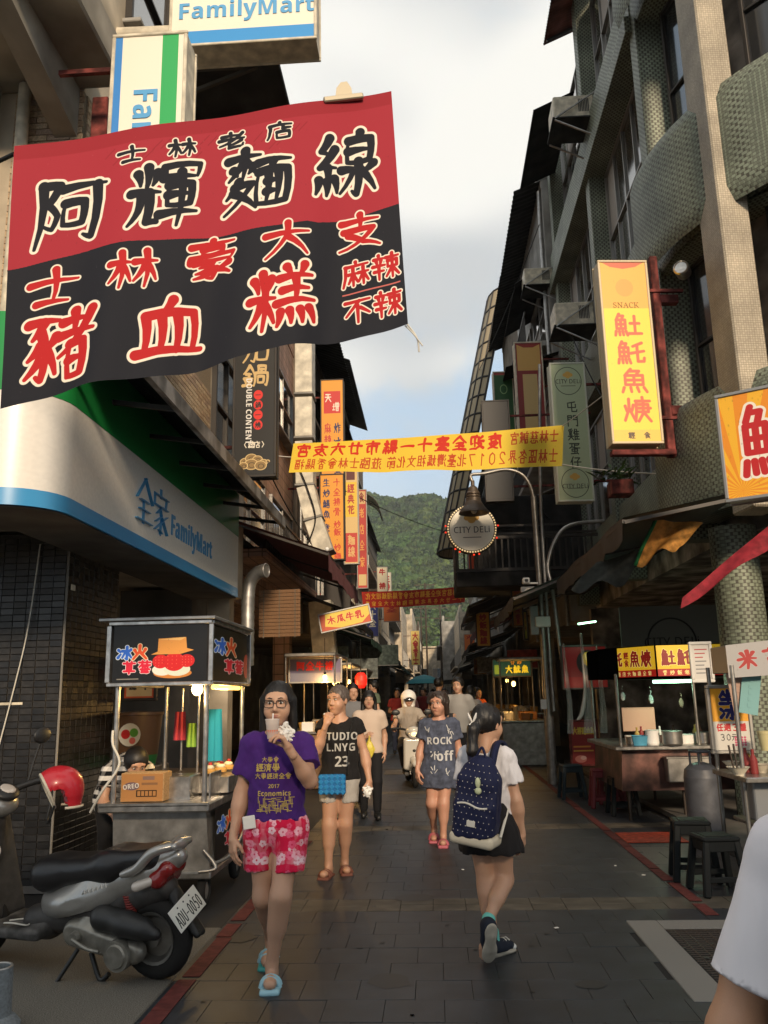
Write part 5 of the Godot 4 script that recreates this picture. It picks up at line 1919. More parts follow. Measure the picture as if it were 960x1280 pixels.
	s.oval(128, 150, 50, 52, C(0.90, 0.62, 0.26))
	write(s, "䰾魠魚焿", 52, 300, 152, 136, W(4, 160), 8.5, C(0.88, 0.36, 0.22), white, 0.0, 0.1)
	s.rect(0, 960, 256, 64, C(0.90, 0.76, 0.30))
	write(s, "輕食", 80, 974, 34, 34, W(84, 0), 2.6, C(0.3, 0.2, 0.1))
	R.seed = 31
	s.wear(R, 60, C(0.6, 0.42, 0.12), 2.5, 0.25)
	o = box_sign("sign_box", "tall yellow snack sign with four orange characters on the mosaic building", V(2.56, 5.66, -10.0), V(0.64, 2.44, 0.22), print_mat("fish_print", s), 0.10, 0.8, mat("sign_edge", lin(0.62, 0.50, 0.32), 0.5))
	part(words("SNACK", 0.075, false, 0.003, "Droid Serif"), "lettering", mat("ochre_ink", lin(0.32, 0.17, 0.05), 0.6), o, T(V(0, 0.60, 0.114)))
	b = MB.new()
	b.box(V(0.46, 0, -0.05), V(0.1, 2.7, 0.1), 0.01)
	b.box(V(0.1, -1.3, -0.02), V(0.8, 0.07, 0.12), 0.01)
	b.box(V(0.62, 0.75, -0.05), V(0.24, 0.12, 0.1), 0.01)
	b.box(V(0.62, -0.75, -0.05), V(0.24, 0.12, 0.1), 0.01)
	part(b, "support_frame", mats.rust_red, o)
	# --- pale green upright sign with a round mark at each end
	s = Sheet.new(256, 1024, C(0.72, 0.77, 0.62))
	var dk := C(0.22, 0.25, 0.19)
	for cy in [130.0, 900.0]:
		s.oval(128, cy, 108, 108, dk, 5.0)
		for q in [[0, -54, 24], [-22, -46, 18], [22, -46, 18], [0, -36, 20]]:
			s.oval(128 + q[0], cy + q[1], q[2], q[2] * 0.8, C(0.86, 0.68, 0.32))
		s.rect(70, cy + 36, 116, 6, C(0.45, 0.48, 0.38))
	write(s, "屯門雞蛋仔", 98, 290, 88, 84, W(0, 104), 4.4, dk, dk, 0.0, 0.1)
	o = box_sign("sign_box", "pale green upright sign with two round marks behind the lamp post", V(2.5, 5.9, -14.0), V(0.62, 2.5, 0.2), print_mat("pale_green_print", s), 0.06, 0.8, mat("sign_edge_pale", lin(0.6, 0.62, 0.52), 0.5))
	for y in [0.90, -0.98]:
		part(words("CITY DELi", 0.08, false, 0.003), "lettering", mats.frame_dark, o, T(V(0, y - 0.0, 0.104)))
	# --- small ochre sign, green sign, black panel, red strip
	s = Sheet.new(160, 640, C(0.55, 0.16, 0.14))
	s.rect(8, 8, 144, 160, C(0.84, 0.66, 0.36))
	s.poly(PackedVector2Array([W(8, 8), W(152, 8), W(110, 26), W(50, 26)]), C(0.6, 0.16, 0.12))
	s.rect(36, 190, 90, 440, C(0.80, 0.68, 0.45))
	box_sign("sign_box", "ochre and dark red upright sign above the pale green one", V(2.3, 7.8, -17.4), V(0.62, 2.5, 0.2), print_mat("ochre_print", s), 0.05, 0.9, mats.cream_paint)
	s = Sheet.new(128, 512, C(0.13, 0.33, 0.13))
	s.rect(0, 0, 128, 14, C(0.6, 0.2, 0.15))
	s.oval(64, 90, 26, 26, C(0.55, 0.68, 0.45), 5.0)
	write(s, "茶香飯", 36, 150, 56, 70, W(0, 100), 4.0, C(0.6, 0.72, 0.5))
	box_sign("sign_box", "dark green upright sign partly behind the ochre one", V(2.0, 8.2, -20.2), V(0.52, 2.6, 0.18), print_mat("green_print", s), 0.05, 1.2, mats.cream_paint)
	s = Sheet.new(64, 64, C(0.10, 0.09, 0.085))
	box_sign("sign_box", "plain black sign panel above the end of the yellow banner", V(1.42, 6.25, -16.2), V(0.56, 2.1, 0.2), print_mat("black_panel", s), 0.0, 1.9, mats.frame_dark)
	s = Sheet.new(64, 256, C(0.80, 0.32, 0.16))
	write(s, "小火", 8, 40, 46, 60, W(0, 90), 4.0, white)
	box_sign("sign_box", "narrow orange red sign behind the lamp head", V(1.02, 5.0, -18.6), V(0.36, 1.7, 0.16), print_mat("orange_strip", s), 0.0, 2.1)
	# --- large picture sign at the edge of the mosaic building
	s = Sheet.new(768, 512, C(0.93, 0.70, 0.16))
	for i in 24:
		var a := TAU * i / 24.0
		s.poly(PackedVector2Array([W(60, 480), W(60, 480) + W(cos(a), sin(a)) * 900, W(60, 480) + W(cos(a + 0.13), sin(a + 0.13)) * 900]), C(0.90, 0.56, 0.12))
	write(s, "䰾魠魚焿", 74, 60, 250, 370, W(280, 0), 15.0, C(0.74, 0.11, 0.11), C(0.93, 0.90, 0.84), 12.0, 0.0)
	o = box_sign("sign_box", "large yellow sign with a huge red outlined character on the mosaic corner", V(3.10, 3.45, -6.45), V(1.5, 0.92, 0.16), print_mat("big_fish_print", s), -0.55, 0.0, mats.frame_alu)
	# --- round sign with bulbs
	o = thing("round_sign", "round white sign ringed with little bulbs hanging under the street lamp", "sign", V(0.80, 4.52, -15.4))
	b = MB.new()
	b.lathe([W(0.0, -0.09), W(0.46, -0.09), W(0.47, -0.07), W(0.47, 0.07), W(0.46, 0.09), W(0.42, 0.09), W(0.42, 0.08), W(0, 0.08)], 40, Transform3D(Basis(V(1, 0, 0), PI / 2), Vector3.ZERO))
	part(b, "cabinet", mats.frame_dark, o)
	s = Sheet.new(256, 256, C(0.95, 0.93, 0.87))
	for q in [[0, -72, 26], [-24, -64, 20], [24, -64, 20], [0, -50, 22]]:
		s.oval(128 + q[0], 128 + q[1], q[2], q[2] * 0.8, C(0.84, 0.66, 0.32))
	s.rect(76, 176, 104, 5, C(0.5, 0.48, 0.42))
	var disc := []
	var uvs := []
	for i in 40:
		var a := TAU * i / 40.0
		disc.append(V(cos(a) * 0.415, sin(a) * 0.415, 0.084))
		uvs.append(W(0.5 + 0.5 * cos(a), 0.5 - 0.5 * sin(a)))
	b = MB.new()
	b.face(disc, V(0, 0, 1), uvs)
	part(b, "face_panel", print_mat("round_print", s, 0.4), o)
	part(words("CITY DELi", 0.122, false, 0.004), "lettering", mats.frame_dark, o, T(V(0, -0.02, 0.088)))
	var bulb := MB.new()
	bulb.ball(Vector3.ZERO, V(0.017, 0.017, 0.014), 5, 8)
	var bmesh := bulb.mesh()
	var warm := mat("bulb_warm", lin(0.8, 0.7, 0.5), 0.4, 0, {"emit": Color(1.0, 0.85, 0.6), "power": 0.35})
	for i in 56:
		var a := TAU * i / 56.0
		part(bmesh, "bulb", warm, o, T(V(cos(a) * 0.442, sin(a) * 0.442, 0.095)))
	var led := mat("bulb_red", lin(0.8, 0.08, 0.04), 0.4, 0, {"emit": Color(1.0, 0.22, 0.12), "power": 0.6})
	for a in [0.1, 3.0, 3.25, 4.0, 4.2, 4.75, 4.95, 5.9]:
		part(bmesh, "red_bulb", led, o, Transform3D(Basis().scaled(Vector3.ONE * 1.1), V(cos(a) * 0.49, sin(a) * 0.49, 0.06)))
	for y in [0.05, -0.1]:
		bx(o, "bracket", mats.frame_dark, V(1.37, y, 0), V(1.86, 0.04, 0.04))
	# --- iron balcony box behind it
	o = thing("iron_balcony", "dark iron balcony box below the round sign", "balcony", V(1.9, 3.7, -17.2))
	b = MB.new()
	for i in 22:
		b.box(V(-1.35 + i * 0.125, 0.5, 0.9), V(0.03, 0.6, 0.03))
	for i in 14:
		b.box(V(-1.38, 0.5, 0.85 - i * 0.13), V(0.03, 0.6, 0.03))
	b.box(V(0, 0.82, 0.9), V(2.8, 0.06, 0.06))
	b.box(V(0, 0.18, 0.9), V(2.8, 0.06, 0.06))
	b.box(V(-1.38, 0.82, 0), V(0.06, 0.06, 1.8))
	part(b, "railing", mats.frame_dark, o)
	bx(o, "floor_panel", mats.tin_black, V(0, 0.0, 0), V(2.8, 0.3, 1.86), 0.02)
	bx(o, "back_panel", mats.tin_black, V(0.2, 1.0, -0.6), V(2.3, 1.9, 0.5), 0.02)
	# --- papaya milk board on the other side
	s = Sheet.new(512, 192, C(0.90, 0.78, 0.30))
	s.poly(PackedVector2Array([W(0, 130), W(200, 190), W(420, 180), W(512, 100), W(512, 192), W(0, 192)]), C(0.80, 0.34, 0.18))
	s.poly(PackedVector2Array([W(0, 0), W(60, 0), W(30, 192), W(0, 192)]), C(0.74, 0.30, 0.16))
	write(s, "木瓜牛乳", 70, 36, 84, 92, W(98, 0), 7.0, C(0.78, 0.20, 0.10), C(0.95, 0.85, 0.5), 2.0, 0.3)
	box_sign("sign_board", "tilted yellow and red drink stall board under the burgundy awning", V(-1.5, 2.84, -14.5), V(0.92, 0.34, 0.1), print_mat("papaya_print", s), 0.1, 0.0).rotation.z = 0.2
	s = Sheet.new(384, 160, C(0.34, 0.32, 0.46))
	write(s, "阿全牛排", 50, 20, 60, 60, W(72, 0), 5.0, C(0.75, 0.14, 0.14))
	s.rect(0, 100, 384, 60, C(0.42, 0.42, 0.5))
	box_sign("sign_board", "mauve stall board with red writing behind the girl with glasses", V(-2.15, 2.0, -15.4), V(0.98, 0.46, 0.1), print_mat("mauve_print", s), 0.12, 0.0)
	s = Sheet.new(384, 192, C(0.06, 0.24, 0.20))
	write(s, "大魷魚", 130, 70, 66, 90, W(82, 0), 7.0, C(0.88, 0.80, 0.18))
	write(s, "香炒", 180, 10, 46, 46, W(70, 0), 4.0, C(0.82, 0.52, 0.12))
	s.rect(14, 60, 50, 110, C(0.5, 0.6, 0.2))
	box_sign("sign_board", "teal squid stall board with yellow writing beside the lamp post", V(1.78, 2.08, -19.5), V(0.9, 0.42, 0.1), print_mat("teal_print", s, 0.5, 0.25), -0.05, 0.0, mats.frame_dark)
	for q in [[V(1.24, 3.05, -20.6), V(0.36, 0.86, 0.08), C(0.72, 0.52, 0.10), "hanging yellow sign below the broad black awning", "炒飯麵線"], [V(1.75, 3.3, -17.2), V(0.24, 0.95, 0.06), C(0.60, 0.36, 0.06), "narrow amber strip sign near the lamp post", "生炒魚香"], [V(1.75, 2.75, -15.9), V(0.10, 0.55, 0.06), C(0.62, 0.58, 0.12), "thin yellow green strip sign beside the lamp post", "魚火米"]]:
		s = Sheet.new(96, 256, q[2])
		write(s, q[4], 22, 12, 52, 50, W(0, 60), 4.5, C(0.55, 0.12, 0.06))
		box_sign("sign_board", q[3], q[0], q[1], print_mat("hang_print_" + q[3].left(10), s), 0.0, 0.0, mats.frame_dark)

func street_lamp() -> void:
	var o := thing("street_lamp", "old street lamp post with arched arm and bell shaped head", "street lamp", V(1.95, 0, -14.9))
	tb(o, "post", mats.dull_steel, [V(0, 0, 0), V(0, 1.1, 0), V(0, 1.12, 0), V(-0.03, 5.0, 0)], [0.085, 0.085, 0.05, 0.05], 12)
	b_arm(o)
	var b := MB.new()
	b.tube(curve([V(0.09, 1.2, 0.02), V(0.08, 3.0, 0.02), V(0.1, 5.0, 0.0), V(0.22, 7.5, 0.1)]), 0.03, 8)
	b.tube(curve([V(0.3, 1.6, 0.1), V(0.2, 3.2, 0.05), V(0.16, 3.8, 0), V(0.5, 4.4, 0), V(1.2, 4.5, 0)]), 0.035, 8)
	part(b, "conduit", mats.galvanised, o)
	bx(o, "junction_box", mats.white_paint, V(-0.02, 2.72, 0.1), V(0.26, 0.18, 0.14), 0.01)
	bx(o, "junction_box", mats.grey_plastic, V(-0.16, 2.75, 0.06), V(0.14, 0.5, 0.12), 0.01)
	bx(o, "side_arm", mats.white_paint, V(-0.2, 3.3, 0.05), V(0.32, 0.09, 0.08), 0.008)
	b = MB.new()
	var head := T(V(-1.12, 4.72, 0))
	b.lathe([W(0.0, 0.62), W(0.035, 0.61), W(0.035, 0.52), W(0.08, 0.48), W(0.105, 0.40), W(0.125, 0.38), W(0.125, 0.355), W(0.105, 0.345), W(0.13, 0.33), W(0.13, 0.305), W(0.11, 0.295), W(0.135, 0.28), W(0.135, 0.25), W(0.14, 0.22), W(0.19, 0.13), W(0.26, 0.04), W(0.28, 0.0), W(0.27, -0.005), W(0.24, 0.03), W(0.16, 0.12), W(0.0, 0.16)], 24, head)
	part(b, "lamp_head", mat("lamp_brown", lin(0.10, 0.075, 0.055), 0.45, 0.3, {"dirt": "fine", "scale": 2.0}), o)
	b = MB.new()
	b.ball(V(-1.12, 4.79, 0), V(0.06, 0.08, 0.06))
	part(b, "bulb", mats.frame_white, o)
	# pair of grey utility cabinets clamped on the wall side
	var c := thing("security_camera", "small white security camera on an arm beside the lamp post", "camera", V(1.66, 3.42, -14.6))
	bx(c, "housing", mats.white_paint, V(0, 0, 0), V(0.12, 0.1, 0.16), 0.015)
	bx(c, "lens", mats.black_plastic, V(0, 0, 0.085), V(0.06, 0.05, 0.02), 0.01)
	bx(c, "arm", mats.white_paint, V(0.12, -0.03, -0.1), V(0.2, 0.03, 0.03), 0.005)

func b_arm(o: Node3D) -> void:
	tb(o, "arched_arm", mats.dull_steel, curve([V(-0.03, 4.95, 0), V(-0.08, 5.2, 0), V(-0.22, 5.42, 0), V(-0.5, 5.52, 0), V(-0.9, 5.46, 0), V(-1.14, 5.44, 0), V(-1.12, 5.3, 0)], 5), 0.032, 10)

func ring(b: MB, c: Vector3, r: float, thick: float, basis: Basis, sides := 24, tube_sides := 8, wide := 1.0) -> void:
	# a torus round local z
	for i in sides:
		for k in tube_sides:
			var q := []
			for e in [[i, k], [i + 1, k], [i + 1, k + 1], [i, k + 1]]:
				var a: float = TAU * e[0] / sides
				var t: float = TAU * e[1] / tube_sides
				var dir := Vector3(cos(a), sin(a), 0)
				var p := dir * (r + thick * cos(t)) + Vector3(0, 0, thick * wide * sin(t))
				q.append([c + basis * p, basis * (dir * cos(t) + Vector3(0, 0, sin(t) / wide))])
			for j in [0, 2, 1, 0, 3, 2]:
				b._put(q[j][0], q[j][1].normalized(), Vector2.ZERO)

func scooter_body(o: Node3D, paint: Material, dark: Material) -> void:
	# rear axle at the origin, rear towards +x, left flank towards +z
	for w in [[V(0, 0.215, 0), 0.0], [V(-1.24, 0.215, 0), 1.0]]:
		var wheel := Node3D.new()
		wheel.name = "wheel"
		o.add_child(wheel, true)
		wheel.position = w[0]
		var b := MB.new()
		ring(b, Vector3.ZERO, 0.165, 0.052, Basis(), 30, 10)
		part(b, "tyre", mats.black_rubber, wheel)
		b = MB.new()
		b.lathe([W(0.12, -0.04), W(0.135, -0.045), W(0.135, 0.045), W(0.12, 0.04), W(0.1, 0.01), W(0.045, 0.02), W(0.045, 0.05), W(0, 0.055)], 24, Transform3D(Basis(V(1, 0, 0), PI / 2), Vector3.ZERO))
		part(b, "rim", mats.dull_steel, wheel)
	# side panel and tail
	part(blob([cap(V(-0.66, 0.36, 0), V(-0.34, 0.45, 0), 0.085, 0.125), cap(V(-0.34, 0.45, 0), V(0.0, 0.555, 0), 0.125, 0.095), cap(V(0.0, 0.555, 0), V(0.15, 0.635, 0), 0.095, 0.05), ell(V(-0.45, 0.39, 0), V(0.26, 0.10, 0.165), Basis(V(0, 0, 1), 0.25))], 0.013, 0.06, [[V(0, 0.5, 0.16), V(0, 0, 1)], [V(0, 0.5, -0.16), V(0, 0, -1)], [V(-0.4, 0.345, 0), V(0.27, -1, 0)]]), "side_panel", paint, o)
	part(blob([cap(V(-0.80, 0.25, 0), V(-0.36, 0.33, 0), 0.08, 0.11), cap(V(-0.36, 0.35, 0), V(0.06, 0.47, 0), 0.11, 0.07)], 0.016, 0.05), "under_cover", dark, o)
	# seat
	part(blob([rbox(V(-0.46, 0.545, 0), V(0.29, 0.07, 0.135), 0.065, Basis(V(0, 0, 1), 0.10)), rbox(V(-0.12, 0.615, 0), V(0.19, 0.055, 0.125), 0.05, Basis(V(0, 0, 1), 0.12)), ell(V(-0.66, 0.505, 0), V(0.11, 0.085, 0.12))], 0.013, 0.09, [[V(-0.4, 0.46, 0), V(0.24, -1, 0)]]), "seat", mat("seat_vinyl", lin(0.012, 0.012, 0.014), 0.34), o)
	# grab rail
	for s in [-1.0, 1.0]:
		tb(o, "grab_rail", paint, curve([V(-0.12, 0.56, s * 0.13), V(-0.02, 0.60, s * 0.135), V(0.07, 0.68, s * 0.12), V(0.16, 0.70, s * 0.06)]), [0.018, 0.02, 0.022, 0.024, 0.025, 0.025, 0.026, 0.026, 0.027, 0.027, 0.027, 0.027, 0.026, 0.026, 0.025, 0.024, 0.024, 0.022, 0.02], 8)
	part(blob([cap(V(0.02, 0.60, 0), V(0.17, 0.70, 0), 0.04, 0.025), cap(V(0.17, 0.70, -0.07), V(0.17, 0.70, 0.07), 0.022, 0.022)], 0.012, 0.03), "grab_rail_end", paint, o)
	part(blob([cap(V(0.06, 0.53, -0.07), V(0.06, 0.53, 0.07), 0.05, 0.05), cap(V(0.11, 0.58, -0.05), V(0.11, 0.58, 0.05), 0.045, 0.045)], 0.012, 0.03), "tail_light", mat("tail_red", lin(0.22, 0.012, 0.012), 0.2, 0, {"clear": 0.8}), o)
	for s in [-1.0, 1.0]:
		part(blob([cap(V(-0.04, 0.50, s * 0.115), V(0.05, 0.53, s * 0.10), 0.028, 0.024)], 0.01, 0.02), "indicator", mat("clear_lens", lin(0.55, 0.5, 0.45), 0.2, 0, {"clear": 0.8}), o)
	# rear mudguard, exhaust side, engine
	part(blob([cap(V(0.08, 0.47, -0.03), V(0.25, 0.24, -0.05), 0.03, 0.02), cap(V(0.08, 0.47, 0.0), V(0.25, 0.24, 0.0), 0.03, 0.02), cap(V(0.12, 0.44, 0.0), V(0.17, 0.40, 0.06), 0.02, 0.015)], 0.012, 0.04), "mudguard", mats.black_plastic, o)
	part(blob([cap(V(-0.26, 0.33, 0.11), V(0.0, 0.30, 0.12), 0.07, 0.045), cap(V(-0.1, 0.31, 0.13), V(0.08, 0.27, 0.12), 0.06, 0.03)], 0.012, 0.05), "air_box", mats.black_plastic, o)
	part(blob([cap(V(-0.44, 0.24, 0.10), V(-0.06, 0.17, 0.11), 0.075, 0.06), cap(V(-0.36, 0.30, 0.07), V(-0.36, 0.22, 0.07), 0.06, 0.06)], 0.012, 0.04, [[V(0, 0, 0.155), V(0, 0, 1)]]), "engine_case", mat("cast_alloy", lin(0.27, 0.255, 0.22), 0.4, 0.6, {"dirt": "wash", "scale": 3.0}), o)
	var b := MB.new()
	b.lathe([W(0, 0.03), W(0.055, 0.03), W(0.062, 0.02), W(0.078, 0.02), W(0.08, 0.0), W(0.08, -0.05)], 24, Transform3D(Basis(V(1, 0, 0), PI / 2), V(-0.13, 0.165, 0.16)))
	part(b, "clutch_cover", mats.cast_alloy, o)
	b = MB.new()
	b.lathe([W(0, 0.02), W(0.028, 0.02), W(0.034, 0.0), W(0.034, -0.04)], 16, Transform3D(Basis(V(1, 0, 0), PI / 2), V(-0.40, 0.235, 0.165)))
	part(b, "kick_boss", mats.cast_alloy, o)
	tb(o, "kick_start", mats.cast_alloy, curve([V(-0.4, 0.235, 0.19), V(-0.3, 0.2, 0.2), V(-0.22, 0.19, 0.2)]), 0.01, 8)
	b = MB.new()
	for i in 9:
		ring(b, V(-0.10 - i * 0.004, 0.34 + i * 0.012, 0.07), 0.020, 0.006, Basis(V(1, 0, 0), PI / 2 + 0.2), 12, 6)
	part(b, "shock_spring", mat("spring_red", lin(0.18, 0.02, 0.015), 0.5), o)
	tb(o, "side_stand", mats.black_plastic, [V(-0.42, 0.16, 0.12), V(-0.5, 0.01, 0.2)], 0.012, 8)
	tb(o, "centre_stand", mats.black_plastic, curve([V(-0.35, 0.14, 0.1), V(-0.28, 0.02, 0.12), V(-0.22, 0.05, 0.12)]), 0.014, 8)
	# footboard, leg shield, front
	part(blob([rbox(V(-0.92, 0.215, 0), V(0.26, 0.03, 0.165), 0.02), cap(V(-0.72, 0.22, 0), V(-0.60, 0.32, 0), 0.07, 0.09)], 0.016, 0.06), "footboard", mat("floor_grey", lin(0.10, 0.095, 0.09), 0.7, 0, {"dirt": "stain", "scale": 2.0}), o)
	part(blob([rbox(V(-1.13, 0.52, 0), V(0.035, 0.30, 0.17), 0.03, Basis(V(0, 0, 1), 0.22)), cap(V(-1.18, 0.62, 0), V(-1.10, 0.86, 0), 0.09, 0.06)], 0.016, 0.06), "leg_shield", dark, o)
	part(blob([rbox(V(-1.20, 0.55, 0), V(0.05, 0.27, 0.18), 0.045, Basis(V(0, 0, 1), 0.22)), ell(V(-1.14, 0.90, 0), V(0.16, 0.09, 0.14), Basis(V(0, 0, 1), -0.35)), cap(V(-1.2, 0.33, 0), V(-1.34, 0.36, 0), 0.10, 0.06)], 0.016, 0.06), "front_cover", paint, o)
	part(blob([ell(V(-1.05, 0.95, 0), V(0.09, 0.035, 0.09), Basis(V(0, 0, 1), -0.5))], 0.01, 0.02), "dash", mats.black_plastic, o)
	part(blob([ell(V(-1.02, 0.965, 0), V(0.05, 0.012, 0.05), Basis(V(0, 0, 1), -0.5))], 0.008, 0.01), "dash_glass", mats.clear_lens, o)
	for s in [-1.0, 1.0]:
		tb(o, "handlebar", mats.black_plastic, curve([V(-1.10, 0.93, s * 0.08), V(-1.03, 0.96, s * 0.22), V(-0.99, 0.96, s * 0.36)]), 0.02, 10)
		tb(o, "mirror_stem", mats.black_plastic, curve([V(-1.06, 0.96, s * 0.2), V(-1.04, 1.1, s * 0.24), V(-1.02, 1.2, s * 0.27)]), 0.008, 6)
		b = MB.new()
		b.ball(V(-1.02, 1.23, s * 0.28), V(0.02, 0.05, 0.075), 8, 12)
		part(b, "mirror", mats.black_plastic, o)
		tb(o, "fork", mats.dull_steel, [V(-1.16, 0.45, s * 0.07), V(-1.24, 0.215, s * 0.07)], 0.022, 8)
	b = MB.new()
	b.lathe([W(0, 0.03), W(0.04, 0.028), W(0.045, 0.0)], 14, Transform3D(Basis(V(0, 0, 1), -PI / 2), V(-1.08, 0.62, 0.06)))
	part(b, "ignition_cap", mats.white_paint, o)
	part(blob([ell(V(-1.30, 0.86, 0), V(0.06, 0.07, 0.10), Basis(V(0, 0, 1), -0.3))], 0.012, 0.02), "headlight", mats.clear_lens, o)
	part(blob([cap(V(-1.42, 0.40, 0), V(-1.2, 0.46, 0), 0.06, 0.08)], 0.014, 0.03), "front_fender", paint, o)

func parked_scooter() -> void:
	var o := thing("motor_scooter", "silver and black motor scooter parked beside the black tiled pillar", "scooter", V(-1.60, 0.0, -5.05), -0.30)
	o.rotation.x = 0.10
	o.scale = Vector3.ONE * 1.05
	scooter_body(o, mat("silver_paint", lin(0.36, 0.355, 0.34), 0.3, 0.55, {"clear": 0.6, "dirt": "pore", "scale": 1.2}), mat("dark_plastic", lin(0.045, 0.042, 0.04), 0.55, 0, {"dirt": "soft", "scale": 2.0}))
	var s := Sheet.new(256, 150, C(0.86, 0.86, 0.82))
	write(s, "ADU-0050", 16, 46, 26, 88, W(28.5, 0), 3.4, C(0.08, 0.1, 0.1), Color.BLACK, 0.0, 0.0)
	for x in [70, 128, 186]:
		s.oval(x, 22, 6, 6, C(0.2, 0.2, 0.2))
	var plate := MB.new()
	plate.box(Vector3.ZERO, V(0.23, 0.133, 0.004), 0.001)
	var wd := V(0.36, 0.46, -0.81).normalized()
	var hd := V(-0.52, 0.82, 0.24)
	hd = (hd - wd * hd.dot(wd)).normalized()
	var xf := o.transform.affine_inverse() * Transform3D(Basis(wd, hd, wd.cross(hd)), V(-1.40, 0.395, -4.90))
	var p := part(plate, "number_plate", mats.white_paint, o, xf)
	var pf := MB.new()
	pf.face([V(-0.113, -0.065, 0.003), V(0.113, -0.065, 0.003), V(0.113, 0.065, 0.003), V(-0.113, 0.065, 0.003)], V(0, 0, 1))
	part(pf, "plate_print", print_mat("plate_print", s, 0.4), p)
	var bd := MB.new()
	for i in 6:
		var bx0 := -0.36 + i * 0.028
		bd.tube([V(bx0, 0.455 + i * 0.0085, 0.157), V(bx0 + 0.016, 0.48 + i * 0.0085, 0.157), V(bx0 + 0.02, 0.458 + i * 0.0085, 0.157)], 0.003, 5)
	part(bd, "badge", mats.frame_white, o)
	tb(o, "bag_hook", mats.rope_white, curve([V(-0.95, 0.25, 0.1), V(-0.85, 0.27, 0.14), V(-0.78, 0.25, 0.1), V(-0.86, 0.25, 0.02), V(-0.95, 0.25, 0.06)]), 0.005, 6)
	# red open-face helmet hung on its mirror
	var h := thing("helmet", "red open face helmet with cream trim hung on the scooter mirror", "helmet", V(-2.30, 1.0, -5.20), -1.05)
	var er := V(0.125, 0.125, 0.145)
	var pn := V(0, -0.42, 0.9).normalized()
	var pp := V(0, -0.02, 0.055)
	part(blob([ell(V(0, 0.02, 0), er), cap(V(0, -0.03, -0.03), V(0, -0.06, -0.03), 0.112, 0.108), cut(ell(V(0, 0.0, 0.0), V(0.108, 0.105, 0.125))), cut(cap(V(0, 0, 0), V(0, -0.2, 0), 0.098, 0.098))], 0.007, 0.03, [[pp, pn], [V(0, -0.095, 0), V(0, -1, 0)]]), "shell", mat("helmet_red", lin(0.52, 0.018, 0.03), 0.35, 0, {"clear": 0.4}), h)
	var b := MB.new()
	var u1 := V(1, 0, 0)
	var u2 := pn.cross(u1)
	var rim := []
	for i in 41:
		var an := TAU * i / 40.0
		var dir := u1 * cos(an) + u2 * sin(an)
		var t := 0.02
		while t < 0.2 and ((pp + dir * t - V(0, 0.02, 0)) / (er * 0.97)).length() < 1.0 and (pp + dir * t).y > -0.095:
			t += 0.002
		rim.append(pp + dir * t)
	b.tube(rim, 0.009, 8)
	var low := []
	for i in 21:
		var an := PI * i / 20.0
		low.append(V(cos(an) * 0.112, -0.095, -0.03 - sin(an) * 0.112))
	b.tube(low, 0.008, 8)
	part(b, "trim", mats.cream_paint, h)
	tb(h, "chin_strap", mats.black_plastic, curve([V(-0.1, -0.08, 0.03), V(-0.05, -0.17, 0.05), V(0.05, -0.17, 0.05), V(0.1, -0.08, 0.03)]), 0.008, 6)

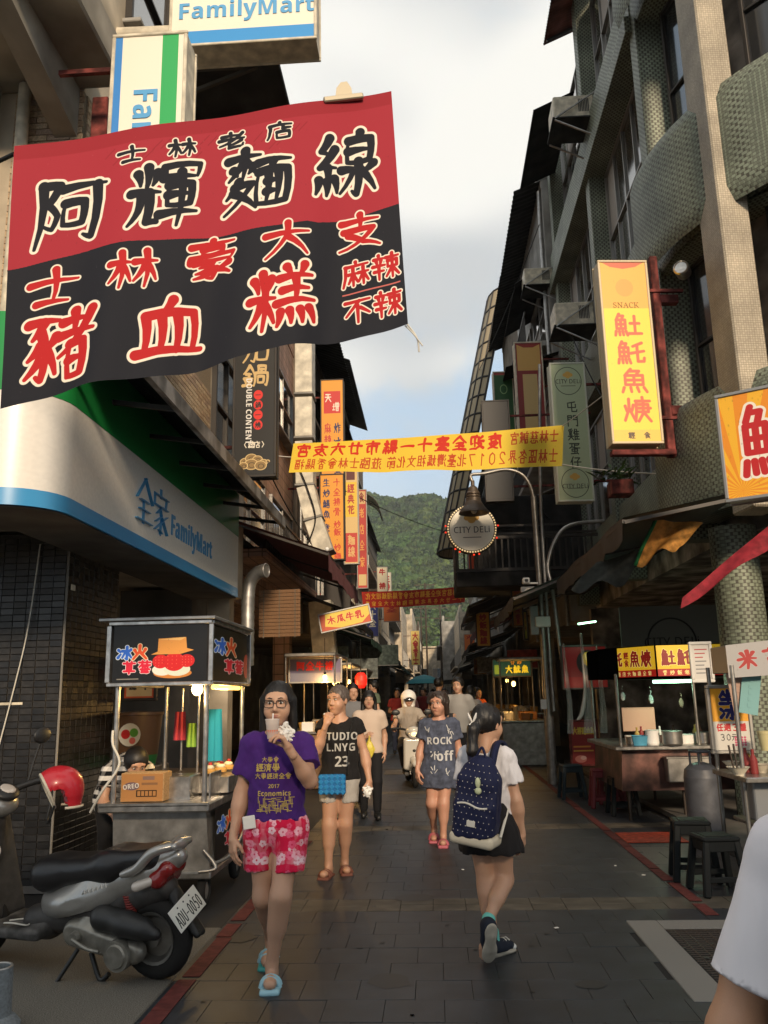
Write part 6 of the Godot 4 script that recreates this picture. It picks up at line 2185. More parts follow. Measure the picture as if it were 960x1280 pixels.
func food_cart() -> void:
	# stainless stall on wheels at the black pillar
	var o := thing("food_cart", "stainless steel snack cart with picture canopy beside the black tiled pillar", "food cart", V(-2.12, 0, -7.15))
	var st: Material = mats.dull_steel
	# body with sloping front, counter
	var b := MB.new()
	b.prism(PackedVector2Array([W(-0.34, 0.26), W(0.40, 0.26), W(0.36, 0.70), W(-0.36, 0.70)]), -0.62, 0.56)
	part(b, "body", st, o)
	bx(o, "counter", mats.steel, V(0, 0.735, 0.02), V(0.84, 0.06, 1.4), 0.01)
	bx(o, "counter_lip", mats.steel, V(0.0, 0.76, 0.71), V(0.84, 0.03, 0.02), 0.004)
	bx(o, "base_rail", mats.steel, V(0.0, 0.25, 0), V(0.86, 0.05, 1.3), 0.008)
	for x in [-0.34, 0.34]:
		for z in [-0.5, 0.5]:
			var w := Node3D.new()
			w.name = "wheel"
			o.add_child(w, true)
			w.position = V(x, 0.12, z)
			b = MB.new()
			ring(b, Vector3.ZERO, 0.085, 0.035, Basis(Vector3.UP, PI / 2), 20, 8)
			part(b, "tyre", mats.black_rubber, w)
			b = MB.new()
			b.lathe([W(0.0, -0.03), W(0.07, -0.02), W(0.07, 0.02), W(0.0, 0.03)], 14, Transform3D(Basis(V(0, 0, 1), PI / 2), Vector3.ZERO))
			part(b, "rim", mats.galvanised, w)
	for q in [[-0.34, 0.62], [0.36, 0.62], [-0.34, -0.6], [0.36, -0.6]]:
		tb(o, "post", mats.steel, [V(q[0], 0.76, q[1]), V(q[0], 1.64, q[1])], 0.02, 10)
	for q in [[-0.1, -0.3], [0.1, -0.1]]:
		tb(o, "inner_rod", mats.steel, [V(q[0], 0.9, q[1]), V(q[0], 1.62, q[1])], 0.011, 8)
	tb(o, "push_handle", mats.dull_steel, curve([V(0.4, 0.3, 0.5), V(0.5, 0.34, 0.3), V(0.56, 0.5, 0.1)]), 0.014, 8)
	tb(o, "step_bar", mats.dull_steel, curve([V(0.36, 0.42, 0.6), V(0.46, 0.30, 0.62), V(0.34, 0.28, 0.66)]), 0.014, 8)
	# canopy of printed panels
	var black := C(0.035, 0.03, 0.03)
	var s := Sheet.new(640, 400, black)
	_cake(s, 400, 90, 1.0)
	write(s, "冰", 30, 150, 100, 92, Vector2.ZERO, 9.0, C(0.18, 0.42, 0.85), C(0.88, 0.92, 0.95), 5.0, 0.4)
	write(s, "火", 130, 140, 104, 100, Vector2.ZERO, 10.0, C(0.90, 0.32, 0.12), C(0.93, 0.86, 0.70), 5.0, 0.4)
	write(s, "草莓", 70, 252, 86, 86, W(106, -4), 7.5, C(0.85, 0.10, 0.22), C(0.93, 0.85, 0.85), 4.0, 0.1)
	s.rect(30, 372, 150, 8, C(0.5, 0.48, 0.44))
	var pm := print_mat("cart_print", s, 0.35)
	var s2 := Sheet.new(360, 400, black)
	write(s2, "冰", 30, 80, 100, 120, Vector2.ZERO, 10.0, C(0.18, 0.42, 0.85), C(0.88, 0.92, 0.95), 5.0, 0.4)
	write(s2, "火", 130, 60, 104, 140, Vector2.ZERO, 11.0, C(0.90, 0.32, 0.12), C(0.93, 0.86, 0.70), 5.0, 0.4)
	write(s2, "草莓", 120, 226, 90, 104, W(100, -4), 9.0, C(0.85, 0.10, 0.22), C(0.93, 0.85, 0.85), 4.0, 0.1)
	s2.oval(346, 260, 30, 100, C(0.8, 0.3, 0.2))
	var pm2 := print_mat("cart_side_print", s2, 0.35)
	b = MB.new()
	b.face([V(-0.37, 1.66, 0.681), V(0.37, 1.66, 0.681), V(0.37, 2.1, 0.681), V(-0.37, 2.1, 0.681)], V(0, 0, 1))
	part(b, "picture_panel", pm, o)
	b = MB.new()
	b.face([V(0.40, 1.66, 0.65), V(0.40, 1.66, -0.62), V(0.40, 2.09, -0.62), V(0.40, 2.09, 0.65)], V(1, 0, 0))
	part(b, "picture_panel", pm2, o)
	bx(o, "canopy_core", mats.tin_black, V(0, 1.88, 0.015), V(0.78, 0.44, 1.32))
	b = MB.new()
	for y in [1.645, 2.115]:
		b.box(V(0, y, 0.685), V(0.82, 0.03, 0.03), 0.005)
		b.box(V(0.405, y, 0.0), V(0.03, 0.03, 1.34), 0.005)
		b.box(V(-0.405, y, 0.0), V(0.03, 0.03, 1.34), 0.005)
	for q in [[-0.405, 0.685], [0.405, 0.685], [0.405, -0.67], [-0.405, -0.67]]:
		b.box(V(q[0], 1.88, q[1]), V(0.035, 0.44, 0.035), 0.005)
	part(b, "canopy_frame", mats.steel, o)
	bx(o, "canopy_roof", mats.galvanised, V(-0.02, 2.145, 0), V(0.92, 0.025, 1.46), 0.004)
	b = MB.new()
	b.face([V(0.405, 0.30, 0.42), V(0.405, 0.30, -0.5), V(0.395, 0.68, -0.5), V(0.395, 0.68, 0.42)], V(1, 0, 0))
	part(b, "picture_panel", pm2, o)
	# warm tube and bulb under the canopy
	tb(o, "tube_lamp", mat("tube_glow", lin(0.9, 0.7, 0.3), 0.4, 0, {"emit": Color(1.0, 0.78, 0.36), "power": 2.2}), [V(0.34, 1.615, 0.35), V(0.34, 1.615, -0.55)], 0.018, 8)
	b = MB.new()
	b.ball(V(0.28, 1.60, 0.60), V(0.045, 0.05, 0.045), 10, 14)
	part(b, "bulb", mat("bulb_glow", lin(0.9, 0.8, 0.55), 0.4, 0, {"emit": Color(1.0, 0.86, 0.58), "power": 4.0}), o)
	lamp_light(V(-2.12 + 0.34, 1.55, -7.2), C(1.0, 0.80, 0.45), 0.22, 0.05)
	lamp_light(V(-2.12 + 0.28, 1.53, -6.48), C(1.0, 0.82, 0.52), 0.10, 0.05)
	# griddle, scraper box
	bx(o, "griddle", mats.iron, V(-0.02, 0.90, -0.2), V(0.62, 0.05, 0.7), 0.01)
	bx(o, "stove_box", mats.steel, V(0.03, 0.84, 0.30), V(0.34, 0.2, 0.3), 0.008)
	b = MB.new()
	b.lathe([W(0, 0.005), W(0.022, 0.005), W(0.022, 0)], 12, Transform3D(Basis(V(1, 0, 0), PI / 2), V(-0.03, 0.86, 0.452)))
	part(b, "stove_hole", mats.black_plastic, o)
	bx(o, "wind_shield", mats.steel, V(0.36, 0.86, 0.3), V(0.012, 0.2, 0.34), 0.002)
	b = MB.new()
	b.tube(curve([V(-0.36, 1.3, 0.64), V(-0.34, 1.2, 0.68), V(-0.28, 1.05, 0.69), V(-0.40, 0.86, 0.7), V(-0.52, 0.70, 0.6)]), 0.010, 6)
	part(b, "hose", mats.rope_white, o)
	# things lying on it
	s = Sheet.new(256, 160, C(0.66, 0.47, 0.28))
	s.oval(62, 72, 48, 24, C(0.42, 0.34, 0.36))
	s.rect(130, 14, 74, 22, C(0.50, 0.40, 0.36))
	s.rect(124, 52, 100, 14, C(0.52, 0.38, 0.26))
	s.rect(92, 96, 128, 40, C(0.22, 0.15, 0.10))
	for i in 5:
		s.rect(100 + i * 24, 102, 18, 28, C(0.66, 0.47, 0.28))
	var c := thing("cardboard_box", "brown biscuit carton standing on the steel cart counter", "box", V(-2.25, 0.77, -6.66))
	b = MB.new()
	b.box(V(0, 0.105, 0), V(0.335, 0.21, 0.2), 0.004)
	part(b, "carton", mat("cardboard", lin(0.40, 0.25, 0.12), 0.85, 0, {"dirt": "fine", "scale": 2.0}), c)
	b = MB.new()
	b.face([V(-0.16, 0.006, 0.102), V(0.16, 0.006, 0.102), V(0.16, 0.204, 0.102), V(-0.16, 0.204, 0.102)], V(0, 0, 1))
	part(b, "carton_print", print_mat("carton_print", s, 0.8), c)
	part(words("OREO", 0.036, true, 0.002), "lettering", mat("carton_white", lin(0.6, 0.56, 0.5), 0.7), c, Transform3D(Basis(V(0, 0, 1), 0.12), V(-0.086, 0.113, 0.104)))
	bx(c, "tape", mat("tape", lin(0.46, 0.34, 0.2), 0.3), V(0, 0.2105, 0), V(0.336, 0.002, 0.05))
	# cream cakes at the far end
	for i in 4:
		var k := thing("cream_cake", ["fruit topped cream cake nearest the girl in purple", "golden cream cake on the cart edge", "small sponge cake behind the golden one", "strawberry cake at the back of the cart"][i], "cake", V(-1.86 + 0.06 * (i % 2), 0.93, -7.05 - i * 0.13), 0, "cakes on the cart")
		b = MB.new()
		b.lathe([W(0, 0), W(0.05, 0), W(0.052, 0.02), W(0.045, 0.035), W(0, 0.036)], 12)
		part(b, "sponge", mat("sponge", lin(0.55, 0.30, 0.08), 0.7), k)
		b = MB.new()
		b.ball(V(0, 0.045, 0), V(0.04, 0.022, 0.04), 6, 10)
		part(b, "cream", mat("cream", lin(0.75, 0.66, 0.45), 0.5), k)
		b = MB.new()
		b.ball(V(0.005, 0.07, 0), V(0.018, 0.016, 0.018), 6, 8)
		part(b, "fruit", mat("berry", lin(0.5, 0.03, 0.02), 0.35), k)
	b = MB.new()
	b.box(V(0, 0.075, 0), V(0.36, 0.13, 0.66), 0.006)
	solo(b, "cake_tray", mats.steel, "raised steel tray under the cream cakes", "tray", T(V(-1.86, 0.77, -7.3)))
	# cloths hanging inside
	for q in [[V(-1.84, 1.02, -7.12), 0.15, 0.42, "cloth_teal", lin(0.03, 0.33, 0.42), "teal towel hanging inside the snack cart"], [V(-2.22, 1.18, -7.4), 0.12, 0.24, "cloth_red", lin(0.36, 0.04, 0.06), "red plastic bag hanging inside the snack cart"], [V(-2.12, 1.12, -7.42), 0.1, 0.2, "cloth_green", lin(0.20, 0.36, 0.06), "light green bag hanging inside the snack cart"]]:
		b = MB.new()
		var rows := []
		for i in 6:
			var row := []
			for j in 9:
				var t := i / 5.0
				var u := j / 8.0 - 0.5
				row.append(V(u * q[1] * (0.75 + 0.3 * t), q[2] * (1.0 - t), 0.018 * sin(u * 16.0) * (0.4 + t)))
			rows.append(row)
		b.grid(rows, Vector2.ZERO, Vector2.ONE, 0.006)
		solo(b, "hanging_cloth", mat(q[3], q[4], 0.8, 0, {"rim": 0.2}), q[5], "cloth", T(q[0]))
	# tub on a stand behind, a board leaning inside the arcade
	var t := thing("drink_tub", "brown plastic tub with a fruit sticker on a green base behind the cart", "tub", V(-2.98, 0.0, -8.5))
	b = MB.new()
	b.lathe([W(0, 1.0), W(0.2, 1.0), W(0.235, 1.38), W(0.255, 1.385), W(0.255, 1.41), W(0, 1.42)], 24)
	part(b, "tub", mat("tub_brown", lin(0.14, 0.075, 0.04), 0.4), t)
	b = MB.new()
	b.lathe([W(0, 0.9), W(0.18, 0.9), W(0.2, 1.0), W(0, 1.0)], 20)
	part(b, "base", mat("tub_green", lin(0.03, 0.22, 0.06), 0.45), t)
	bx(t, "stand", mats.dull_steel, V(0, 0.45, 0), V(0.5, 0.9, 0.5), 0.01)
	s = Sheet.new(64, 64, C(0.85, 0.83, 0.78))
	s.oval(20, 30, 13, 13, C(0.75, 0.12, 0.1))
	s.oval(44, 26, 12, 12, C(0.35, 0.6, 0.15))
	s.oval(40, 48, 9, 9, C(0.85, 0.4, 0.35))
	b = MB.new()
	var disc := []
	var uvs := []
	for i in 20:
		var a := TAU * i / 20.0
		disc.append(V(cos(a) * 0.11, 1.2 + sin(a) * 0.11, 0.237))
		uvs.append(W(0.5 + 0.5 * cos(a), 0.5 - 0.5 * sin(a)))
	b.face(disc, V(0, 0, 1), uvs)
	part(b, "sticker", print_mat("tub_sticker", s, 0.4), t)
	s = Sheet.new(128, 200, C(0.80, 0.34, 0.16))
	s.rect(8, 70, 112, 120, C(0.84, 0.74, 0.56))
	write(s, "每1", 14, 92, 44, 60, W(52, 0), 4.0, C(0.1, 0.08, 0.08))
	box_sign("sign_board", "small orange price board inside the arcade behind the cart", V(-3.05, 1.72, -8.7), V(0.36, 0.4, 0.04), print_mat("price_print", s), 0.1, 0.0, mats.frame_dark)

func _cake(s: Sheet, cx: float, cy: float, k: float) -> void:
	# printed picture of a filled sponge cake
	s.oval(cx + 10, cy + 250, 130 * k, 36, C(0.80, 0.50, 0.20))
	s.oval(cx - 60, cy + 226, 70, 40, C(0.90, 0.90, 0.84))
	s.oval(cx + 40, cy + 224, 90, 46, C(0.86, 0.88, 0.80))
	for q in [[-74, 168, 56], [20, 172, 74], [106, 166, 52]]:
		s.oval(cx + q[0], cy + q[1], q[2], q[2] * 0.86, C(0.82, 0.10, 0.10))
		for i in 14:
			s.oval(cx + q[0] + (i % 4 - 1.5) * q[2] * 0.4, cy + q[1] + (i / 4 - 1.5) * q[2] * 0.36, 3, 3, C(0.93, 0.45, 0.35))
	s.poly(PackedVector2Array([W(cx - 140, cy + 118), W(cx - 96, cy + 98), W(cx - 92, cy + 8), W(cx + 96, cy), W(cx + 104, cy + 78), W(cx + 152, cy + 92), W(cx + 60, cy + 118)]), C(0.88, 0.60, 0.28))
	s.poly(PackedVector2Array([W(cx - 92, cy + 14), W(cx + 96, cy), W(cx + 60, cy + 22)]), C(0.93, 0.74, 0.45))

func lamp_light(at: Vector3, c: Color, energy: float, size: float) -> void:
	var l := OmniLight3D.new()
	l.name = numbered("lamp_light")
	l.light_color = c
	l.light_energy = energy
	l.light_size = size
	l.omni_range = 12.0
	l.omni_attenuation = 2.0
	l.shadow_enabled = true
	l.position = at
	add_child(l)

func stools() -> void:
	var dk := mat("stool_dark", lin(0.006, 0.008, 0.009), 0.6)
	var rd := mat("stool_red", lin(0.16, 0.012, 0.016), 0.5)
	var tl := mat("stool_teal", lin(0.008, 0.02, 0.026), 0.5)
	for q in [[V(2.08, 0, -7.45), 0.47, dk, "dark plastic stool standing next to the gas cylinder"], [V(2.12, 0, -6.98), 0.42, dk, "dark plastic stool nearest the person in the white shirt"], [V(2.32, 0, -11.2), 0.46, dk, "dark plastic stool in front of the red ones"], [V(2.22, 0, -11.9), 0.5, rd, "red plastic stool by the yellow lit stall"], [V(2.40, 0, -12.3), 0.5, rd, "red plastic stool half hidden behind another red one"], [V(1.96, 0, -12.9), 0.48, tl, "dark teal plastic stool before the red poster"]]:
		var o := thing("plastic_stool", q[3], "stool", q[0], R.randf_range(-0.15, 0.15), "stools along the stalls")
		var h: float = q[1]
		var b := MB.new()
		b.box(V(0, h - 0.02, 0), V(0.29, 0.035, 0.29), 0.012)
		b.box(V(0, h - 0.001, 0), V(0.2, 0.006, 0.2), 0.002)
		part(b, "seat", q[2], o)
		for sx in [-1.0, 1.0]:
			for sz in [-1.0, 1.0]:
				b = MB.new()
				b.bar(V(sx * 0.115, h - 0.03, sz * 0.115), V(sx * 0.165, 0.0, sz * 0.165), 0.055, 0.045, 0.01)
				part(b, "leg", q[2], o)
		for s in [-1.0, 1.0]:
			bx(o, "apron", q[2], V(0, h - 0.07, s * 0.128), V(0.2, 0.075, 0.014), 0.004)
			bx(o, "apron", q[2], V(s * 0.128, h - 0.07, 0), V(0.014, 0.075, 0.2), 0.004)
			bx(o, "stretcher", q[2], V(0, 0.12, s * 0.155), V(0.27, 0.04, 0.014), 0.004)

func right_stalls() -> void:
	var st: Material = mats.dull_steel
	# gas cylinder
	var o := thing("gas_cylinder", "tall grey gas cylinder standing behind the dark stools", "gas cylinder", V(2.76, 0, -9.3))
	var b := MB.new()
	b.lathe([W(0, 0.02), W(0.15, 0.02), W(0.165, 0.0), W(0.165, 0.05), W(0.17, 0.07), W(0.18, 0.12), W(0.18, 0.62), W(0.165, 0.70), W(0.11, 0.75), W(0.04, 0.77), W(0.0, 0.77)], 24)
	part(b, "tank", mat("cylinder_grey", lin(0.085, 0.088, 0.10), 0.5, 0.1, {"dirt": "wash", "scale": 1.5}), o)
	b = MB.new()
	ring(b, V(0, 0.88, 0), 0.1, 0.014, Basis(V(1, 0, 0), PI / 2), 20, 6)
	for i in 4:
		var a := TAU * i / 4.0 + 0.4
		b.tube([V(cos(a) * 0.1, 0.74, sin(a) * 0.1), V(cos(a) * 0.1, 0.88, sin(a) * 0.1)], 0.012, 6)
	part(b, "collar", mats.cylinder_grey, o)
	tb(o, "valve", mats.brass, [V(0, 0.76, 0), V(0, 0.85, 0)], 0.02, 8)
	# yellow stall
	o = thing("food_stall", "food stall with a lit yellow header and steel counter under the black tarpaulin", "food stall", V(2.95, 0, -11.0))
	b = MB.new()
	b.prism(PackedVector2Array([W(-0.75, 0.35), W(0.7, 0.35), W(0.72, 0.82), W(-0.72, 0.82)]), -1.3, 0.42)
	part(b, "body", mat("stall_red", lin(0.10, 0.045, 0.035), 0.4, 0.3, {"dirt": "stain", "scale": 1.0}), o)
	bx(o, "counter", mats.steel, V(-0.02, 0.845, -0.4), V(1.6, 0.045, 1.9), 0.008)
	bx(o, "red_shelf", mat("shelf_red", lin(0.22, 0.025, 0.025), 0.5), V(0.72, 0.9, 0.3), V(0.6, 0.06, 0.5), 0.006)
	for q in [[-0.72, 0.4], [0.72, 0.4], [-0.72, -1.25], [0.2, 0.42]]:
		tb(o, "post", st, [V(q[0], 0.86, q[1]), V(q[0], 1.72, q[1])], 0.018, 8)
	for x in [-0.65, 0.0, 0.62]:
		for z in [-1.1, 0.3]:
			tb(o, "leg", mats.iron, [V(x, 0.0, z), V(x, 0.36, z)], 0.02, 8)
	var s := Sheet.new(512, 192, C(0.86, 0.70, 0.16))
	s.rect(0, 148, 512, 44, C(0.62, 0.10, 0.08))
	write(s, "䰾魠", 30, 26, 84, 100, W(100, 0), 7.0, C(0.50, 0.10, 0.08), C(0.95, 0.88, 0.5), 3.0, 0.1)
	write(s, "輕食", 236, 30, 40, 44, W(0, 50), 3.0, C(0.5, 0.1, 0.08))
	write(s, "魚焿", 290, 26, 84, 100, W(100, 0), 7.0, C(0.50, 0.10, 0.08), C(0.95, 0.88, 0.5), 3.0, 0.1)
	write(s, "香炒飯老店大麵線全家", 30, 156, 28, 28, W(46, 0), 2.2, C(0.9, 0.8, 0.5))
	var pm := print_mat("stall_header_print", s, 0.4, 0.22)
	b = MB.new()
	b.face([V(-0.22, 1.68, 0.46), V(0.76, 1.68, 0.46), V(0.76, 2.05, 0.46), V(-0.22, 2.05, 0.46)], V(0, 0, 1))
	part(b, "header_panel", pm, o)
	b = MB.new()
	b.face([V(-0.76, 1.68, -0.35), V(-0.24, 1.68, 0.452), V(-0.24, 2.05, 0.452), V(-0.76, 2.05, -0.35)], V(-1, 0, 1))
	part(b, "header_panel", pm, o)
	b = MB.new()
	b.prism(PackedVector2Array([W(-0.235, -0.45), W(0.77, -0.45), W(0.77, 1.2), W(-0.77, 1.2), W(-0.77, 0.36)]), -2.06, -1.67, Transform3D(Basis(V(1, 0, 0), V(0, 0, -1), V(0, -1, 0)), Vector3.ZERO))
	part(b, "header_box", mats.tin_black, o)
	var green := mat("tube_green", lin(0.7, 0.9, 0.75), 0.4, 0, {"emit": Color(0.72, 1.0, 0.80), "power": 2.5})
	tb(o, "tube_lamp", green, [V(-0.2, 1.62, 0.1), V(0.3, 1.62, 0.1)], 0.02, 8)
	lamp_light(V(3.0, 1.55, -10.9), C(0.75, 1.0, 0.85), 0.12, 0.1)
	mat("cup_jar", lin(0.45, 0.30, 0.08), 0.3)
	mat("film_bag", lin(0.5, 0.48, 0.45), 0.35)
	# what stands on its counter
	R.seed = 61
	var kit := [["steel_pot", "dented steel pot on the stall counter", "pot"], ["white_bowl", "stack of white bowls on the stall counter", "bowl"], ["plastic_basket", "sky blue plastic basket on the stall counter", "basket"]]
	var pot := [W(0, 0), W(0.11, 0), W(0.12, 0.02), W(0.12, 0.16), W(0.128, 0.165), W(0.115, 0.17), W(0.0, 0.15)]
	for i in 5:
		b = MB.new()
		b.lathe(pot, 16, Transform3D(), V(1, [0.7, 1.5, 1.0, 0.6, 1.2][i], 1) * [0.8, 0.7, 1.0, 1.1, 0.7][i])
		solo(b, "steel_pot", [mats.steel, mats.white_paint, st, mats.white_paint, mats.steel][i], ["low steel pot beside the blue basket", "tall white container behind the blue basket", "steel soup pot in the middle of the stall", "broad white bowl beside the red shelf", "small steel can at the stall edge"][i], "pot", T(V(2.42 + i * 0.2, 0.87, -10.75 + 0.12 * (i % 3))))
	b = MB.new()
	b.lathe([W(0, 0), W(0.1, 0), W(0.125, 0.11), W(0.135, 0.115), W(0.12, 0.115), W(0.09, 0.015), W(0, 0.012)], 4, Transform3D(Basis(Vector3.UP, PI / 4), Vector3.ZERO), V(1.2, 1, 0.9))
	solo(b, "plastic_basket", mat("basket_blue", lin(0.08, 0.32, 0.48), 0.5), "sky blue plastic basket on the stall counter", "basket", T(V(2.46, 0.87, -10.62)))
	bx_thing("menu_card", "pale pink menu card propped above the stall counter", mat("card_pink", lin(0.48, 0.30, 0.22), 0.8), V(2.65, 1.15, -11.4), V(0.42, 0.3, 0.02))
	bx_thing("hanging_crate", "grey metal box hung below the stall counter", st, V(2.95, 0.6, -10.45), V(0.5, 0.28, 0.16))
	# bottles, jars and packs crowding the stalls
	R.seed = 64
	var bottle := [W(0, 0), W(0.03, 0), W(0.032, 0.01), W(0.032, 0.11), W(0.012, 0.15), W(0.012, 0.19), W(0, 0.19)]
	for i in 22:
		b = MB.new()
		var far := i < 12
		b.lathe(bottle if i % 3 else pot, 12, Transform3D(), V(1, 1, 1) * (1.0 if i % 3 else 0.5))
		solo(b, "stall_jar", [mats.steel, mats.stall_red, mats.cup_jar, mats.white_paint, mats.shelf_red][i % 5], "%s %s crowding the %s stall counter" % [["steel", "maroon", "amber", "white", "red"][i % 5], "bottle" if i % 3 else "squat jar", "yellow" if far else "noodle"], "jar", T(V(R.randf_range(2.3, 3.5), 0.87, R.randf_range(-11.9, -11.0)) if far else V(R.randf_range(2.45, 3.3), 0.85, R.randf_range(-7.55, -7.1))), "jars on the yellow stall" if far else "jars on the noodle stall")
	for i in 3:
		var q := V(2.45 + i * 0.37, 1.45 - 0.05 * (i % 3), -11.3 - 0.05 * (i % 2))
		part(nets(ruffle(field([ell(Vector3.ZERO, V(0.035, 0.065, 0.025)), cap(V(0, 0.08, 0), V(0, 0.2, 0), 0.012, 0.006)], 0.012, 0.02), 0.008, 16.0, V(1, 1, 1), i), MB.new()), numbered("hanging_bag"), [mats.film_bag, mats.white_paint, mats.card_pink][i % 3], self, T(q))
		tag(get_node("hanging_bag" if i == 0 else "hanging_bag_%03d" % i), ["clear", "white", "pink"][i % 3] + " plastic bag hanging on the rail inside the yellow stall", "bag", "bags in the yellow stall")
	# painted mark on the dark shop wall behind
	o = thing("wall_emblem", "round shop emblem painted on the dark wall above the yellow stall", "sign", V(3.62, 2.22, -13.0))
	b = MB.new()
	ring(b, Vector3.ZERO, 0.36, 0.012, Basis(), 36, 6, 0.3)
	part(b, "ring", mats.cable_black, o)
	part(words("CITY DELi", 0.15, false, 0.006), "lettering", mats.cable_black, o)
	bx(o, "board", mat("board_grey", lin(0.10, 0.105, 0.09), 0.7), V(0, 0, -0.03), V(1.5, 1.1, 0.03), 0.004)
	# white stall at the edge of view
	o = thing("food_stall", "noodle stall with a white header board and cluttered counter at the picture edge", "food stall", V(2.95, 0, -7.3))
	s = Sheet.new(512, 160, C(0.62, 0.61, 0.60))
	write(s, "米苔目", 30, 34, 66, 92, W(84, 0), 6.0, C(0.62, 0.10, 0.10), C(0.7, 0.68, 0.66), 1.5, 0.5)
	write(s, "蝦米", 330, 30, 76, 98, W(90, 0), 6.5, C(0.12, 0.13, 0.34), C(0.7, 0.68, 0.66), 1.5, 0.5)
	var wm := print_mat("white_header_print", s, 0.5)
	b = MB.new()
	b.face([V(-0.58, 1.60, 0.30), V(0.72, 1.66, 0.30), V(0.72, 1.98, 0.30), V(-0.58, 1.86, 0.30)], V(0, 0, 1))
	part(b, "header_panel", wm, o)
	bx(o, "header_box", mats.frame_alu, V(0.08, 1.75, 0.08), V(1.3, 0.22, 0.4), 0.005)
	bx(o, "counter", mats.steel, V(0.05, 0.83, 0.1), V(1.3, 0.04, 0.8), 0.006)
	bx(o, "lower_shelf", st, V(0.1, 0.45, 0.0), V(1.1, 0.03, 0.7), 0.006)
	for q in [[-0.55, 0.3], [0.62, 0.3], [-0.55, -0.3], [0.62, -0.3]]:
		tb(o, "post", st, [V(q[0], 0.1, q[1]), V(q[0], 1.7, q[1])], 0.018, 8)
	b = MB.new()
	ring(b, V(-0.38, 0.13, 0.3), 0.09, 0.035, Basis(Vector3.UP, PI / 2), 18, 8)
	part(b, "wheel", mats.black_rubber, o)
	b = MB.new()
	b.box(V(0.12, 1.0, 0.28), V(0.8, 0.3, 0.01), 0.002)
	part(b, "glass_guard", mats.pane, o)
	# menu boards
	s = Sheet.new(256, 400, C(0.86, 0.60, 0.10))
	s.rect(0, 216, 256, 184, C(0.78, 0.76, 0.72))
	write(s, "坐冰", 60, 14, 130, 92, W(0, 100), 11.0, C(0.07, 0.06, 0.35), C(0.9, 0.85, 0.7), 2.0, 0.2)
	write(s, "任選3種", 22, 232, 46, 46, W(54, 0), 4.2, C(0.70, 0.12, 0.14))
	write(s, "30元", 40, 296, 38, 44, W(42, 0), 2.6, C(0.2, 0.2, 0.2))
	for i in 16:
		s.oval(150 + (i % 4) * 22, 320 + (i / 4) * 16, 9, 7, C(0.72, 0.30, 0.42))
	box_sign("sign_board", "yellow and white shaved ice menu board on the stall post", V(2.46, 1.27, -7.35), V(0.35, 0.56, 0.03), print_mat("ice_print", s), -0.05, 0.0, mats.frame_alu)
	for q in [[V(2.47, 1.5, -7.12), 0.13, lin(0.42, 0.28, 0.22), 0.1, "salmon"], [V(2.56, 1.48, -7.1), 0.15, lin(0.20, 0.38, 0.38), -0.2, "pale teal"]]:
		b = MB.new()
		b.box(V(0, 0, 0), V(q[1], 0.34, 0.004), 0.001)
		for i in 5:
			b.box(V(0, 0.1 - i * 0.05, 0.004), V(0.03, 0.03, 0.002))
		solo(b, "price_slip", mat("slip_" + q[4], q[2], 0.7), q[4] + " paper price slip taped under the white header board", "slip", Transform3D(Basis(V(0, 0, 1), q[3]), q[0]))
	s = Sheet.new(96, 160, C(0.78, 0.76, 0.73))
	for i in 7:
		s.rect(12, 20 + i * 18, 72 - (i * 13) % 30, 5, C(0.65, 0.25, 0.25) if i < 3 else Color(0.45, 0.45, 0.45))
	box_sign("sign_board", "white notice sheet on the mosaic column between the two stalls", V(2.66, 1.78, -8.6), V(0.22, 0.4, 0.02), print_mat("notice_print", s), -0.1, 0.0, mats.frame_white)
	# bowls, cups and tubs on the counter
	var bowl := [W(0, 0), W(0.035, 0), W(0.04, 0.012), W(0.085, 0.065), W(0.09, 0.066), W(0.08, 0.058), W(0.0, 0.02)]
	for i in 4:
		b = MB.new()
		b.lathe(bowl, 18)
		solo(b, "bowl", mats.cream_paint, ["cream bowl with chopsticks at the edge of the noodle stall", "cream bowl behind the chopstick bowl", "cream bowl beside the glass guard", "cream bowl at the back of the noodle stall"][i], "bowl", T([V(2.36, 0.85, -6.98), V(2.62, 0.85, -7.2), V(2.78, 0.85, -7.0), V(2.5, 0.85, -7.5)][i]), "bowls on the noodle stall")
	b = MB.new()
	b.tube([V(2.33, 0.87, -6.98), V(2.31, 1.08, -7.0)], 0.008, 6)
	b.tube([V(2.35, 0.87, -6.97), V(2.345, 1.09, -6.99)], 0.008, 6)
	solo(b, "ladle_pair", mats.iron, "dark ladle handles standing in the cream bowl", "ladle")
	for i in 3:
		b = MB.new()
		b.lathe([W(0, 0), W(0.04, 0), W(0.055, 0.13), W(0.058, 0.13), W(0.058, 0.15), W(0, 0.155)], 16)
		solo(b, "paper_cup", mat("cup_yellow", lin(0.55, 0.48, 0.25), 0.6), ["yellow paper cup on the glass guard shelf", "yellow paper cup behind the first cup", "yellow paper cup at the picture edge"][i], "cup", T(V(2.62 + i * 0.12, 1.03, -7.05 - 0.1 * i)), "cups on the noodle stall")
	bx_thing("crate", "dark crate under the noodle stall counter", mats.iron, V(2.9, 0.3, -7.3), V(0.6, 0.26, 0.4))
	bx_thing("plastic_bundle", "crumpled clear plastic sack on the noodle stall shelf", mats.grey_plastic, V(2.75, 0.66, -7.1), V(0.6, 0.3, 0.3))
	# red poster and hanging plastic by the lamp post
	s = Sheet.new(192, 300, C(0.55, 0.09, 0.08))
	write(s, "大排豬血麵", 12, 40, 32, 50, W(34, 0), 3.4, C(0.88, 0.74, 0.25))
	s.rect(10, 170, 130, 12, C(0.82, 0.5, 0.15))
	s.rect(10, 200, 150, 10, C(0.82, 0.6, 0.2))
	s.oval(60, 262, 44, 26, C(0.78, 0.45, 0.4))
	s.oval(80, 254, 22, 14, C(0.85, 0.65, 0.6))
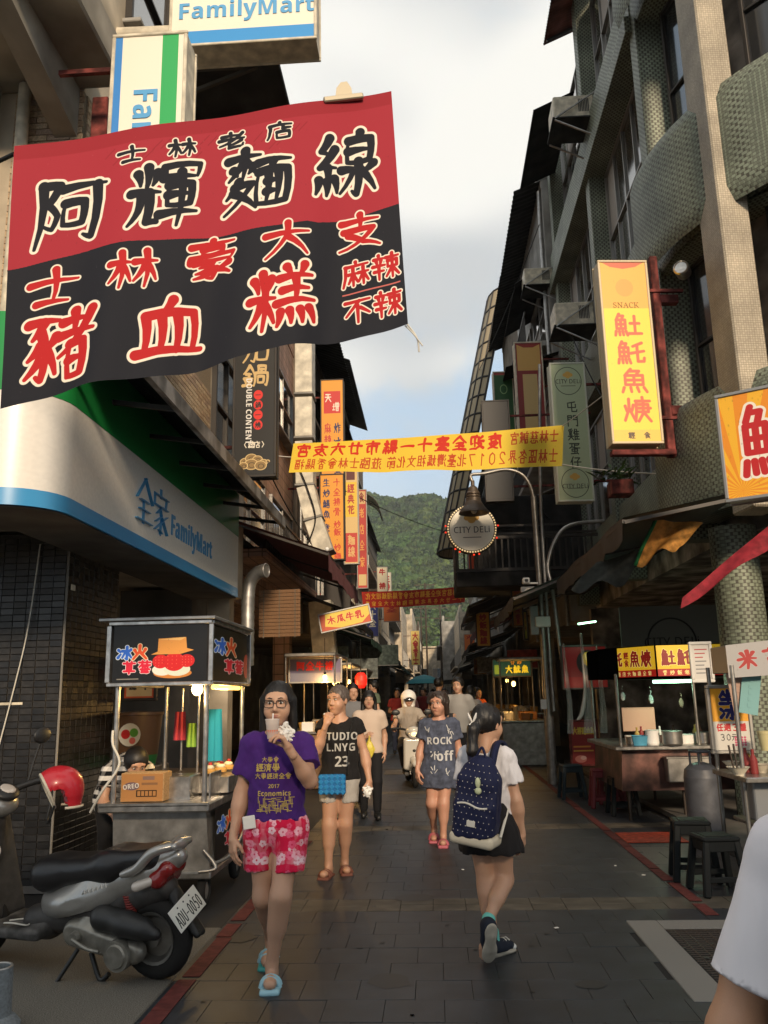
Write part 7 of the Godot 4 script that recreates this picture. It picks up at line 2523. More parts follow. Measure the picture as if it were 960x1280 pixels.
	box_sign("sign_board", "red menu poster with yellow writing behind the lamp post", V(2.3, 0.74, -13.6), V(0.46, 0.7, 0.04), print_mat("red_menu_print", s), 0.1, 0.0, mats.rust_red)
	s = Sheet.new(256, 256, C(0.40, 0.05, 0.05))
	s.oval(150, 100, 70, 80, C(0.06, 0.05, 0.05))
	s.oval(150, 76, 36, 44, C(0.80, 0.62, 0.18))
	s.oval(150, 64, 22, 26, C(0.88, 0.74, 0.45))
	s.rect(0, 190, 256, 66, C(0.50, 0.06, 0.05))
	box_sign("sign_board", "dark red picture board with a golden dish above the hanging plastic", V(2.42, 1.9, -13.8), V(0.75, 0.7, 0.06), print_mat("dish_print", s, 0.4, 0.15), 0.05, 0.0, mats.frame_dark)
	o = thing("plastic_curtain", "clear plastic sheeting gathered and tied beside the lamp post", "sheeting", V(2.3, 0.9, -13.2))
	var film := mat("film", C(0.85, 0.85, 0.82), 0.3, 0, {"alpha": 0.28})
	for q in [[-0.28, 1.35, 0.02, 0.1], [0.0, 1.5, 0.02, 0.16], [0.22, 1.3, 0.015, 0.12]]:
		b = MB.new()
		var rows := []
		for i in 10:
			var t := i / 9.0
			var row := []
			for j in 7:
				var u := j / 6.0 - 0.5
				row.append(V(q[0] + u * lerpf(q[2], q[3], t) + 0.05 * t * sin(t * 3.0), q[1] * (1.0 - t), 0.03 * sin(u * 14.0 + t * 2.0)))
			rows.append(row)
		b.grid(rows, Vector2.ZERO, Vector2.ONE, 0.002)
		part(b, "film", film, o)
	b = MB.new()
	b.tube(curve([V(-0.02, 1.5, 0), V(0.0, 0.7, 0.02), V(-0.08, 0.3, 0.05), V(-0.16, 0.2, 0.05)]), [0.004, 0.005, 0.006, 0.008, 0.01, 0.015, 0.02, 0.025, 0.028, 0.03, 0.032, 0.032, 0.03, 0.03, 0.028, 0.025, 0.02, 0.014, 0.008], 8)
	part(b, "tied_end", mat("film_white", lin(0.62, 0.58, 0.52), 0.5), o)
	tb(o, "tube_lamp", green, [V(0.0, 1.66, -0.2), V(0.3, 1.70, -0.3)], 0.015, 8)
	lamp_light(V(2.45, 2.45, -13.4), C(0.75, 1.0, 0.85), 0.06, 0.1)
	bx_thing("paper_tag", "white paper tag tied to the lamp post", mats.white_paint, V(1.86, 1.32, -14.78), V(0.1, 0.16, 0.004))
	# flapping scraps of awning
	for q in [[[V(2.42, 3.3, -8.9), V(2.92, 3.25, -8.95)], [V(2.2, 2.82, -9.0), V(2.62, 3.0, -8.8)], "flag_orange", lin(0.55, 0.26, 0.06), "orange canvas flap with a green hem hanging from the awning", 0.05],
			[[V(2.06, 2.25, -7.0), V(2.83, 2.85, -6.9)], [V(2.03, 2.16, -6.95), V(2.86, 2.70, -6.85)], "flap_red", lin(0.26, 0.02, 0.03), "red canvas awning edge at the picture edge", 0.02],
			[[V(1.9, 2.95, -9.6), V(2.3, 3.0, -9.0)], [V(1.62, 2.66, -9.7), V(2.12, 2.68, -9.2)], "flap_dark", lin(0.05, 0.055, 0.05), "dark torn tarpaulin edge drooping over the stools", 0.05]]:
		b = MB.new()
		var rows := []
		for i in 8:
			var t := i / 7.0
			var row := []
			for j in 13:
				var u := j / 12.0
				var p: Vector3 = q[0][0].lerp(q[0][1], u).lerp(q[1][0].lerp(q[1][1], u), t)
				p += V(0, q[5] * sin(u * 9.0 + t * 3.0) * t, q[5] * cos(u * 7.0 + t * 2.0))
				row.append(p)
			rows.append(row)
		b.grid(rows, Vector2.ZERO, Vector2.ONE, 0.006)
		solo(b, "canvas_flap", mat(q[2], q[3], 0.75, 0, {"dirt": "soft", "scale": 2.0}), q[4], "canvas")
		if q[2] == "flag_orange":
			var e := []
			for r in rows:
				e.append(r[0])
			b = MB.new()
			b.tube(e, 0.02, 6)
			solo(b, "hem", mat("hem_green", lin(0.02, 0.16, 0.05), 0.7), "green rope hem along the orange canvas flap", "hem")
	# greenery on the ledge under the tall yellow sign
	o = thing("potted_fern", "leafy green plant growing under the tall yellow sign", "plant", V(2.62, 4.35, -11.2))
	R.seed = 90
	for i in 40:
		var a := R.randf() * TAU
		var d := V(cos(a), R.randf_range(0.1, 1.0), sin(a)).normalized()
		var p := V(R.randf_range(-0.25, 0.15), R.randf_range(-0.05, 0.1), R.randf_range(-0.15, 0.15))
		var l := R.randf_range(0.14, 0.3)
		var w := d.cross(Vector3.UP).normalized() * 0.022
		b = MB.new()
		b.face([p, p + d * l * 0.5 + w, p + d * l + V(0, -0.05, 0), p + d * l * 0.5 - w], Vector3.UP)
		part(b, "leaf", mat("leaf%d" % (i % 3), [lin(0.05, 0.10, 0.03), lin(0.07, 0.13, 0.035), lin(0.035, 0.08, 0.03)][i % 3], 0.6), o)
	bx(o, "pot", mats.rust_red, V(0, -0.15, 0), V(0.3, 0.2, 0.3), 0.01)

func bx_thing(called: String, label: String, m: Material, at: Vector3, s: Vector3) -> void:
	var b := MB.new()
	b.box(V(0, 0, 0), s, minf(0.01, minf(s.x, minf(s.y, s.z)) * 0.2))
	if s.z > 0.1:
		b.box(V(0, s.y / 2 - 0.005, 0), V(s.x + 0.02, 0.02, s.z + 0.02), 0.004)
		b.box(V(s.x * 0.25, 0, s.z / 2 + 0.003), V(0.02, s.y * 0.8, 0.006))
	solo(b, called, m, label, called.get_slice("_", called.count("_")), T(at))

var cloth_noise: FastNoiseLite

func ruffle(d: Dictionary, amp: float, freq := 9.0, stretch := Vector3(1.0, 0.45, 1.0), sd := 1) -> Dictionary:
	# folds in cloth
	if cloth_noise == null:
		cloth_noise = FastNoiseLite.new()
		cloth_noise.frequency = 1.0
		cloth_noise.fractal_octaves = 3
		cloth_noise.noise_type = FastNoiseLite.TYPE_SIMPLEX_SMOOTH
	cloth_noise.seed = sd
	var f: PackedFloat32Array = d.f
	var cell: float = d.c
	var i := 0
	var near := cell * 4.0 + amp
	for z in d.nz:
		for y in d.ny:
			for x in d.nx:
				if absf(f[i]) < near:
					var p: Vector3 = (d.o + Vector3(x, y, z) * cell) * stretch * freq
					f[i] += amp * (1.0 - 2.0 * absf(cloth_noise.get_noise_3dv(p)) * 1.4)
				i += 1
	d.f = f
	return d

func mix(a: Vector3, b: Vector3, t: float) -> Vector3:
	return a.lerp(b, t)

func hand_into(b: MB, wrist: Vector3, dir: Vector3, palm: Vector3, curl: float, side: float, s := 1.0, cell := 0.0055) -> void:
	# dir: along the fingers; palm: the way the palm looks; side: +1 left hand, -1 right hand
	var y := dir.normalized()
	var z := (palm - y * palm.dot(y)).normalized()
	var x := y.cross(z) * side
	var at := func(px: float, py: float, pz: float) -> Vector3:
		return wrist + (x * px + y * py + z * pz) * s
	var pr := [cap(wrist - y * 0.03 * s, at.call(0, 0.02, 0), 0.024 * s, 0.027 * s), cap(at.call(-0.018, 0.03, 0), at.call(-0.026, 0.082, 0), 0.016 * s, 0.013 * s), cap(at.call(0.0, 0.03, 0), at.call(0.0, 0.086, 0), 0.017 * s, 0.013 * s), cap(at.call(0.018, 0.03, 0), at.call(0.026, 0.08, 0), 0.016 * s, 0.012 * s)]
	var spec := [[-0.029, 0.082, 0.034, 0.024], [-0.010, 0.088, 0.038, 0.027], [0.010, 0.086, 0.036, 0.025], [0.028, 0.078, 0.028, 0.02]]
	for q in spec:
		var p0: Vector3 = at.call(q[0], q[1], 0.0)
		var a := curl
		var d1 := y * cos(a) + z * sin(a)
		var p1: Vector3 = p0 + d1 * q[2] * s
		var d2 := y * cos(a * 2.1) + z * sin(a * 2.1)
		var p2: Vector3 = p1 + d2 * q[3] * s
		var d3 := y * cos(a * 2.8) + z * sin(a * 2.8)
		pr.append(cap(p0, p1, 0.0092 * s, 0.0085 * s, 0.006))
		pr.append(cap(p1, p2, 0.0085 * s, 0.0078 * s, 0.004))
		pr.append(cap(p2, p2 + d3 * 0.018 * s, 0.0078 * s, 0.0068 * s, 0.004))
	var t0: Vector3 = at.call(-0.022, 0.03, 0.006)
	var t1: Vector3 = at.call(-0.050, 0.062, 0.014 + 0.02 * curl)
	var t2: Vector3 = at.call(-0.054, 0.09, 0.022 + 0.04 * curl)
	pr.append(cap(t0, t1, 0.0135 * s, 0.0105 * s, 0.01))
	pr.append(cap(t1, t2, 0.0102 * s, 0.0082 * s, 0.004))
	nets(field(pr, cell, 0.012), b)

func head_into(b: MB, c: Vector3, fw: Vector3, up: Vector3, s: float, cell: float) -> Basis:
	var z := fw.normalized()
	var x := up.cross(z).normalized()
	var q := Basis(x, z.cross(x), z)
	var P := func(px: float, py: float, pz: float) -> Vector3:
		return c + q * (Vector3(px, py, pz) * s)
	var pr := [
		ell(P.call(0, 0.028, -0.012), V(0.074, 0.090, 0.092) * s, q), ell(P.call(0, -0.03, 0.022), V(0.061, 0.084, 0.066) * s, q),
		ell(P.call(0, -0.088, 0.05), V(0.030, 0.026, 0.030) * s, q), ell(P.call(0.034, -0.035, 0.048), V(0.030, 0.030, 0.030) * s, q), ell(P.call(-0.034, -0.035, 0.048), V(0.030, 0.030, 0.030) * s, q),
		cap(P.call(0, 0.022, 0.082), P.call(0, -0.020, 0.100), 0.008 * s, 0.011 * s, 0.014), cap(P.call(-0.012, -0.025, 0.088), P.call(0.012, -0.025, 0.088), 0.009 * s, 0.009 * s, 0.012),
		cap(P.call(-0.04, 0.036, 0.068), P.call(0.04, 0.036, 0.068), 0.014 * s, 0.014 * s),
		ell(P.call(0.075, -0.005, -0.008), V(0.010, 0.030, 0.018) * s, q, 0.006), ell(P.call(-0.075, -0.005, -0.008), V(0.010, 0.030, 0.018) * s, q, 0.006),
		cap(P.call(0, -0.06, -0.02), P.call(0, -0.15, -0.03), 0.048 * s, 0.046 * s)]
	if cell < 0.008:
		pr.append(cut(ell(P.call(0.030, 0.014, 0.094), V(0.019, 0.010, 0.014) * s, q, 0.012)))
		pr.append(cut(ell(P.call(-0.030, 0.014, 0.094), V(0.019, 0.010, 0.014) * s, q, 0.012)))
		pr.append(cap(P.call(-0.014, -0.056, 0.080), P.call(0.014, -0.056, 0.080), 0.009 * s, 0.009 * s, 0.012))
	nets(field(pr, cell, 0.03 * s), b)
	return q

func face_parts(o: Node3D, c: Vector3, q: Basis, s: float, brow: Material) -> void:
	var P := func(px: float, py: float, pz: float) -> Vector3:
		return c + q * (Vector3(px, py, pz) * s)
	for sd in [-1.0, 1.0]:
		var b := MB.new()
		b.ball(P.call(sd * 0.030, 0.014, 0.080), V(0.0125, 0.0065, 0.008) * s, 8, 12, q)
		var e := part(b, "eye", mat("eye_white", lin(0.6, 0.56, 0.52), 0.3), o)
		b = MB.new()
		b.ball(P.call(sd * 0.030, 0.0135, 0.0868), V(0.0058, 0.006, 0.003) * s, 6, 10, q)
		part(b, "iris", mat("iris", lin(0.015, 0.01, 0.008), 0.2), e)
		b = MB.new()
		b.tube([P.call(sd * 0.016, 0.0215, 0.085), P.call(sd * 0.030, 0.0235, 0.0865), P.call(sd * 0.045, 0.0185, 0.078)], [0.0014, 0.002, 0.0012], 6)
		part(b, "eyelid", brow, e)
		b = MB.new()
		b.tube([P.call(sd * 0.014, 0.036, 0.0935), P.call(sd * 0.030, 0.041, 0.0905), P.call(sd * 0.046, 0.036, 0.081)], [0.0022, 0.003, 0.0014], 6)
		part(b, "eyebrow", brow, o)
	var l := MB.new()
	l.ball(P.call(0, -0.0525, 0.0865), V(0.021, 0.0048, 0.006) * s, 6, 12, q)
	l.ball(P.call(0, -0.0595, 0.0855), V(0.018, 0.0052, 0.006) * s, 6, 12, q)
	part(l, "lips", mat("lip", lin(0.36, 0.13, 0.11), 0.45), o)

func skin_of(key: String, r: float, g: float, bl: float) -> StandardMaterial3D:
	return mat(key, lin(r, g, bl), 0.5, 0, {"dirt": "pore", "scale": 6.0, "world": false, "sss": 0.08})

func body_prims(J: Dictionary, w := 1.0) -> Array:
	var x: Vector3 = (J.shL - J.shR)
	x.y = 0
	x = x.normalized()
	var z := x.cross(Vector3.UP)
	var q := Basis(x, Vector3.UP, z)
	var sm: Vector3 = (J.shL + J.shR) / 2.0
	var hm: Vector3 = (J.hipL + J.hipR) / 2.0
	var pr := [
		cap(mix(J.shR, J.shL, 0.12), mix(J.shR, J.shL, 0.88), 0.062 * w, 0.062 * w),
		ell(mix(sm, hm, 0.24), V(0.148, 0.15, 0.098) * w, q), ell(mix(sm, hm, 0.58), V(0.125, 0.16, 0.088) * w, q), ell(mix(sm, hm, 0.95), V(0.160, 0.12, 0.108) * w, q),
		cap(J.neck - Vector3(0, 0.05, 0), J.neck + Vector3(0, 0.06, 0.005), 0.052, 0.047),
		cap(J.neck - Vector3(0, 0.02, 0), mix(J.shR, J.shL, 0.2), 0.045, 0.04), cap(J.neck - Vector3(0, 0.02, 0), mix(J.shR, J.shL, 0.8), 0.045, 0.04)]
	for s in ["R", "L"]:
		var sh: Vector3 = J["sh" + s]
		var el: Vector3 = J["el" + s]
		var wr: Vector3 = J["wr" + s]
		var hip: Vector3 = J["hip" + s]
		var kn: Vector3 = J["kn" + s]
		var an: Vector3 = J["an" + s]
		var to: Vector3 = J["to" + s]
		pr.append(cap(sh, el, 0.046 * w, 0.036 * w))
		pr.append(cap(el, mix(el, wr, 0.3), 0.036 * w, 0.037 * w))
		pr.append(cap(mix(el, wr, 0.3), wr, 0.037 * w, 0.025 * w))
		pr.append(cap(hip, kn, 0.086 * w, 0.054 * w))
		var sh_dir := (an - kn).normalized()
		var back := (z - sh_dir * z.dot(sh_dir)).normalized() * -1.0
		pr.append(cap(kn, an, 0.052 * w, 0.033 * w))
		pr.append(cap(mix(kn, an, 0.18) + back * 0.014, mix(kn, an, 0.45) + back * 0.016, 0.050 * w, 0.046 * w))
		# foot
		var fd := (to - an)
		var heel := an + (Vector3(0, -0.045, 0) if fd.normalized().y > -0.75 else fd.normalized() * -0.0) - Vector3(fd.x, 0, fd.z).normalized() * 0.025
		pr.append(cap(an, heel, 0.033 * w, 0.030 * w, 0.02))
		pr.append(cap(heel, to, 0.030 * w, 0.026 * w, 0.03))
		pr.append(cap(mix(heel, to, 0.72) + x * 0.016, to + x * 0.012, 0.024, 0.018, 0.02))
		pr.append(cap(mix(heel, to, 0.72) - x * 0.016, to - x * 0.014, 0.024, 0.017, 0.02))
	return pr

func shirt_prims(J: Dictionary, extra: float, w: float, sleeve: float, flare := 0.0) -> Array:
	var x: Vector3 = (J.shL - J.shR)
	x.y = 0
	x = x.normalized()
	var q := Basis(x, Vector3.UP, x.cross(Vector3.UP))
	var sm: Vector3 = (J.shL + J.shR) / 2.0
	var hm: Vector3 = (J.hipL + J.hipR) / 2.0
	var pr := []
	if sleeve > 0.0:
		for s in ["R", "L"]:
			var sh: Vector3 = J["sh" + s]
			var el: Vector3 = J["el" + s]
			var d := (el - sh).normalized()
			var px := d.cross(V(0, 0, 1)).normalized()
			pr.append(cap(sh, mix(sh, el, sleeve + 0.2), 0.052 * w + extra, 0.060 * w + extra + flare * 0.6))
			pr.append(cut(rbox(mix(sh, el, sleeve) + d * 0.1, V(0.14, 0.1, 0.14), 0.004, Basis(px, d, px.cross(d)), 0.004)))
	pr.append_array([
		cap(mix(J.shR, J.shL, 0.10), mix(J.shR, J.shL, 0.90), 0.062 * w + extra, 0.062 * w + extra),
		cap(J.neck - Vector3(0, 0.045, 0), J.neck - Vector3(0, 0.03, 0), 0.065 + extra, 0.058 + extra),
		ell(mix(sm, hm, 0.24), V(0.150, 0.16, 0.102) * w + Vector3.ONE * extra, q), ell(mix(sm, hm, 0.58), V(0.140 + flare, 0.18, 0.094 + flare * 0.7) * w + Vector3.ONE * extra, q), ell(mix(sm, hm, 1.0), V(0.160 + flare, 0.18, 0.110 + flare * 0.7) * w + Vector3.ONE * extra, q)])
	return pr

func wrap_text(o: Node3D, d: Dictionary, text: String, size: float, at: Vector3, m: Material, dir := Vector3(0, 0, 1), lift := 0.004, lean := 0.0) -> void:
	# lettering pressed on to a garment
	var t := words(text, size, true, 0.0)
	var a := t.surface_get_arrays(0) if t.get_surface_count() else []
	if a.is_empty():
		return
	var st := SurfaceTool.new()
	var x := Vector3.UP.cross(dir).normalized()
	var vs: PackedVector3Array = a[Mesh.ARRAY_VERTEX]
	var ix = a[Mesh.ARRAY_INDEX]
	var n: int = ix.size() if ix != null else vs.size()
	var b := MB.new()
	for i in range(0, n, 3):
		var pts := []
		for j in 3:
			var v: Vector3 = vs[ix[i + j]] if ix != null else vs[i + j]
			var p := at + x * (v.x + lean * v.y) + Vector3.UP * v.y
			pts.append(press(d, p, dir, lift))
		b.face(pts, dir)
	part(b, "print", m, o)

func press(d: Dictionary, p: Vector3, dir: Vector3, lift: float) -> Vector3:
	var s := p + dir * 0.35
	for k in 60:
		var g := at_field(d, s)
		if g < 0.001:
			break
		s -= dir * clampf(g, 0.002, 0.05) * 0.9
	return s + dir * lift

func wrap_glyphs(o: Node3D, d: Dictionary, text: String, at: Vector3, size: float, step: float, half: float, m: Material, called := "print") -> void:
	var b := MB.new()
	for c in text.length():
		for l in strokes(text[c]):
			for i in l.size() - 1:
				var p0 := W(l[i].x, 100.0 - l[i].y) / 100.0 * size
				var p1 := W(l[i + 1].x, 100.0 - l[i + 1].y) / 100.0 * size
				var e := (p1 - p0).normalized() * half
				var w := W(-e.y, e.x)
				var pts := []
				for q in [p0 - e + w, p1 + e + w, p1 + e - w, p0 - e - w]:
					pts.append(press(d, at + V(q.x + step * c, q.y, 0), V(0, 0, 1), 0.004))
				b.face(pts, V(0, 0, 1))
	part(b, called, m, o)

func hair_dark() -> StandardMaterial3D:
	return mat("hair_black", lin(0.008, 0.0065, 0.006), 0.5)

func sandal(o: Node3D, heel: Vector3, toe: Vector3, m: Material, straps: Material, tilt := Vector3.UP) -> void:
	var d := (toe - heel).normalized()
	var x := tilt.cross(d).normalized()
	var up := d.cross(x)
	var q := Basis(x, up, d)
	var len := heel.distance_to(toe)
	var s := part(blob([rbox((heel + toe) / 2.0 - up * 0.036, V(0.046, 0.014, len / 2.0 + 0.03), 0.012, q), rbox(mix(heel, toe, 0.85) - up * 0.036, V(0.052, 0.013, 0.05), 0.012, q)], 0.007, 0.02), "sandal", m, o)
	for t in [0.55, 0.8]:
		var p := mix(heel, toe, t)
		var pts := []
		for k in 9:
			var a := PI * k / 8.0
			pts.append(p + x * cos(a) * 0.046 + up * (sin(a) * 0.042 - 0.026))
		var b := MB.new()
		b.tube(pts, 0.011, 8, true, 1.6)
		part(b, "strap", straps, s)

func person_purple() -> void:
	var o := thing("person", "person in purple shirt and pink floral shorts sipping from a plastic cup", "person", V(-0.92, 0, -4.97))
	var J := {"neck": V(-0.004, 1.315, -0.02), "shR": V(-0.155, 1.255, -0.03), "shL": V(0.152, 1.252, -0.03), "elR": V(-0.215, 0.985, -0.05), "wrR": V(-0.238, 0.765, 0.03), "elL": V(0.205, 1.06, 0.09), "wrL": V(0.118, 1.235, 0.235), "hipR": V(-0.085, 0.79, -0.03), "hipL": V(0.072, 0.79, -0.03), "knR": V(-0.075, 0.43, -0.02), "anR": V(-0.09, 0.150, -0.33), "toR": V(-0.088, 0.045, -0.20), "knL": V(0.042, 0.455, 0.09), "anL": V(-0.015, 0.095, 0.03), "toL": V(0.004, 0.045, 0.185)}
	var skin := skin_of("skin_a", 0.50, 0.29, 0.19)
	var b := nets(field(body_prims(J), 0.0125, 0.045), MB.new())
	hand_into(b, J.wrR, V(0.02, -1, 0.25), V(0.6, 0, -0.5), 0.35, -1.0)
	hand_into(b, J.wrL, V(-0.50, 0.85, 0.15), V(-0.75, -0.45, 0.25), 0.75, 1.0)
	var hc := V(0.004, 1.485, -0.005)
	var q := head_into(b, hc, V(0.02, -0.08, 1), Vector3.UP, 1.08, 0.0055)
	part(b, "body", skin, o)
	face_parts(o, hc, q, 1.08, hair_dark())
	# hair: long, straight, parted in the middle
	var H := func(x: float, y: float, z: float) -> Vector3:
		return hc + q * V(x, y, z) * 1.08
	part(nets(ruffle(field([ell(H.call(0, 0.03, -0.02), V(0.092, 0.104, 0.108), q), cap(H.call(0.076, 0.02, -0.01), H.call(0.082, -0.16, -0.015), 0.030, 0.026), cap(H.call(-0.076, 0.02, -0.01), H.call(-0.082, -0.16, -0.015), 0.030, 0.026), cap(H.call(0, 0.0, -0.07), H.call(0, -0.19, -0.075), 0.075, 0.06), cut(ell(H.call(0, -0.055, 0.085), V(0.068, 0.118, 0.085), q, 0.006)), cut(cap(H.call(0, 0.16, 0.10), H.call(0, 0.10, 0.085), 0.006, 0.004, 0.01))], 0.0075, 0.03), 0.0022, 34.0, V(1, 0.12, 1), 3), MB.new()), "hair", hair_dark(), o)
	# glasses
	var g := MB.new()
	for s in [-1.0, 1.0]:
		var pts := []
		for k in 17:
			var a := TAU * k / 16.0
			pts.append(H.call(s * 0.033 + 0.026 * signf(cos(a)) * pow(absf(cos(a)), 0.5), 0.010 + 0.019 * signf(sin(a)) * pow(absf(sin(a)), 0.6), 0.097))
		g.tube(pts, 0.0024, 6)
		g.tube([H.call(s * 0.060, 0.018, 0.096), H.call(s * 0.08, 0.014, 0.0)], 0.002, 6)
	g.tube([H.call(-0.008, 0.014, 0.099), H.call(0.008, 0.014, 0.099)], 0.0024, 6)
	part(g, "glasses", mats.black_plastic, o)
	# shirt
	var hem: Vector3 = V(0, 0.845, 0)
	var d := ruffle(field(shirt_prims(J, 0.016, 1.0, 0.62, 0.012) + [cut(ell(J.neck + V(0, 0.045, 0.01), V(0.075, 0.075, 0.085), Basis(), 0.01))], 0.0095, 0.035, [[hem, V(0, -1, 0)]]), 0.007, 8.0, V(1, 0.6, 1), 2)
	var shirt := part(nets(d, MB.new()), "shirt", mat("purple_cloth", lin(0.055, 0.016, 0.150), 0.85, 0, {"rim": 0.25}), o)
	var gp := mat("gold_print", lin(0.46, 0.34, 0.10), 0.6)
	wrap_glyphs(shirt, d, "大學會", V(-0.07, 1.165, 0), 0.028, 0.034, 0.0016, gp)
	wrap_glyphs(shirt, d, "經濟學人", V(-0.105, 1.115, 0), 0.042, 0.048, 0.0028, gp)
	wrap_glyphs(shirt, d, "大學經濟全會", V(-0.11, 1.075, 0), 0.030, 0.035, 0.002, gp)
	wrap_text(shirt, d, "2017", 0.022, V(0.0, 1.035, 0), gp)
	wrap_text(shirt, d, "Economics", 0.028, V(0.0, 0.995, 0), gp)
	R.seed = 12
	var bars := MB.new()
	for i in 26:
		var x := -0.09 + 0.19 * (i / 25.0)
		var lo := 0.875 + R.randf() * 0.05 + absf(x) * 0.25
		for yy in [[lo, lo + R.randf_range(0.02, 0.06)]]:
			bars.face([press(d, V(x - 0.002, yy[0], 0), V(0, 0, 1), 0.004), press(d, V(x + 0.002, yy[0], 0), V(0, 0, 1), 0.004), press(d, V(x + 0.002, yy[1], 0), V(0, 0, 1), 0.004), press(d, V(x - 0.002, yy[1], 0), V(0, 0, 1), 0.004)], V(0, 0, 1))
		var y2 := R.randf_range(0.90, 0.975)
		bars.face([press(d, V(x - 0.014, y2 - 0.002, 0), V(0, 0, 1), 0.004), press(d, V(x + 0.014, y2 - 0.002, 0), V(0, 0, 1), 0.004), press(d, V(x + 0.014, y2 + 0.002, 0), V(0, 0, 1), 0.004), press(d, V(x - 0.014, y2 + 0.002, 0), V(0, 0, 1), 0.004)], V(0, 0, 1))
	part(bars, "print", gp, shirt)
	# shorts with printed flowers
	R.seed = 15
	var s := Sheet.new(256, 256, C(0.80, 0.08, 0.26))
	for i in 26:
		var c := W(R.randf() * 256, R.randf() * 256)
		var col: Color = [C(0.92, 0.80, 0.84), C(0.88, 0.38, 0.52), C(0.94, 0.72, 0.78), C(0.70, 0.04, 0.20)][i % 4]
		var rr := R.randf_range(13, 24)
		for k in 5:
			var a := TAU * k / 5.0 + i
			for ox in [-256, 0, 256]:
				for oy in [-256, 0, 256]:
					s.oval(c.x + cos(a) * rr * 0.7 + ox, c.y + sin(a) * rr * 0.7 + oy, rr * 0.55, rr * 0.5, col)
		s.oval(c.x, c.y, rr * 0.25, rr * 0.25, C(0.75, 0.15, 0.3))
	var fl := mat("floral", Color.WHITE, 0.8, 0, {"tex": s.tex(), "repeat": true, "tri": true, "world": false, "uvs": Vector3.ONE * 4.2, "rim": 0.2})
	var kr: Vector3 = mix(J.hipR, J.knR, 0.60)
	var kl: Vector3 = mix(J.hipL, J.knL, 0.66)
	var sd := ruffle(field([ell(V(-0.006, 0.83, -0.03), V(0.180, 0.09, 0.128)), cap(J.hipR + V(-0.008, 0.02, 0), kr + V(-0.020, -0.04, 0), 0.104, 0.092, 0.015), cap(J.hipL + V(0.008, 0.02, 0), kl + V(0.022, -0.04, 0), 0.104, 0.092, 0.015), ell(V(-0.006, 0.77, -0.03), V(0.172, 0.085, 0.125)), cut(rbox(V(-0.008, 0.585, 0), V(0.012, 0.07, 0.2), 0.008, Basis(), 0.03))], 0.0105, 0.05, [[V(0, 0.572, 0), V(0, -1, 0.05)], [V(0, 0.868, 0), V(0, 1, 0)]]), 0.006, 8.0, V(1, 0.4, 1), 4)
	var sh := part(nets(sd, MB.new()), "shorts", fl, o)
	bx(sh, "pocket_paper", mats.white_paint, V(-0.135, 0.845, 0.098), V(0.07, 0.07, 0.008), 0.003, Basis(V(0, 0, 1), 0.15))
	var teal := mat("sandal_blue", lin(0.30, 0.52, 0.60), 0.5)
	sandal(o, J.anL + V(0, -0.05, -0.02), J.toL, teal, teal)
	var dr: Vector3 = (J.toR - J.anR).normalized()
	sandal(o, J.anR + V(0, -0.045, -0.025), J.toR + V(0, 0, 0), mat("sandal_sole", lin(0.04, 0.30, 0.27), 0.5), teal, V(0, 0.8, 0.6))
	# the cup she drinks from
	var c := thing("drink_cup", "clear plastic cup of pink drink with a straw held to the mouth", "cup", V(-0.92 + 0.018, 1.30, -4.97 + 0.235))
	c.scale = Vector3.ONE * 0.88
	b = MB.new()
	b.lathe([W(0, 0), W(0.032, 0), W(0.045, 0.115), W(0.047, 0.115), W(0.047, 0.122), W(0.044, 0.122), W(0.042, 0.11), W(0.03, 0.004), W(0, 0.004)], 20)
	part(b, "cup", mat("cup_clear", lin(0.75, 0.66, 0.60), 0.25, 0, {"alpha": 0.55}), c)
	b = MB.new()
	b.lathe([W(0, 0.005), W(0.029, 0.005), W(0.038, 0.088), W(0, 0.09)], 18)
	part(b, "drink", mat("pink_drink", lin(0.55, 0.26, 0.18), 0.35), c)
	b = MB.new()
	b.lathe([W(0.0335, 0.022), W(0.0385, 0.055)], 18)
	part(b, "label_band", mat("cup_orange", lin(0.62, 0.14, 0.05), 0.5), c)
	tb(c, "straw", mats.white_paint, [V(0.0, 0.03, 0), V(-0.016, 0.152, -0.105)], 0.004, 6)
	part(nets(ruffle(field([rbox(V(0, 0, 0), V(0.045, 0.05, 0.012), 0.01, Basis(V(0, 0, 1), 0.7)), rbox(V(0.015, -0.03, 0.006), V(0.03, 0.035, 0.012), 0.01, Basis(V(0, 1, 0), 0.5))], 0.006, 0.02), 0.012, 22.0, V(1, 1, 1), 21), MB.new()), "tissue", mats.white_paint, c, T(V(0.085, 0.045, -0.015)))

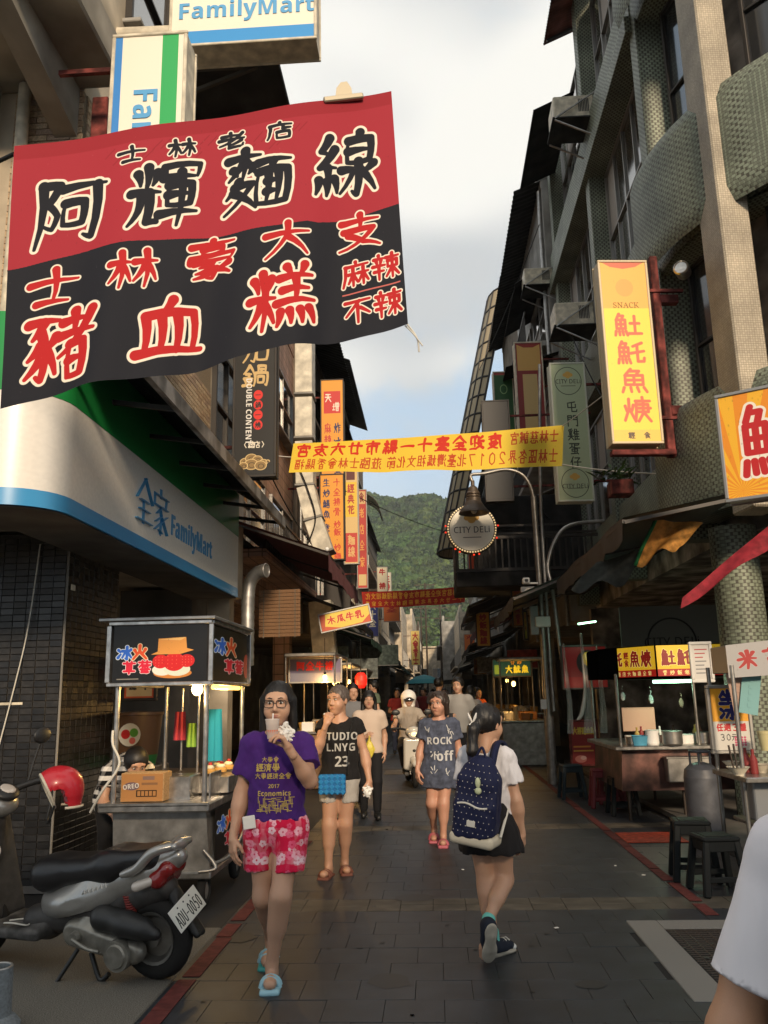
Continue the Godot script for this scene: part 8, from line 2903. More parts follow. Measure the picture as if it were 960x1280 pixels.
func person_studio() -> void:
	var o := thing("person", "grey haired person in black printed shirt and white shorts, hand at the mouth", "person", V(-0.90, 0, -7.75))
	var J := {"neck": V(0.035, 1.33, 0.0), "shR": V(-0.105, 1.265, 0.0), "shL": V(0.195, 1.26, 0.0), "elR": V(-0.150, 1.06, 0.13), "wrR": V(-0.062, 1.275, 0.215), "elL": V(0.262, 1.0, -0.01), "wrL": V(0.300, 0.80, 0.06), "hipR": V(-0.045, 0.80, 0), "hipL": V(0.112, 0.80, 0), "knR": V(-0.062, 0.42, 0.03), "knL": V(0.078, 0.42, -0.02), "anR": V(-0.070, 0.09, 0.02), "anL": V(0.055, 0.09, -0.14), "toR": V(-0.095, 0.04, 0.18), "toL": V(0.09, 0.04, 0.02)}
	var skin := skin_of("skin_b", 0.47, 0.26, 0.165)
	var b := nets(field(body_prims(J, 1.02), 0.013, 0.045), MB.new())
	hand_into(b, J.wrR, V(0.38, 0.85, 0.05), V(0.25, 0.1, -1), 0.8, -1.0)
	hand_into(b, J.wrL, V(0.12, -1, 0.3), V(-0.8, 0, -0.4), 0.55, 1.0)
	var hc := V(0.025, 1.485, 0.01)
	var q := head_into(b, hc, V(-0.55, -0.06, 1), Vector3.UP, 1.08, 0.0065)
	part(b, "body", skin, o)
	face_parts(o, hc, q, 1.08, mat("hair_grey", lin(0.085, 0.065, 0.055), 0.5, 0, {"rim": 0.2}))
	part(nets(ruffle(field([ell(hc + q * V(0, 0.04, -0.02), V(0.094, 0.102, 0.112), q), cut(ell(hc + q * V(0, -0.045, 0.085), V(0.09, 0.115, 0.085), q, 0.012)), cut(ell(hc + q * V(0, -0.12, -0.02), V(0.12, 0.085, 0.14), q, 0.02))], 0.0075, 0.03), 0.006, 26.0, V(1, 0.35, 1), 5), MB.new()), "hair", mats.hair_grey, o)
	var d := ruffle(field(shirt_prims(J, 0.014, 1.02, 0.28, 0.014) + [cut(ell(J.neck + V(-0.01, 0.03, 0.03), V(0.085, 0.085, 0.09), Basis(), 0.01))], 0.0105, 0.035, [[V(0, 0.80, 0), V(0, -1, 0)]]), 0.006, 8.0, V(1, 0.6, 1), 6)
	var shirt := part(nets(d, MB.new()), "shirt", mat("black_cloth", lin(0.012, 0.011, 0.011), 0.85, 0, {"rim": 0.2}), o)
	var wp := mat("white_print", lin(0.42, 0.41, 0.38), 0.7)
	wrap_text(shirt, d, "STUDIO", 0.068, V(0.045, 1.175, 0), wp)
	wrap_text(shirt, d, "L.NYG", 0.068, V(0.055, 1.080, 0), wp)
	wrap_text(shirt, d, "23", 0.092, V(0.068, 0.960, 0), wp)
	var sd := ruffle(field([ell(V(0.034, 0.81, 0), V(0.178, 0.10, 0.128)), cap(J.hipR + V(0, 0.0, 0), mix(J.hipR, J.knR, 0.42) + V(-0.01, 0, 0), 0.102, 0.088, 0.015), cap(J.hipL + V(0, 0.0, 0), mix(J.hipL, J.knL, 0.42) + V(0.01, 0, 0), 0.102, 0.088, 0.015), cut(rbox(V(0.03, 0.61, 0), V(0.010, 0.06, 0.2), 0.006, Basis(), 0.03))], 0.012, 0.04, [[V(0, 0.605, 0), V(0, -1, 0)], [V(0, 0.84, 0), V(0, 1, 0)]]), 0.006, 9.0, V(1, 0.4, 1), 7)
	part(nets(sd, MB.new()), "shorts", mat("white_shorts", lin(0.50, 0.47, 0.43), 0.85, 0, {"dirt": "speck", "scale": 2.0, "world": false}), o)
	var br := mat("sandal_brown", lin(0.16, 0.06, 0.04), 0.6)
	sandal(o, J.anR + V(0.005, -0.05, -0.02), J.toR, br, br)
	sandal(o, J.anL + V(0, -0.05, -0.02), J.toL, br, br)
	# shoulder bag
	var bag := thing("shoulder_bag", "square quilted blue bag worn across the black shirt", "bag", V(-0.96, 0, -7.75))
	var blue := mat("bag_blue", lin(0.012, 0.13, 0.34), 0.35, 0.1)
	part(blob([rbox(V(0.045, 0.775, 0.165), V(0.12, 0.085, 0.03), 0.02)], 0.009, 0.01), "pouch", blue, bag)
	var st := MB.new()
	st.box(Vector3.ZERO, V(0.036, 0.036, 0.008), 0.004, Basis(V(0, 0, 1), PI / 4))
	var sm := st.mesh()
	for i in 5:
		for k in 4:
			part(sm, "quilting", mat("bag_blue_light", lin(0.02, 0.19, 0.44), 0.3, 0.1), bag, T(V(-0.050 + i * 0.048, 0.712 + k * 0.042, 0.196)))
	tb(bag, "strap", mats.cable_black, curve([V(0.185, 0.86, 0.17), V(0.19, 1.05, 0.145), V(0.21, 1.25, 0.11), V(0.22, 1.33, 0.02), V(0.17, 1.25, -0.12)]), 0.006, 6)
	part(nets(ruffle(field([rbox(V(0, 0, 0), V(0.032, 0.05, 0.014), 0.01, Basis(V(0, 0, 1), -0.4)), rbox(V(-0.02, 0.02, 0.01), V(0.025, 0.03, 0.014), 0.01)], 0.007, 0.02), 0.012, 22.0, V(1, 1, 1), 22), MB.new()), numbered("paper_napkin"), mats.white_paint, self, T(V(-0.605, 0.70, -7.64)))
	tag(get_node("paper_napkin"), "crumpled white napkin held low by the grey haired person", "napkin")

func person_rock() -> void:
	var o := thing("person", "person in long blue grey printed shirt dress and pink sandals walking", "person", V(-0.03, 0, -9.2))
	var J := {"neck": V(0.072, 1.27, 0), "shR": V(-0.075, 1.20, 0), "shL": V(0.222, 1.20, 0), "elR": V(-0.135, 0.95, -0.02), "wrR": V(-0.172, 0.755, 0.05), "elL": V(0.275, 0.93, -0.02), "wrL": V(0.290, 0.745, 0.05), "hipR": V(-0.012, 0.74, 0), "hipL": V(0.132, 0.74, 0), "knR": V(-0.035, 0.41, 0.01), "knL": V(0.090, 0.41, 0.05), "anR": V(-0.020, 0.13, -0.24), "anL": V(0.075, 0.095, 0.03), "toR": V(-0.025, 0.045, -0.10), "toL": V(0.068, 0.045, 0.185)}
	var skin := skin_of("skin_c", 0.48, 0.25, 0.17)
	var b := nets(field(body_prims(J, 0.98), 0.014, 0.045), MB.new())
	hand_into(b, J.wrR, V(0.0, -1, 0.2), V(0.7, 0, -0.4), 0.4, -1.0, 1.0, 0.007)
	hand_into(b, J.wrL, V(0.0, -1, 0.2), V(-0.7, 0, -0.4), 0.5, 1.0, 1.0, 0.007)
	var hc := V(0.072, 1.42, 0.02)
	var q := head_into(b, hc, V(-0.45, -0.05, 1), Vector3.UP, 1.06, 0.007)
	part(b, "body", skin, o)
	face_parts(o, hc, q, 1.06, mat("hair_brown", lin(0.028, 0.016, 0.011), 0.45, 0, {"rim": 0.15}))
	part(nets(ruffle(field([ell(hc + q * V(0, 0.035, -0.03), V(0.108, 0.110, 0.120), q), cap(hc + q * V(0.08, 0, -0.02), hc + q * V(0.085, -0.10, -0.03), 0.036, 0.026), cap(hc + q * V(-0.08, 0, -0.02), hc + q * V(-0.085, -0.08, -0.03), 0.034, 0.024), cap(hc + q * V(0, 0, -0.08), hc + q * V(0, -0.11, -0.08), 0.07, 0.055), cut(ell(hc + q * V(0, -0.05, 0.09), V(0.072, 0.125, 0.085), q, 0.012))], 0.009, 0.03), 0.006, 22.0, V(1, 0.3, 1), 8), MB.new()), "hair", mats.hair_brown, o)
	var d := ruffle(field(shirt_prims(J, 0.018, 1.0, 0.55, 0.02) + [ell(V(0.055, 0.66, 0.0), V(0.215, 0.24, 0.14)), cut(ell(J.neck + V(-0.01, 0.045, 0.03), V(0.085, 0.075, 0.09), Basis(), 0.01))], 0.012, 0.045, [[V(0, 0.565, 0), V(0, -1, 0)]]), 0.008, 7.0, V(1, 0.5, 1), 9)
	var dress := part(nets(d, MB.new()), "shirt_dress", mat("slate_cloth", lin(0.072, 0.084, 0.125), 0.85, 0, {"rim": 0.25, "dirt": "soft", "scale": 2.0, "world": false}), o)
	var wp := mat("pale_print", lin(0.50, 0.50, 0.50), 0.7)
	wrap_text(dress, d, "ROCK", 0.075, V(0.065, 1.045, 0), wp, V(0, 0, 1), 0.005)
	wrap_text(dress, d, "off", 0.10, V(0.12, 0.89, 0), wp, V(0, 0, 1), 0.005)
	wrap_glyphs(dress, d, "不", V(-0.03, 0.86, 0), 0.085, 0.1, 0.006, wp)
	R.seed = 18
	for k in 5:
		var x := [-0.05, 0.17, 0.2, 0.13, -0.01][k] as float
		var y := [1.13, 1.14, 1.09, 0.72, 0.74][k] as float
		for i in 4:
			var x0: float = x + R.randf_range(-0.02, 0.02)
			var y0: float = y + R.randf_range(-0.03, 0.03)
			var e := V(R.randf_range(-0.03, 0.03), R.randf_range(0.02, 0.05), 0)
			var w := V(0.004, 0.001, 0)
			var m := MB.new()
			m.face([press(d, V(x0, y0, 0) - w, V(0, 0, 1), 0.005), press(d, V(x0, y0, 0) + w, V(0, 0, 1), 0.005), press(d, V(x0, y0, 0) + e + w, V(0, 0, 1), 0.005), press(d, V(x0, y0, 0) + e - w, V(0, 0, 1), 0.005)], V(0, 0, 1))
			part(m, "print", wp, dress)
	var pk := mat("sandal_pink", lin(0.42, 0.10, 0.13), 0.5)
	sandal(o, J.anL + V(0, -0.05, -0.02), J.toL, pk, pk)
	sandal(o, J.anR + V(0, -0.04, -0.02), J.toR, pk, pk, V(0, 0.85, 0.5))
	part(blob([rbox(V(0.02, 0, 0), V(0.035, 0.06, 0.025), 0.012)], 0.009, 0.01), numbered("phone_pouch"), mat("pouch_lilac", lin(0.25, 0.27, 0.42), 0.5), self, T(V(0.25, 0.78, -9.12)))
	tag(get_node("phone_pouch"), "pale lilac pouch hanging from the arm of the person in blue grey", "pouch")

func person_backpack() -> void:
	var o := thing("person", "person seen from behind in white sleeves, black pinafore and ponytail", "person", V(0.30, 0, -5.35))
	var J := {"neck": V(0.03, 1.205, -0.02), "shR": V(0.130, 1.135, 0.02), "shL": V(-0.110, 1.145, -0.07), "elR": V(0.170, 0.885, 0.03), "wrR": V(0.196, 0.705, 0.0), "elL": V(-0.15, 0.90, -0.08), "wrL": V(-0.12, 0.74, -0.2), "hipR": V(0.075, 0.735, 0.0), "hipL": V(-0.055, 0.735, -0.05), "knR": V(0.085, 0.425, -0.05), "knL": V(-0.028, 0.40, -0.06), "anR": V(-0.045, 0.225, 0.14), "anL": V(0.0, 0.10, -0.06), "toR": V(-0.06, 0.04, 0.06), "toL": V(0.075, 0.04, -0.16)}
	var skin := skin_of("skin_d", 0.52, 0.30, 0.195)
	var b := nets(field(body_prims(J, 0.9), 0.0125, 0.04), MB.new())
	hand_into(b, J.wrR, V(0.05, -1, -0.15), V(-0.8, 0, -0.4), 0.35, -1.0, 0.92)
	hand_into(b, J.wrL, V(0.1, -0.5, -0.8), V(0.8, 0, -0.4), 0.35, 1.0, 0.92, 0.008)
	var hc := V(0.025, 1.335, -0.015)
	var q := head_into(b, hc, V(0.75, -0.05, -0.8), Vector3.UP, 1.0, 0.0065)
	part(b, "body", skin, o)
	face_parts(o, hc, q, 1.0, hair_dark())
	var Hh := func(x: float, y: float, z: float) -> Vector3:
		return hc + q * V(x, y, z)
	part(nets(ruffle(field([ell(Hh.call(0, 0.03, -0.022), V(0.090, 0.100, 0.106), q), cut(ell(Hh.call(0, -0.055, 0.085), V(0.075, 0.12, 0.075), q, 0.012)), cut(ell(Hh.call(0, -0.14, 0.0), V(0.12, 0.07, 0.12), q, 0.02)), cap(Hh.call(0, -0.005, -0.115), Hh.call(0, -0.03, -0.14), 0.035, 0.032), cap(Hh.call(0, -0.03, -0.14), Hh.call(0.0, -0.16, -0.15), 0.036, 0.034), cap(Hh.call(0.0, -0.16, -0.15), Hh.call(0.0, -0.235, -0.13), 0.034, 0.012)], 0.0075, 0.025), 0.004, 28.0, V(1, 0.2, 1), 10), MB.new()), "hair", hair_dark(), o)
	# ribbon
	b = MB.new()
	var rc: Vector3 = Hh.call(0.0, 0.01, -0.145)
	var side := V(1, 0, 0.1)
	for k in [-1.0, 1.0]:
		b.tube([rc + side * 0.004 * k, rc + side * 0.018 * k + V(0, 0.03, 0.015), rc + side * 0.026 * k + V(0, 0.055, 0.01)], [0.007, 0.011, 0.004], 8, true, 0.6)
		b.tube([rc, rc + side * 0.02 * k + V(0, -0.018, 0.012)], [0.007, 0.012], 8, true, 0.6)
	part(b, "hair_ribbon", mats.white_paint, o)
	# blouse, pinafore
	var d := ruffle(field(shirt_prims(J, 0.012, 0.9, 0.62, 0.012) + [cut(ell(J.neck + V(0, 0.05, 0), V(0.07, 0.07, 0.07), Basis(), 0.01))], 0.0105, 0.03, [[V(0, 0.80, 0), V(0, -1, 0)]]), 0.007, 9.0, V(1, 0.6, 1), 11)
	part(nets(d, MB.new()), "blouse", mat("white_cloth", lin(0.66, 0.64, 0.66), 0.85, 0, {"rim": 0.2}), o)
	var x: Vector3 = (J.shL - J.shR).normalized()
	var qq := Basis(x, Vector3.UP, x.cross(Vector3.UP))
	var sm: Vector3 = (J.shL + J.shR) / 2.0
	var hm: Vector3 = (J.hipL + J.hipR) / 2.0
	var pd := ruffle(field([ell(mix(sm, hm, 0.30), V(0.142, 0.17, 0.112), qq), ell(mix(sm, hm, 0.62), V(0.135, 0.17, 0.112), qq), ell(mix(sm, hm, 1.0), V(0.172, 0.17, 0.142), qq), ell(mix(sm, hm, 1.3), V(0.200, 0.20, 0.170), qq), cut(ell(J.neck + V(0, 0.0, 0), V(0.10, 0.12, 0.10), Basis(), 0.02))], 0.0115, 0.045, [[V(0, 0.588, 0), V(0, -1, 0)], [V(0, 1.14, 0), V(0, 1, 0)]]), 0.008, 8.0, V(1, 0.25, 1), 12)
	part(nets(pd, MB.new()), "pinafore", mat("pinafore_black", lin(0.014, 0.013, 0.014), 0.85, 0, {"rim": 0.2}), o)
	# canvas shoes and socks
	var navy := mat("shoe_navy", lin(0.018, 0.022, 0.035), 0.75)
	var mint := mat("sock_mint", lin(0.16, 0.52, 0.45), 0.8)
	for f in [["R", V(-0.30, -0.95, -0.15), V(-0.2, 0.1, 1.0)], ["L", V(0.78, -0.28, -0.6), V(0.1, 1, 0.1)]]:
		var an: Vector3 = J["an" + f[0]]
		var dir: Vector3 = (J["to" + f[0]] - an + V(0, 0.03, 0)).normalized() if f[0] == "R" else V(0.72, -0.05, -0.68).normalized()
		var up: Vector3 = (V(-0.25, 0.25, -0.95) if f[0] == "R" else Vector3.UP)
		up = (up - dir * up.dot(dir)).normalized()
		var sx := up.cross(dir)
		var base := an - up * 0.052
		var fq := Basis(sx, up, dir)
		var shoe := part(blob([cap(base - dir * 0.035 + up * 0.01, base + dir * 0.06, 0.040, 0.042), cap(base + dir * 0.06, base + dir * 0.145 - up * 0.006, 0.040, 0.030), cap(an - up * 0.01 - dir * 0.01, base, 0.040, 0.042)], 0.008, 0.03, [[base - up * 0.022, -up]]), "shoe", navy, o)
		part(blob([ell(base + dir * 0.115 - up * 0.03, V(0.046, 0.016, 0.075), fq), ell(base - dir * 0.025 - up * 0.03, V(0.037, 0.016, 0.055), fq), cap(base - up * 0.03, base + dir * 0.09 - up * 0.03, 0.014, 0.014)], 0.007, 0.04), "sole", mat("sole_beige", lin(0.42, 0.38, 0.31), 0.8), shoe)
		part(blob([ell(base + dir * 0.16 - up * 0.012, V(0.034, 0.022, 0.028), fq)], 0.007, 0.01), "toe_cap", mats.white_paint, shoe)
		part(blob([cap(an - up * 0.02, an + (J["kn" + f[0]] - an).normalized() * 0.035, 0.041, 0.040)], 0.008, 0.01), "sock", mint, o)
		b = MB.new()
		for k in 3:
			b.tube([base + dir * (0.06 + 0.025 * k) + sx * 0.03 + up * 0.034, base + dir * (0.06 + 0.025 * k) + up * 0.046, base + dir * (0.06 + 0.025 * k) - sx * 0.03 + up * 0.034], 0.004, 6)
		part(b, "laces", mats.white_paint, shoe)
	# backpack
	var bp := thing("backpack", "navy polka dot rucksack with cream base worn on the back", "backpack", V(0.30, 0, -5.35))
	var back := (qq * V(0, 0, -1))
	var c := sm + back * 0.20 + V(0, -0.22, 0)
	var bq := Basis(qq.x, Vector3.UP, qq.z) * Basis(V(0, 0, 1), 0.12)
	var nav := mat("bag_navy", lin(0.010, 0.013, 0.045), 0.7, 0, {"rim": 0.2})
	var bd := ruffle(field([rbox(c + bq * V(0, -0.05, 0), V(0.13, 0.205, 0.095), 0.06, bq), ell(c + bq * V(0, 0.13, 0.02), V(0.105, 0.12, 0.085), bq), rbox(c + bq * V(0, -0.12, -0.085), V(0.115, 0.105, 0.03), 0.028, bq)], 0.0105, 0.05, [[c + V(0, -0.215, 0), V(0.1, -1, 0)]]), 0.006, 7.0, V(1, 0.6, 1), 13)
	var bag := part(nets(bd, MB.new()), "bag", nav, bp)
	part(blob([rbox(c + bq * V(0, -0.225, -0.005), V(0.134, 0.036, 0.108), 0.03, bq)], 0.010, 0.02), "base", mat("bag_cream", lin(0.60, 0.54, 0.42), 0.7), bp)
	R.seed = 23
	var dot := MB.new()
	dot.ball(Vector3.ZERO, V(0.003, 0.003, 0.0014), 4, 8)
	var dm := dot.mesh()
	var outd := -(bq.z)
	for i in 10:
		for k in 12:
			var lp := V(-0.135 + i * 0.03 + (0.015 if k % 2 else 0.0), -0.18 + k * 0.034, 0)
			var pnt := press(bd, c + bq * lp, outd, 0.001)
			if at_field(bd, pnt) < 0.012 and pnt.distance_to(c) < 0.36:
				part(dm, "dot", mats.rope_white, bag, Transform3D(Basis(bq.x, bq.y, bq.z), pnt))
	b = MB.new()
	var z0 := []
	for k in 9:
		z0.append(press(bd, c + bq * V(-0.09 + k * 0.0225, -0.03 - 0.008 * sin(k * 0.8), 0), outd, 0.003))
	b.tube(z0, 0.006, 6)
	part(b, "zip_strip", mats.rope_white, bp)
	bx(bp, "patch", mats.rope_white, press(bd, c + bq * V(0.0, -0.13, 0), outd, 0.003), V(0.05, 0.035, 0.006), 0.002, bq)
	b = MB.new()
	var kp := press(bd, c + bq * V(-0.02, 0.10, 0), outd, 0.008)
	b.ball(kp, V(0.016, 0.03, 0.01), 8, 10)
	b.ball(kp - V(0, 0.045, 0), V(0.02, 0.02, 0.01), 8, 10)
	part(b, "key_charm", mat("charm_green", lin(0.45, 0.50, 0.32), 0.5), bp)
	for s in [-1.0, 1.0]:
		var sh: Vector3 = J.shR if s < 0 else J.shL
		var st: Vector3 = mix(sh, sm, 0.35)
		var p := curve([c + bq * V(0.06 * s, 0.2, 0.02), st + V(0, 0.085, 0) + back * 0.05, st + V(0, 0.06, 0) - back * 0.10, st + V(0, -0.12, 0) - back * 0.13, mix(sh, sm, 0.1) + V(0, -0.26, 0) - back * 0.08])
		b = MB.new()
		b.tube(p, 0.026, 8, true, 0.35)
		part(b, "strap", nav, bp)
		tb(bp, "lower_strap", mats.rope_white, [mix(sh, sm, -0.02) + V(0, -0.24, 0) - back * 0.03, c + bq * V(0.14 * s, -0.2, 0.02)], 0.009, 8)
	tb(bp, "top_loop", nav, curve([c + bq * V(-0.03, 0.23, 0), c + bq * V(0, 0.29, 0), c + bq * V(0.03, 0.23, 0)]), 0.008, 8)

func person_edge() -> void:
	# close by at the edge: a white sleeve and an elbow
	var o := thing("person", "person in a loose white shirt cut off at the edge of view, elbow showing", "person", V(0.86, 0, -1.95))
	var J := {"neck": V(0.06, 1.34, 0.06), "shR": V(-0.135, 1.165, -0.02), "shL": V(0.20, 1.25, 0.12), "elR": V(-0.245, 0.80, -0.06), "wrR": V(-0.10, 0.70, -0.22), "elL": V(0.28, 1.0, 0.14), "wrL": V(0.22, 0.85, -0.1), "hipR": V(-0.03, 0.86, 0.0), "hipL": V(0.13, 0.86, 0.06), "knR": V(-0.03, 0.47, -0.04), "knL": V(0.14, 0.47, 0.0), "anR": V(-0.03, 0.09, 0.02), "anL": V(0.14, 0.09, 0.1), "toR": V(-0.04, 0.04, -0.13), "toL": V(0.13, 0.04, -0.05)}
	var skin := skin_of("skin_e", 0.46, 0.25, 0.15)
	var pr := body_prims(J, 1.0)
	pr.append(cap(mix(J.shR, J.elR, 0.4), J.elR, 0.052, 0.046))
	pr.append(ell(J.elR + V(-0.01, 0.0, 0.02), V(0.048, 0.05, 0.045)))
	var b := nets(field(pr, 0.012, 0.045), MB.new())
	hand_into(b, J.wrR, V(0.5, -0.3, -0.8), V(0.4, -0.5, 0.5), 0.5, -1.0, 1.0, 0.008)
	hand_into(b, J.wrL, V(-0.3, -0.3, -0.9), V(-0.4, -0.5, 0.5), 0.5, 1.0, 1.0, 0.008)
	var hc := V(0.08, 1.50, 0.04)
	var q := head_into(b, hc, V(0.2, 0, -1), Vector3.UP, 1.0, 0.009)
	part(b, "body", skin, o)
	part(blob([ell(hc + q * V(0, 0.03, -0.02), V(0.094, 0.104, 0.108), q), cap(hc + V(0, -0.02, 0.04), hc + V(0, -0.12, 0.05), 0.07, 0.04), cut(ell(hc + q * V(0, -0.05, 0.085), V(0.07, 0.12, 0.085), q, 0.012))], 0.01, 0.03), "hair", hair_dark(), o)
	face_parts(o, hc, q, 1.0, hair_dark())
	var sl: Vector3 = mix(J.shR, J.elR, 0.78)
	var d := ruffle(field(shirt_prims(J, 0.02, 1.0, 0.0, 0.02) + [cap(J.shR + V(0.02, 0.02, 0), mix(J.shR, J.elR, 0.86) + V(0.035, 0, 0), 0.062, 0.118), cut(ell(J.neck + V(0, 0.07, 0), V(0.08, 0.08, 0.08), Basis(), 0.01))], 0.009, 0.04, [[V(-0.22, 0.905, -0.02), V(-0.35, -1, 0)], [V(0, 0.80, 0), V(0, -1, 0)]]), 0.005, 5.0, V(1, 0.3, 1), 14)
	part(nets(d, MB.new()), "shirt", mat("white_shirt", lin(0.74, 0.71, 0.74), 0.85, 0, {"rim": 0.2}), o)
	part(blob([cap(J.hipR, mix(J.hipR, J.knR, 0.7), 0.11, 0.085), cap(J.hipL, mix(J.hipL, J.knL, 0.7), 0.11, 0.085), ell(V(0.05, 0.88, 0.03), V(0.18, 0.12, 0.14))], 0.014, 0.05), "shorts", mats.black_cloth, o)
	for s in ["R", "L"]:
		sandal(o, J["an" + s] + V(0, -0.05, 0.02), J["to" + s], mats.black_plastic, mats.black_plastic)
	var sg := thing("bag_strap", "black bag strap over the shoulder of the white shirt", "strap", V(0.86, 0, -1.95))
	b = MB.new()
	b.tube(curve([V(0.0, 0.95, 0.15), V(-0.02, 1.15, 0.13), V(-0.015, 1.265, 0.04), V(0.03, 1.22, -0.10), V(0.1, 1.0, -0.16)]), 0.03, 8, true, 0.3)
	part(b, "webbing", mats.black_cloth, sg)

func fixtures() -> void:
	# white tiled duct on the pink house: a shaft that bends out at the foot
	var o := thing("tiled_duct", "white tiled exhaust duct running down the pink tiled house", "duct", V(-2.5, 0, -16.5))
	var white := mat("duct_white", lin(0.62, 0.58, 0.48), 0.45, 0, {"dirt": "wash", "scale": 0.8})
	var secs := [[V(0, 9.9, 0), V(0, 7.7, 0)], [V(0, 7.6, 0), V(0, 6.75, 0)], [V(0, 6.65, 0), V(0.02, 5.75, 0)], [V(0.03, 5.70, 0), V(0.18, 5.05, 0)], [V(0.19, 5.0, 0), V(0.40, 4.35, 0)]]
	for s in secs:
		var b := MB.new()
		b.bar(s[0], s[1], 0.36, 0.5, 0.01)
		part(b, "duct_section", white, o)
		b = MB.new()
		b.bar(s[1] + (s[1] - s[0]).normalized() * 0.005, s[1] + (s[1] - s[0]).normalized() * 0.045, 0.40, 0.54, 0.008)
		part(b, "flange", mats.grey_wall, o)
	tb(o, "cable", mats.cable_black, curve([V(-0.1, 6.1, 0.3), V(0.1, 5.6, 0.32), V(0.25, 5.0, 0.3), V(0.1, 4.5, 0.3)]), 0.015, 6)
	# silver ribbed elbow duct
	o = thing("ribbed_duct", "ribbed silver exhaust pipe curving out beside the store fascia", "duct", V(-2.49, 0, -11.25))
	var b := MB.new()
	var path := curve([V(0.0, 1.95, 0), V(0.0, 2.4, 0), V(0.0, 2.85, 0), V(0.03, 3.08, 0), V(0.14, 3.2, 0.04), V(0.26, 3.22, 0.08)], 9)
	var rs := []
	for i in path.size():
		rs.append(0.085 + 0.008 * (i % 2))
	b.tube(path, rs, 16)
	part(b, "pipe", mats.galvanised, o)
	b = MB.new()
	ring(b, path[-1], 0.09, 0.012, Basis.looking_at(V(-1, 0, -0.3)), 20, 6)
	part(b, "mouth_ring", mats.galvanised, o)
	# slatted blind under the burgundy awning
	o = thing("slatted_blind", "brown slatted wooden blind hanging under the burgundy awning", "blind", V(-2.34, 2.42, -12.8), -0.1)
	var sl := MB.new()
	sl.box(Vector3.ZERO, V(0.66, 0.05, 0.016), 0.004)
	var sm := sl.mesh()
	for i in 13:
		part(sm, "slat", mats.wood, o, Transform3D(Basis(V(1, 0, 0), 0.25), V(0, 0.04 + i * 0.056, 0)))
	b = MB.new()
	for x in [-0.25, 0.0, 0.25]:
		b.box(V(x, 0.37, 0.014), V(0.014, 0.74, 0.006))
	part(b, "tape", mats.brown_wall, o)
	b = MB.new()
	b.ball(Vector3.ZERO, V(0.035, 0.035, 0.035))
	solo(b, "ball_finial", mats.white_paint, "small white ball at the corner of the burgundy awning", "finial", T(V(-1.56, 3.72, -12.5)))
	# air conditioners
	ac_unit(V(3.0, 12.05, -14.3), "cream air conditioner jutting highest from the mosaic house front", 1.05)
	ac_unit(V(2.98, 8.45, -15.6), "cream air conditioner above the ochre upright sign", 1.05)
	ac_unit(V(2.95, 11.4, -19.6), "cream air conditioner below the tin eaves", 1.0)
	ac_unit(V(2.9, 9.6, -24.0), "cream air conditioner half hidden by the green sign", 1.0)
	ac_unit(V(-2.75, 6.7, -24.5), "cream air conditioner beside the narrow red sign", 0.9)
	# tin window hoods and wall sheeting on the shaded side
	for q in [[V(3.45, 14.2, -15.9), V(3.45, 14.2, -18.8), V(-0.9, -0.42, 0), "tin_black", "black tin hood over the top windows of the mosaic house"], [V(3.3, 12.2, -19.7), V(3.3, 12.2, -23.0), V(-0.9, -0.5, 0), "tin_black", "black tin hood beside the lower air conditioner"], [V(3.3, 9.6, -19.2), V(3.3, 9.6, -22.4), V(-1.3, -0.35, 0), "tin_black", "black tin hood above the green sign"], [V(3.3, 6.4, -19.6), V(3.3, 6.4, -23.2), V(-1.2, -0.5, 0), "tin_grey", "grey tin hood behind the black sign panel"], [V(-3.15, 9.4, -20.2), V(-3.15, 9.4, -24.6), V(1.0, -0.5, 0), "tin_black", "black tin hood above the orange signs"], [V(-3.15, 8.3, -27.5), V(-3.15, 8.3, -32.0), V(1.0, -0.5, 0), "tin_black", "black tin hood behind the narrow red sign"]]:
		solo(corrugated(q[0], q[1], q[2]), "tin_hood", mats[q[3]], q[4], "hood")
	# caged escape stair
	o = thing("caged_stair", "tan caged stair shaft curving up against the sky", "stair", V(2.35, 0, -33.0))
	var tan := mat("cage_tan", lin(0.42, 0.34, 0.22), 0.6)
	var rows := []
	for i in 15:
		var t := i / 14.0
		var y := lerpf(17.8, 7.0, t)
		var row := []
		for j in 9:
			var a := PI * j / 8.0
			row.append(V(1.15 - sin(a) * 0.7 - 2.5 * t, y, cos(a) * 1.3))
		rows.append(row)
	b = MB.new()
	b.grid(rows, Vector2.ZERO, Vector2.ONE, 0.03)
	part(b, "cladding", tan, o)
	b = MB.new()
	for r in rows:
		b.tube(r, 0.045, 5)
	for j in 9:
		var col := []
		for r in rows:
			col.append(r[j])
		b.tube(col, 0.04, 5)
	part(b, "cage", mats.frame_dark, o)
	# green curved canopy over a window on the far left
	o = thing("curved_canopy", "small green arched canopy sheet against the sky beyond the orange signs", "canopy", V(-2.75, 8.2, -31.0))
	rows = []
	for i in 9:
		var a := PI / 2 * i / 8.0
		rows.append([V(sin(a) * 0.95, cos(a) * 0.75, -0.9), V(sin(a) * 0.95, cos(a) * 0.75, 0), V(sin(a) * 0.95, cos(a) * 0.75, 0.9)])
	b = MB.new()
	b.grid(rows, Vector2.ZERO, Vector2.ONE, 0.01)
	part(b, "sheet", mat("canopy_green", lin(0.08, 0.22, 0.12), 0.4, 0, {"back": Color(0.1, 0.3, 0.15)}), o)
	b = MB.new()
	for j in 3:
		var line := []
		for r in rows:
			line.append(r[j])
		b.tube(line, 0.025, 6)
	for i in [0, 3, 6, 8]:
		b.tube(rows[i], 0.02, 6)
	part(b, "frame", mats.frame_dark, o)
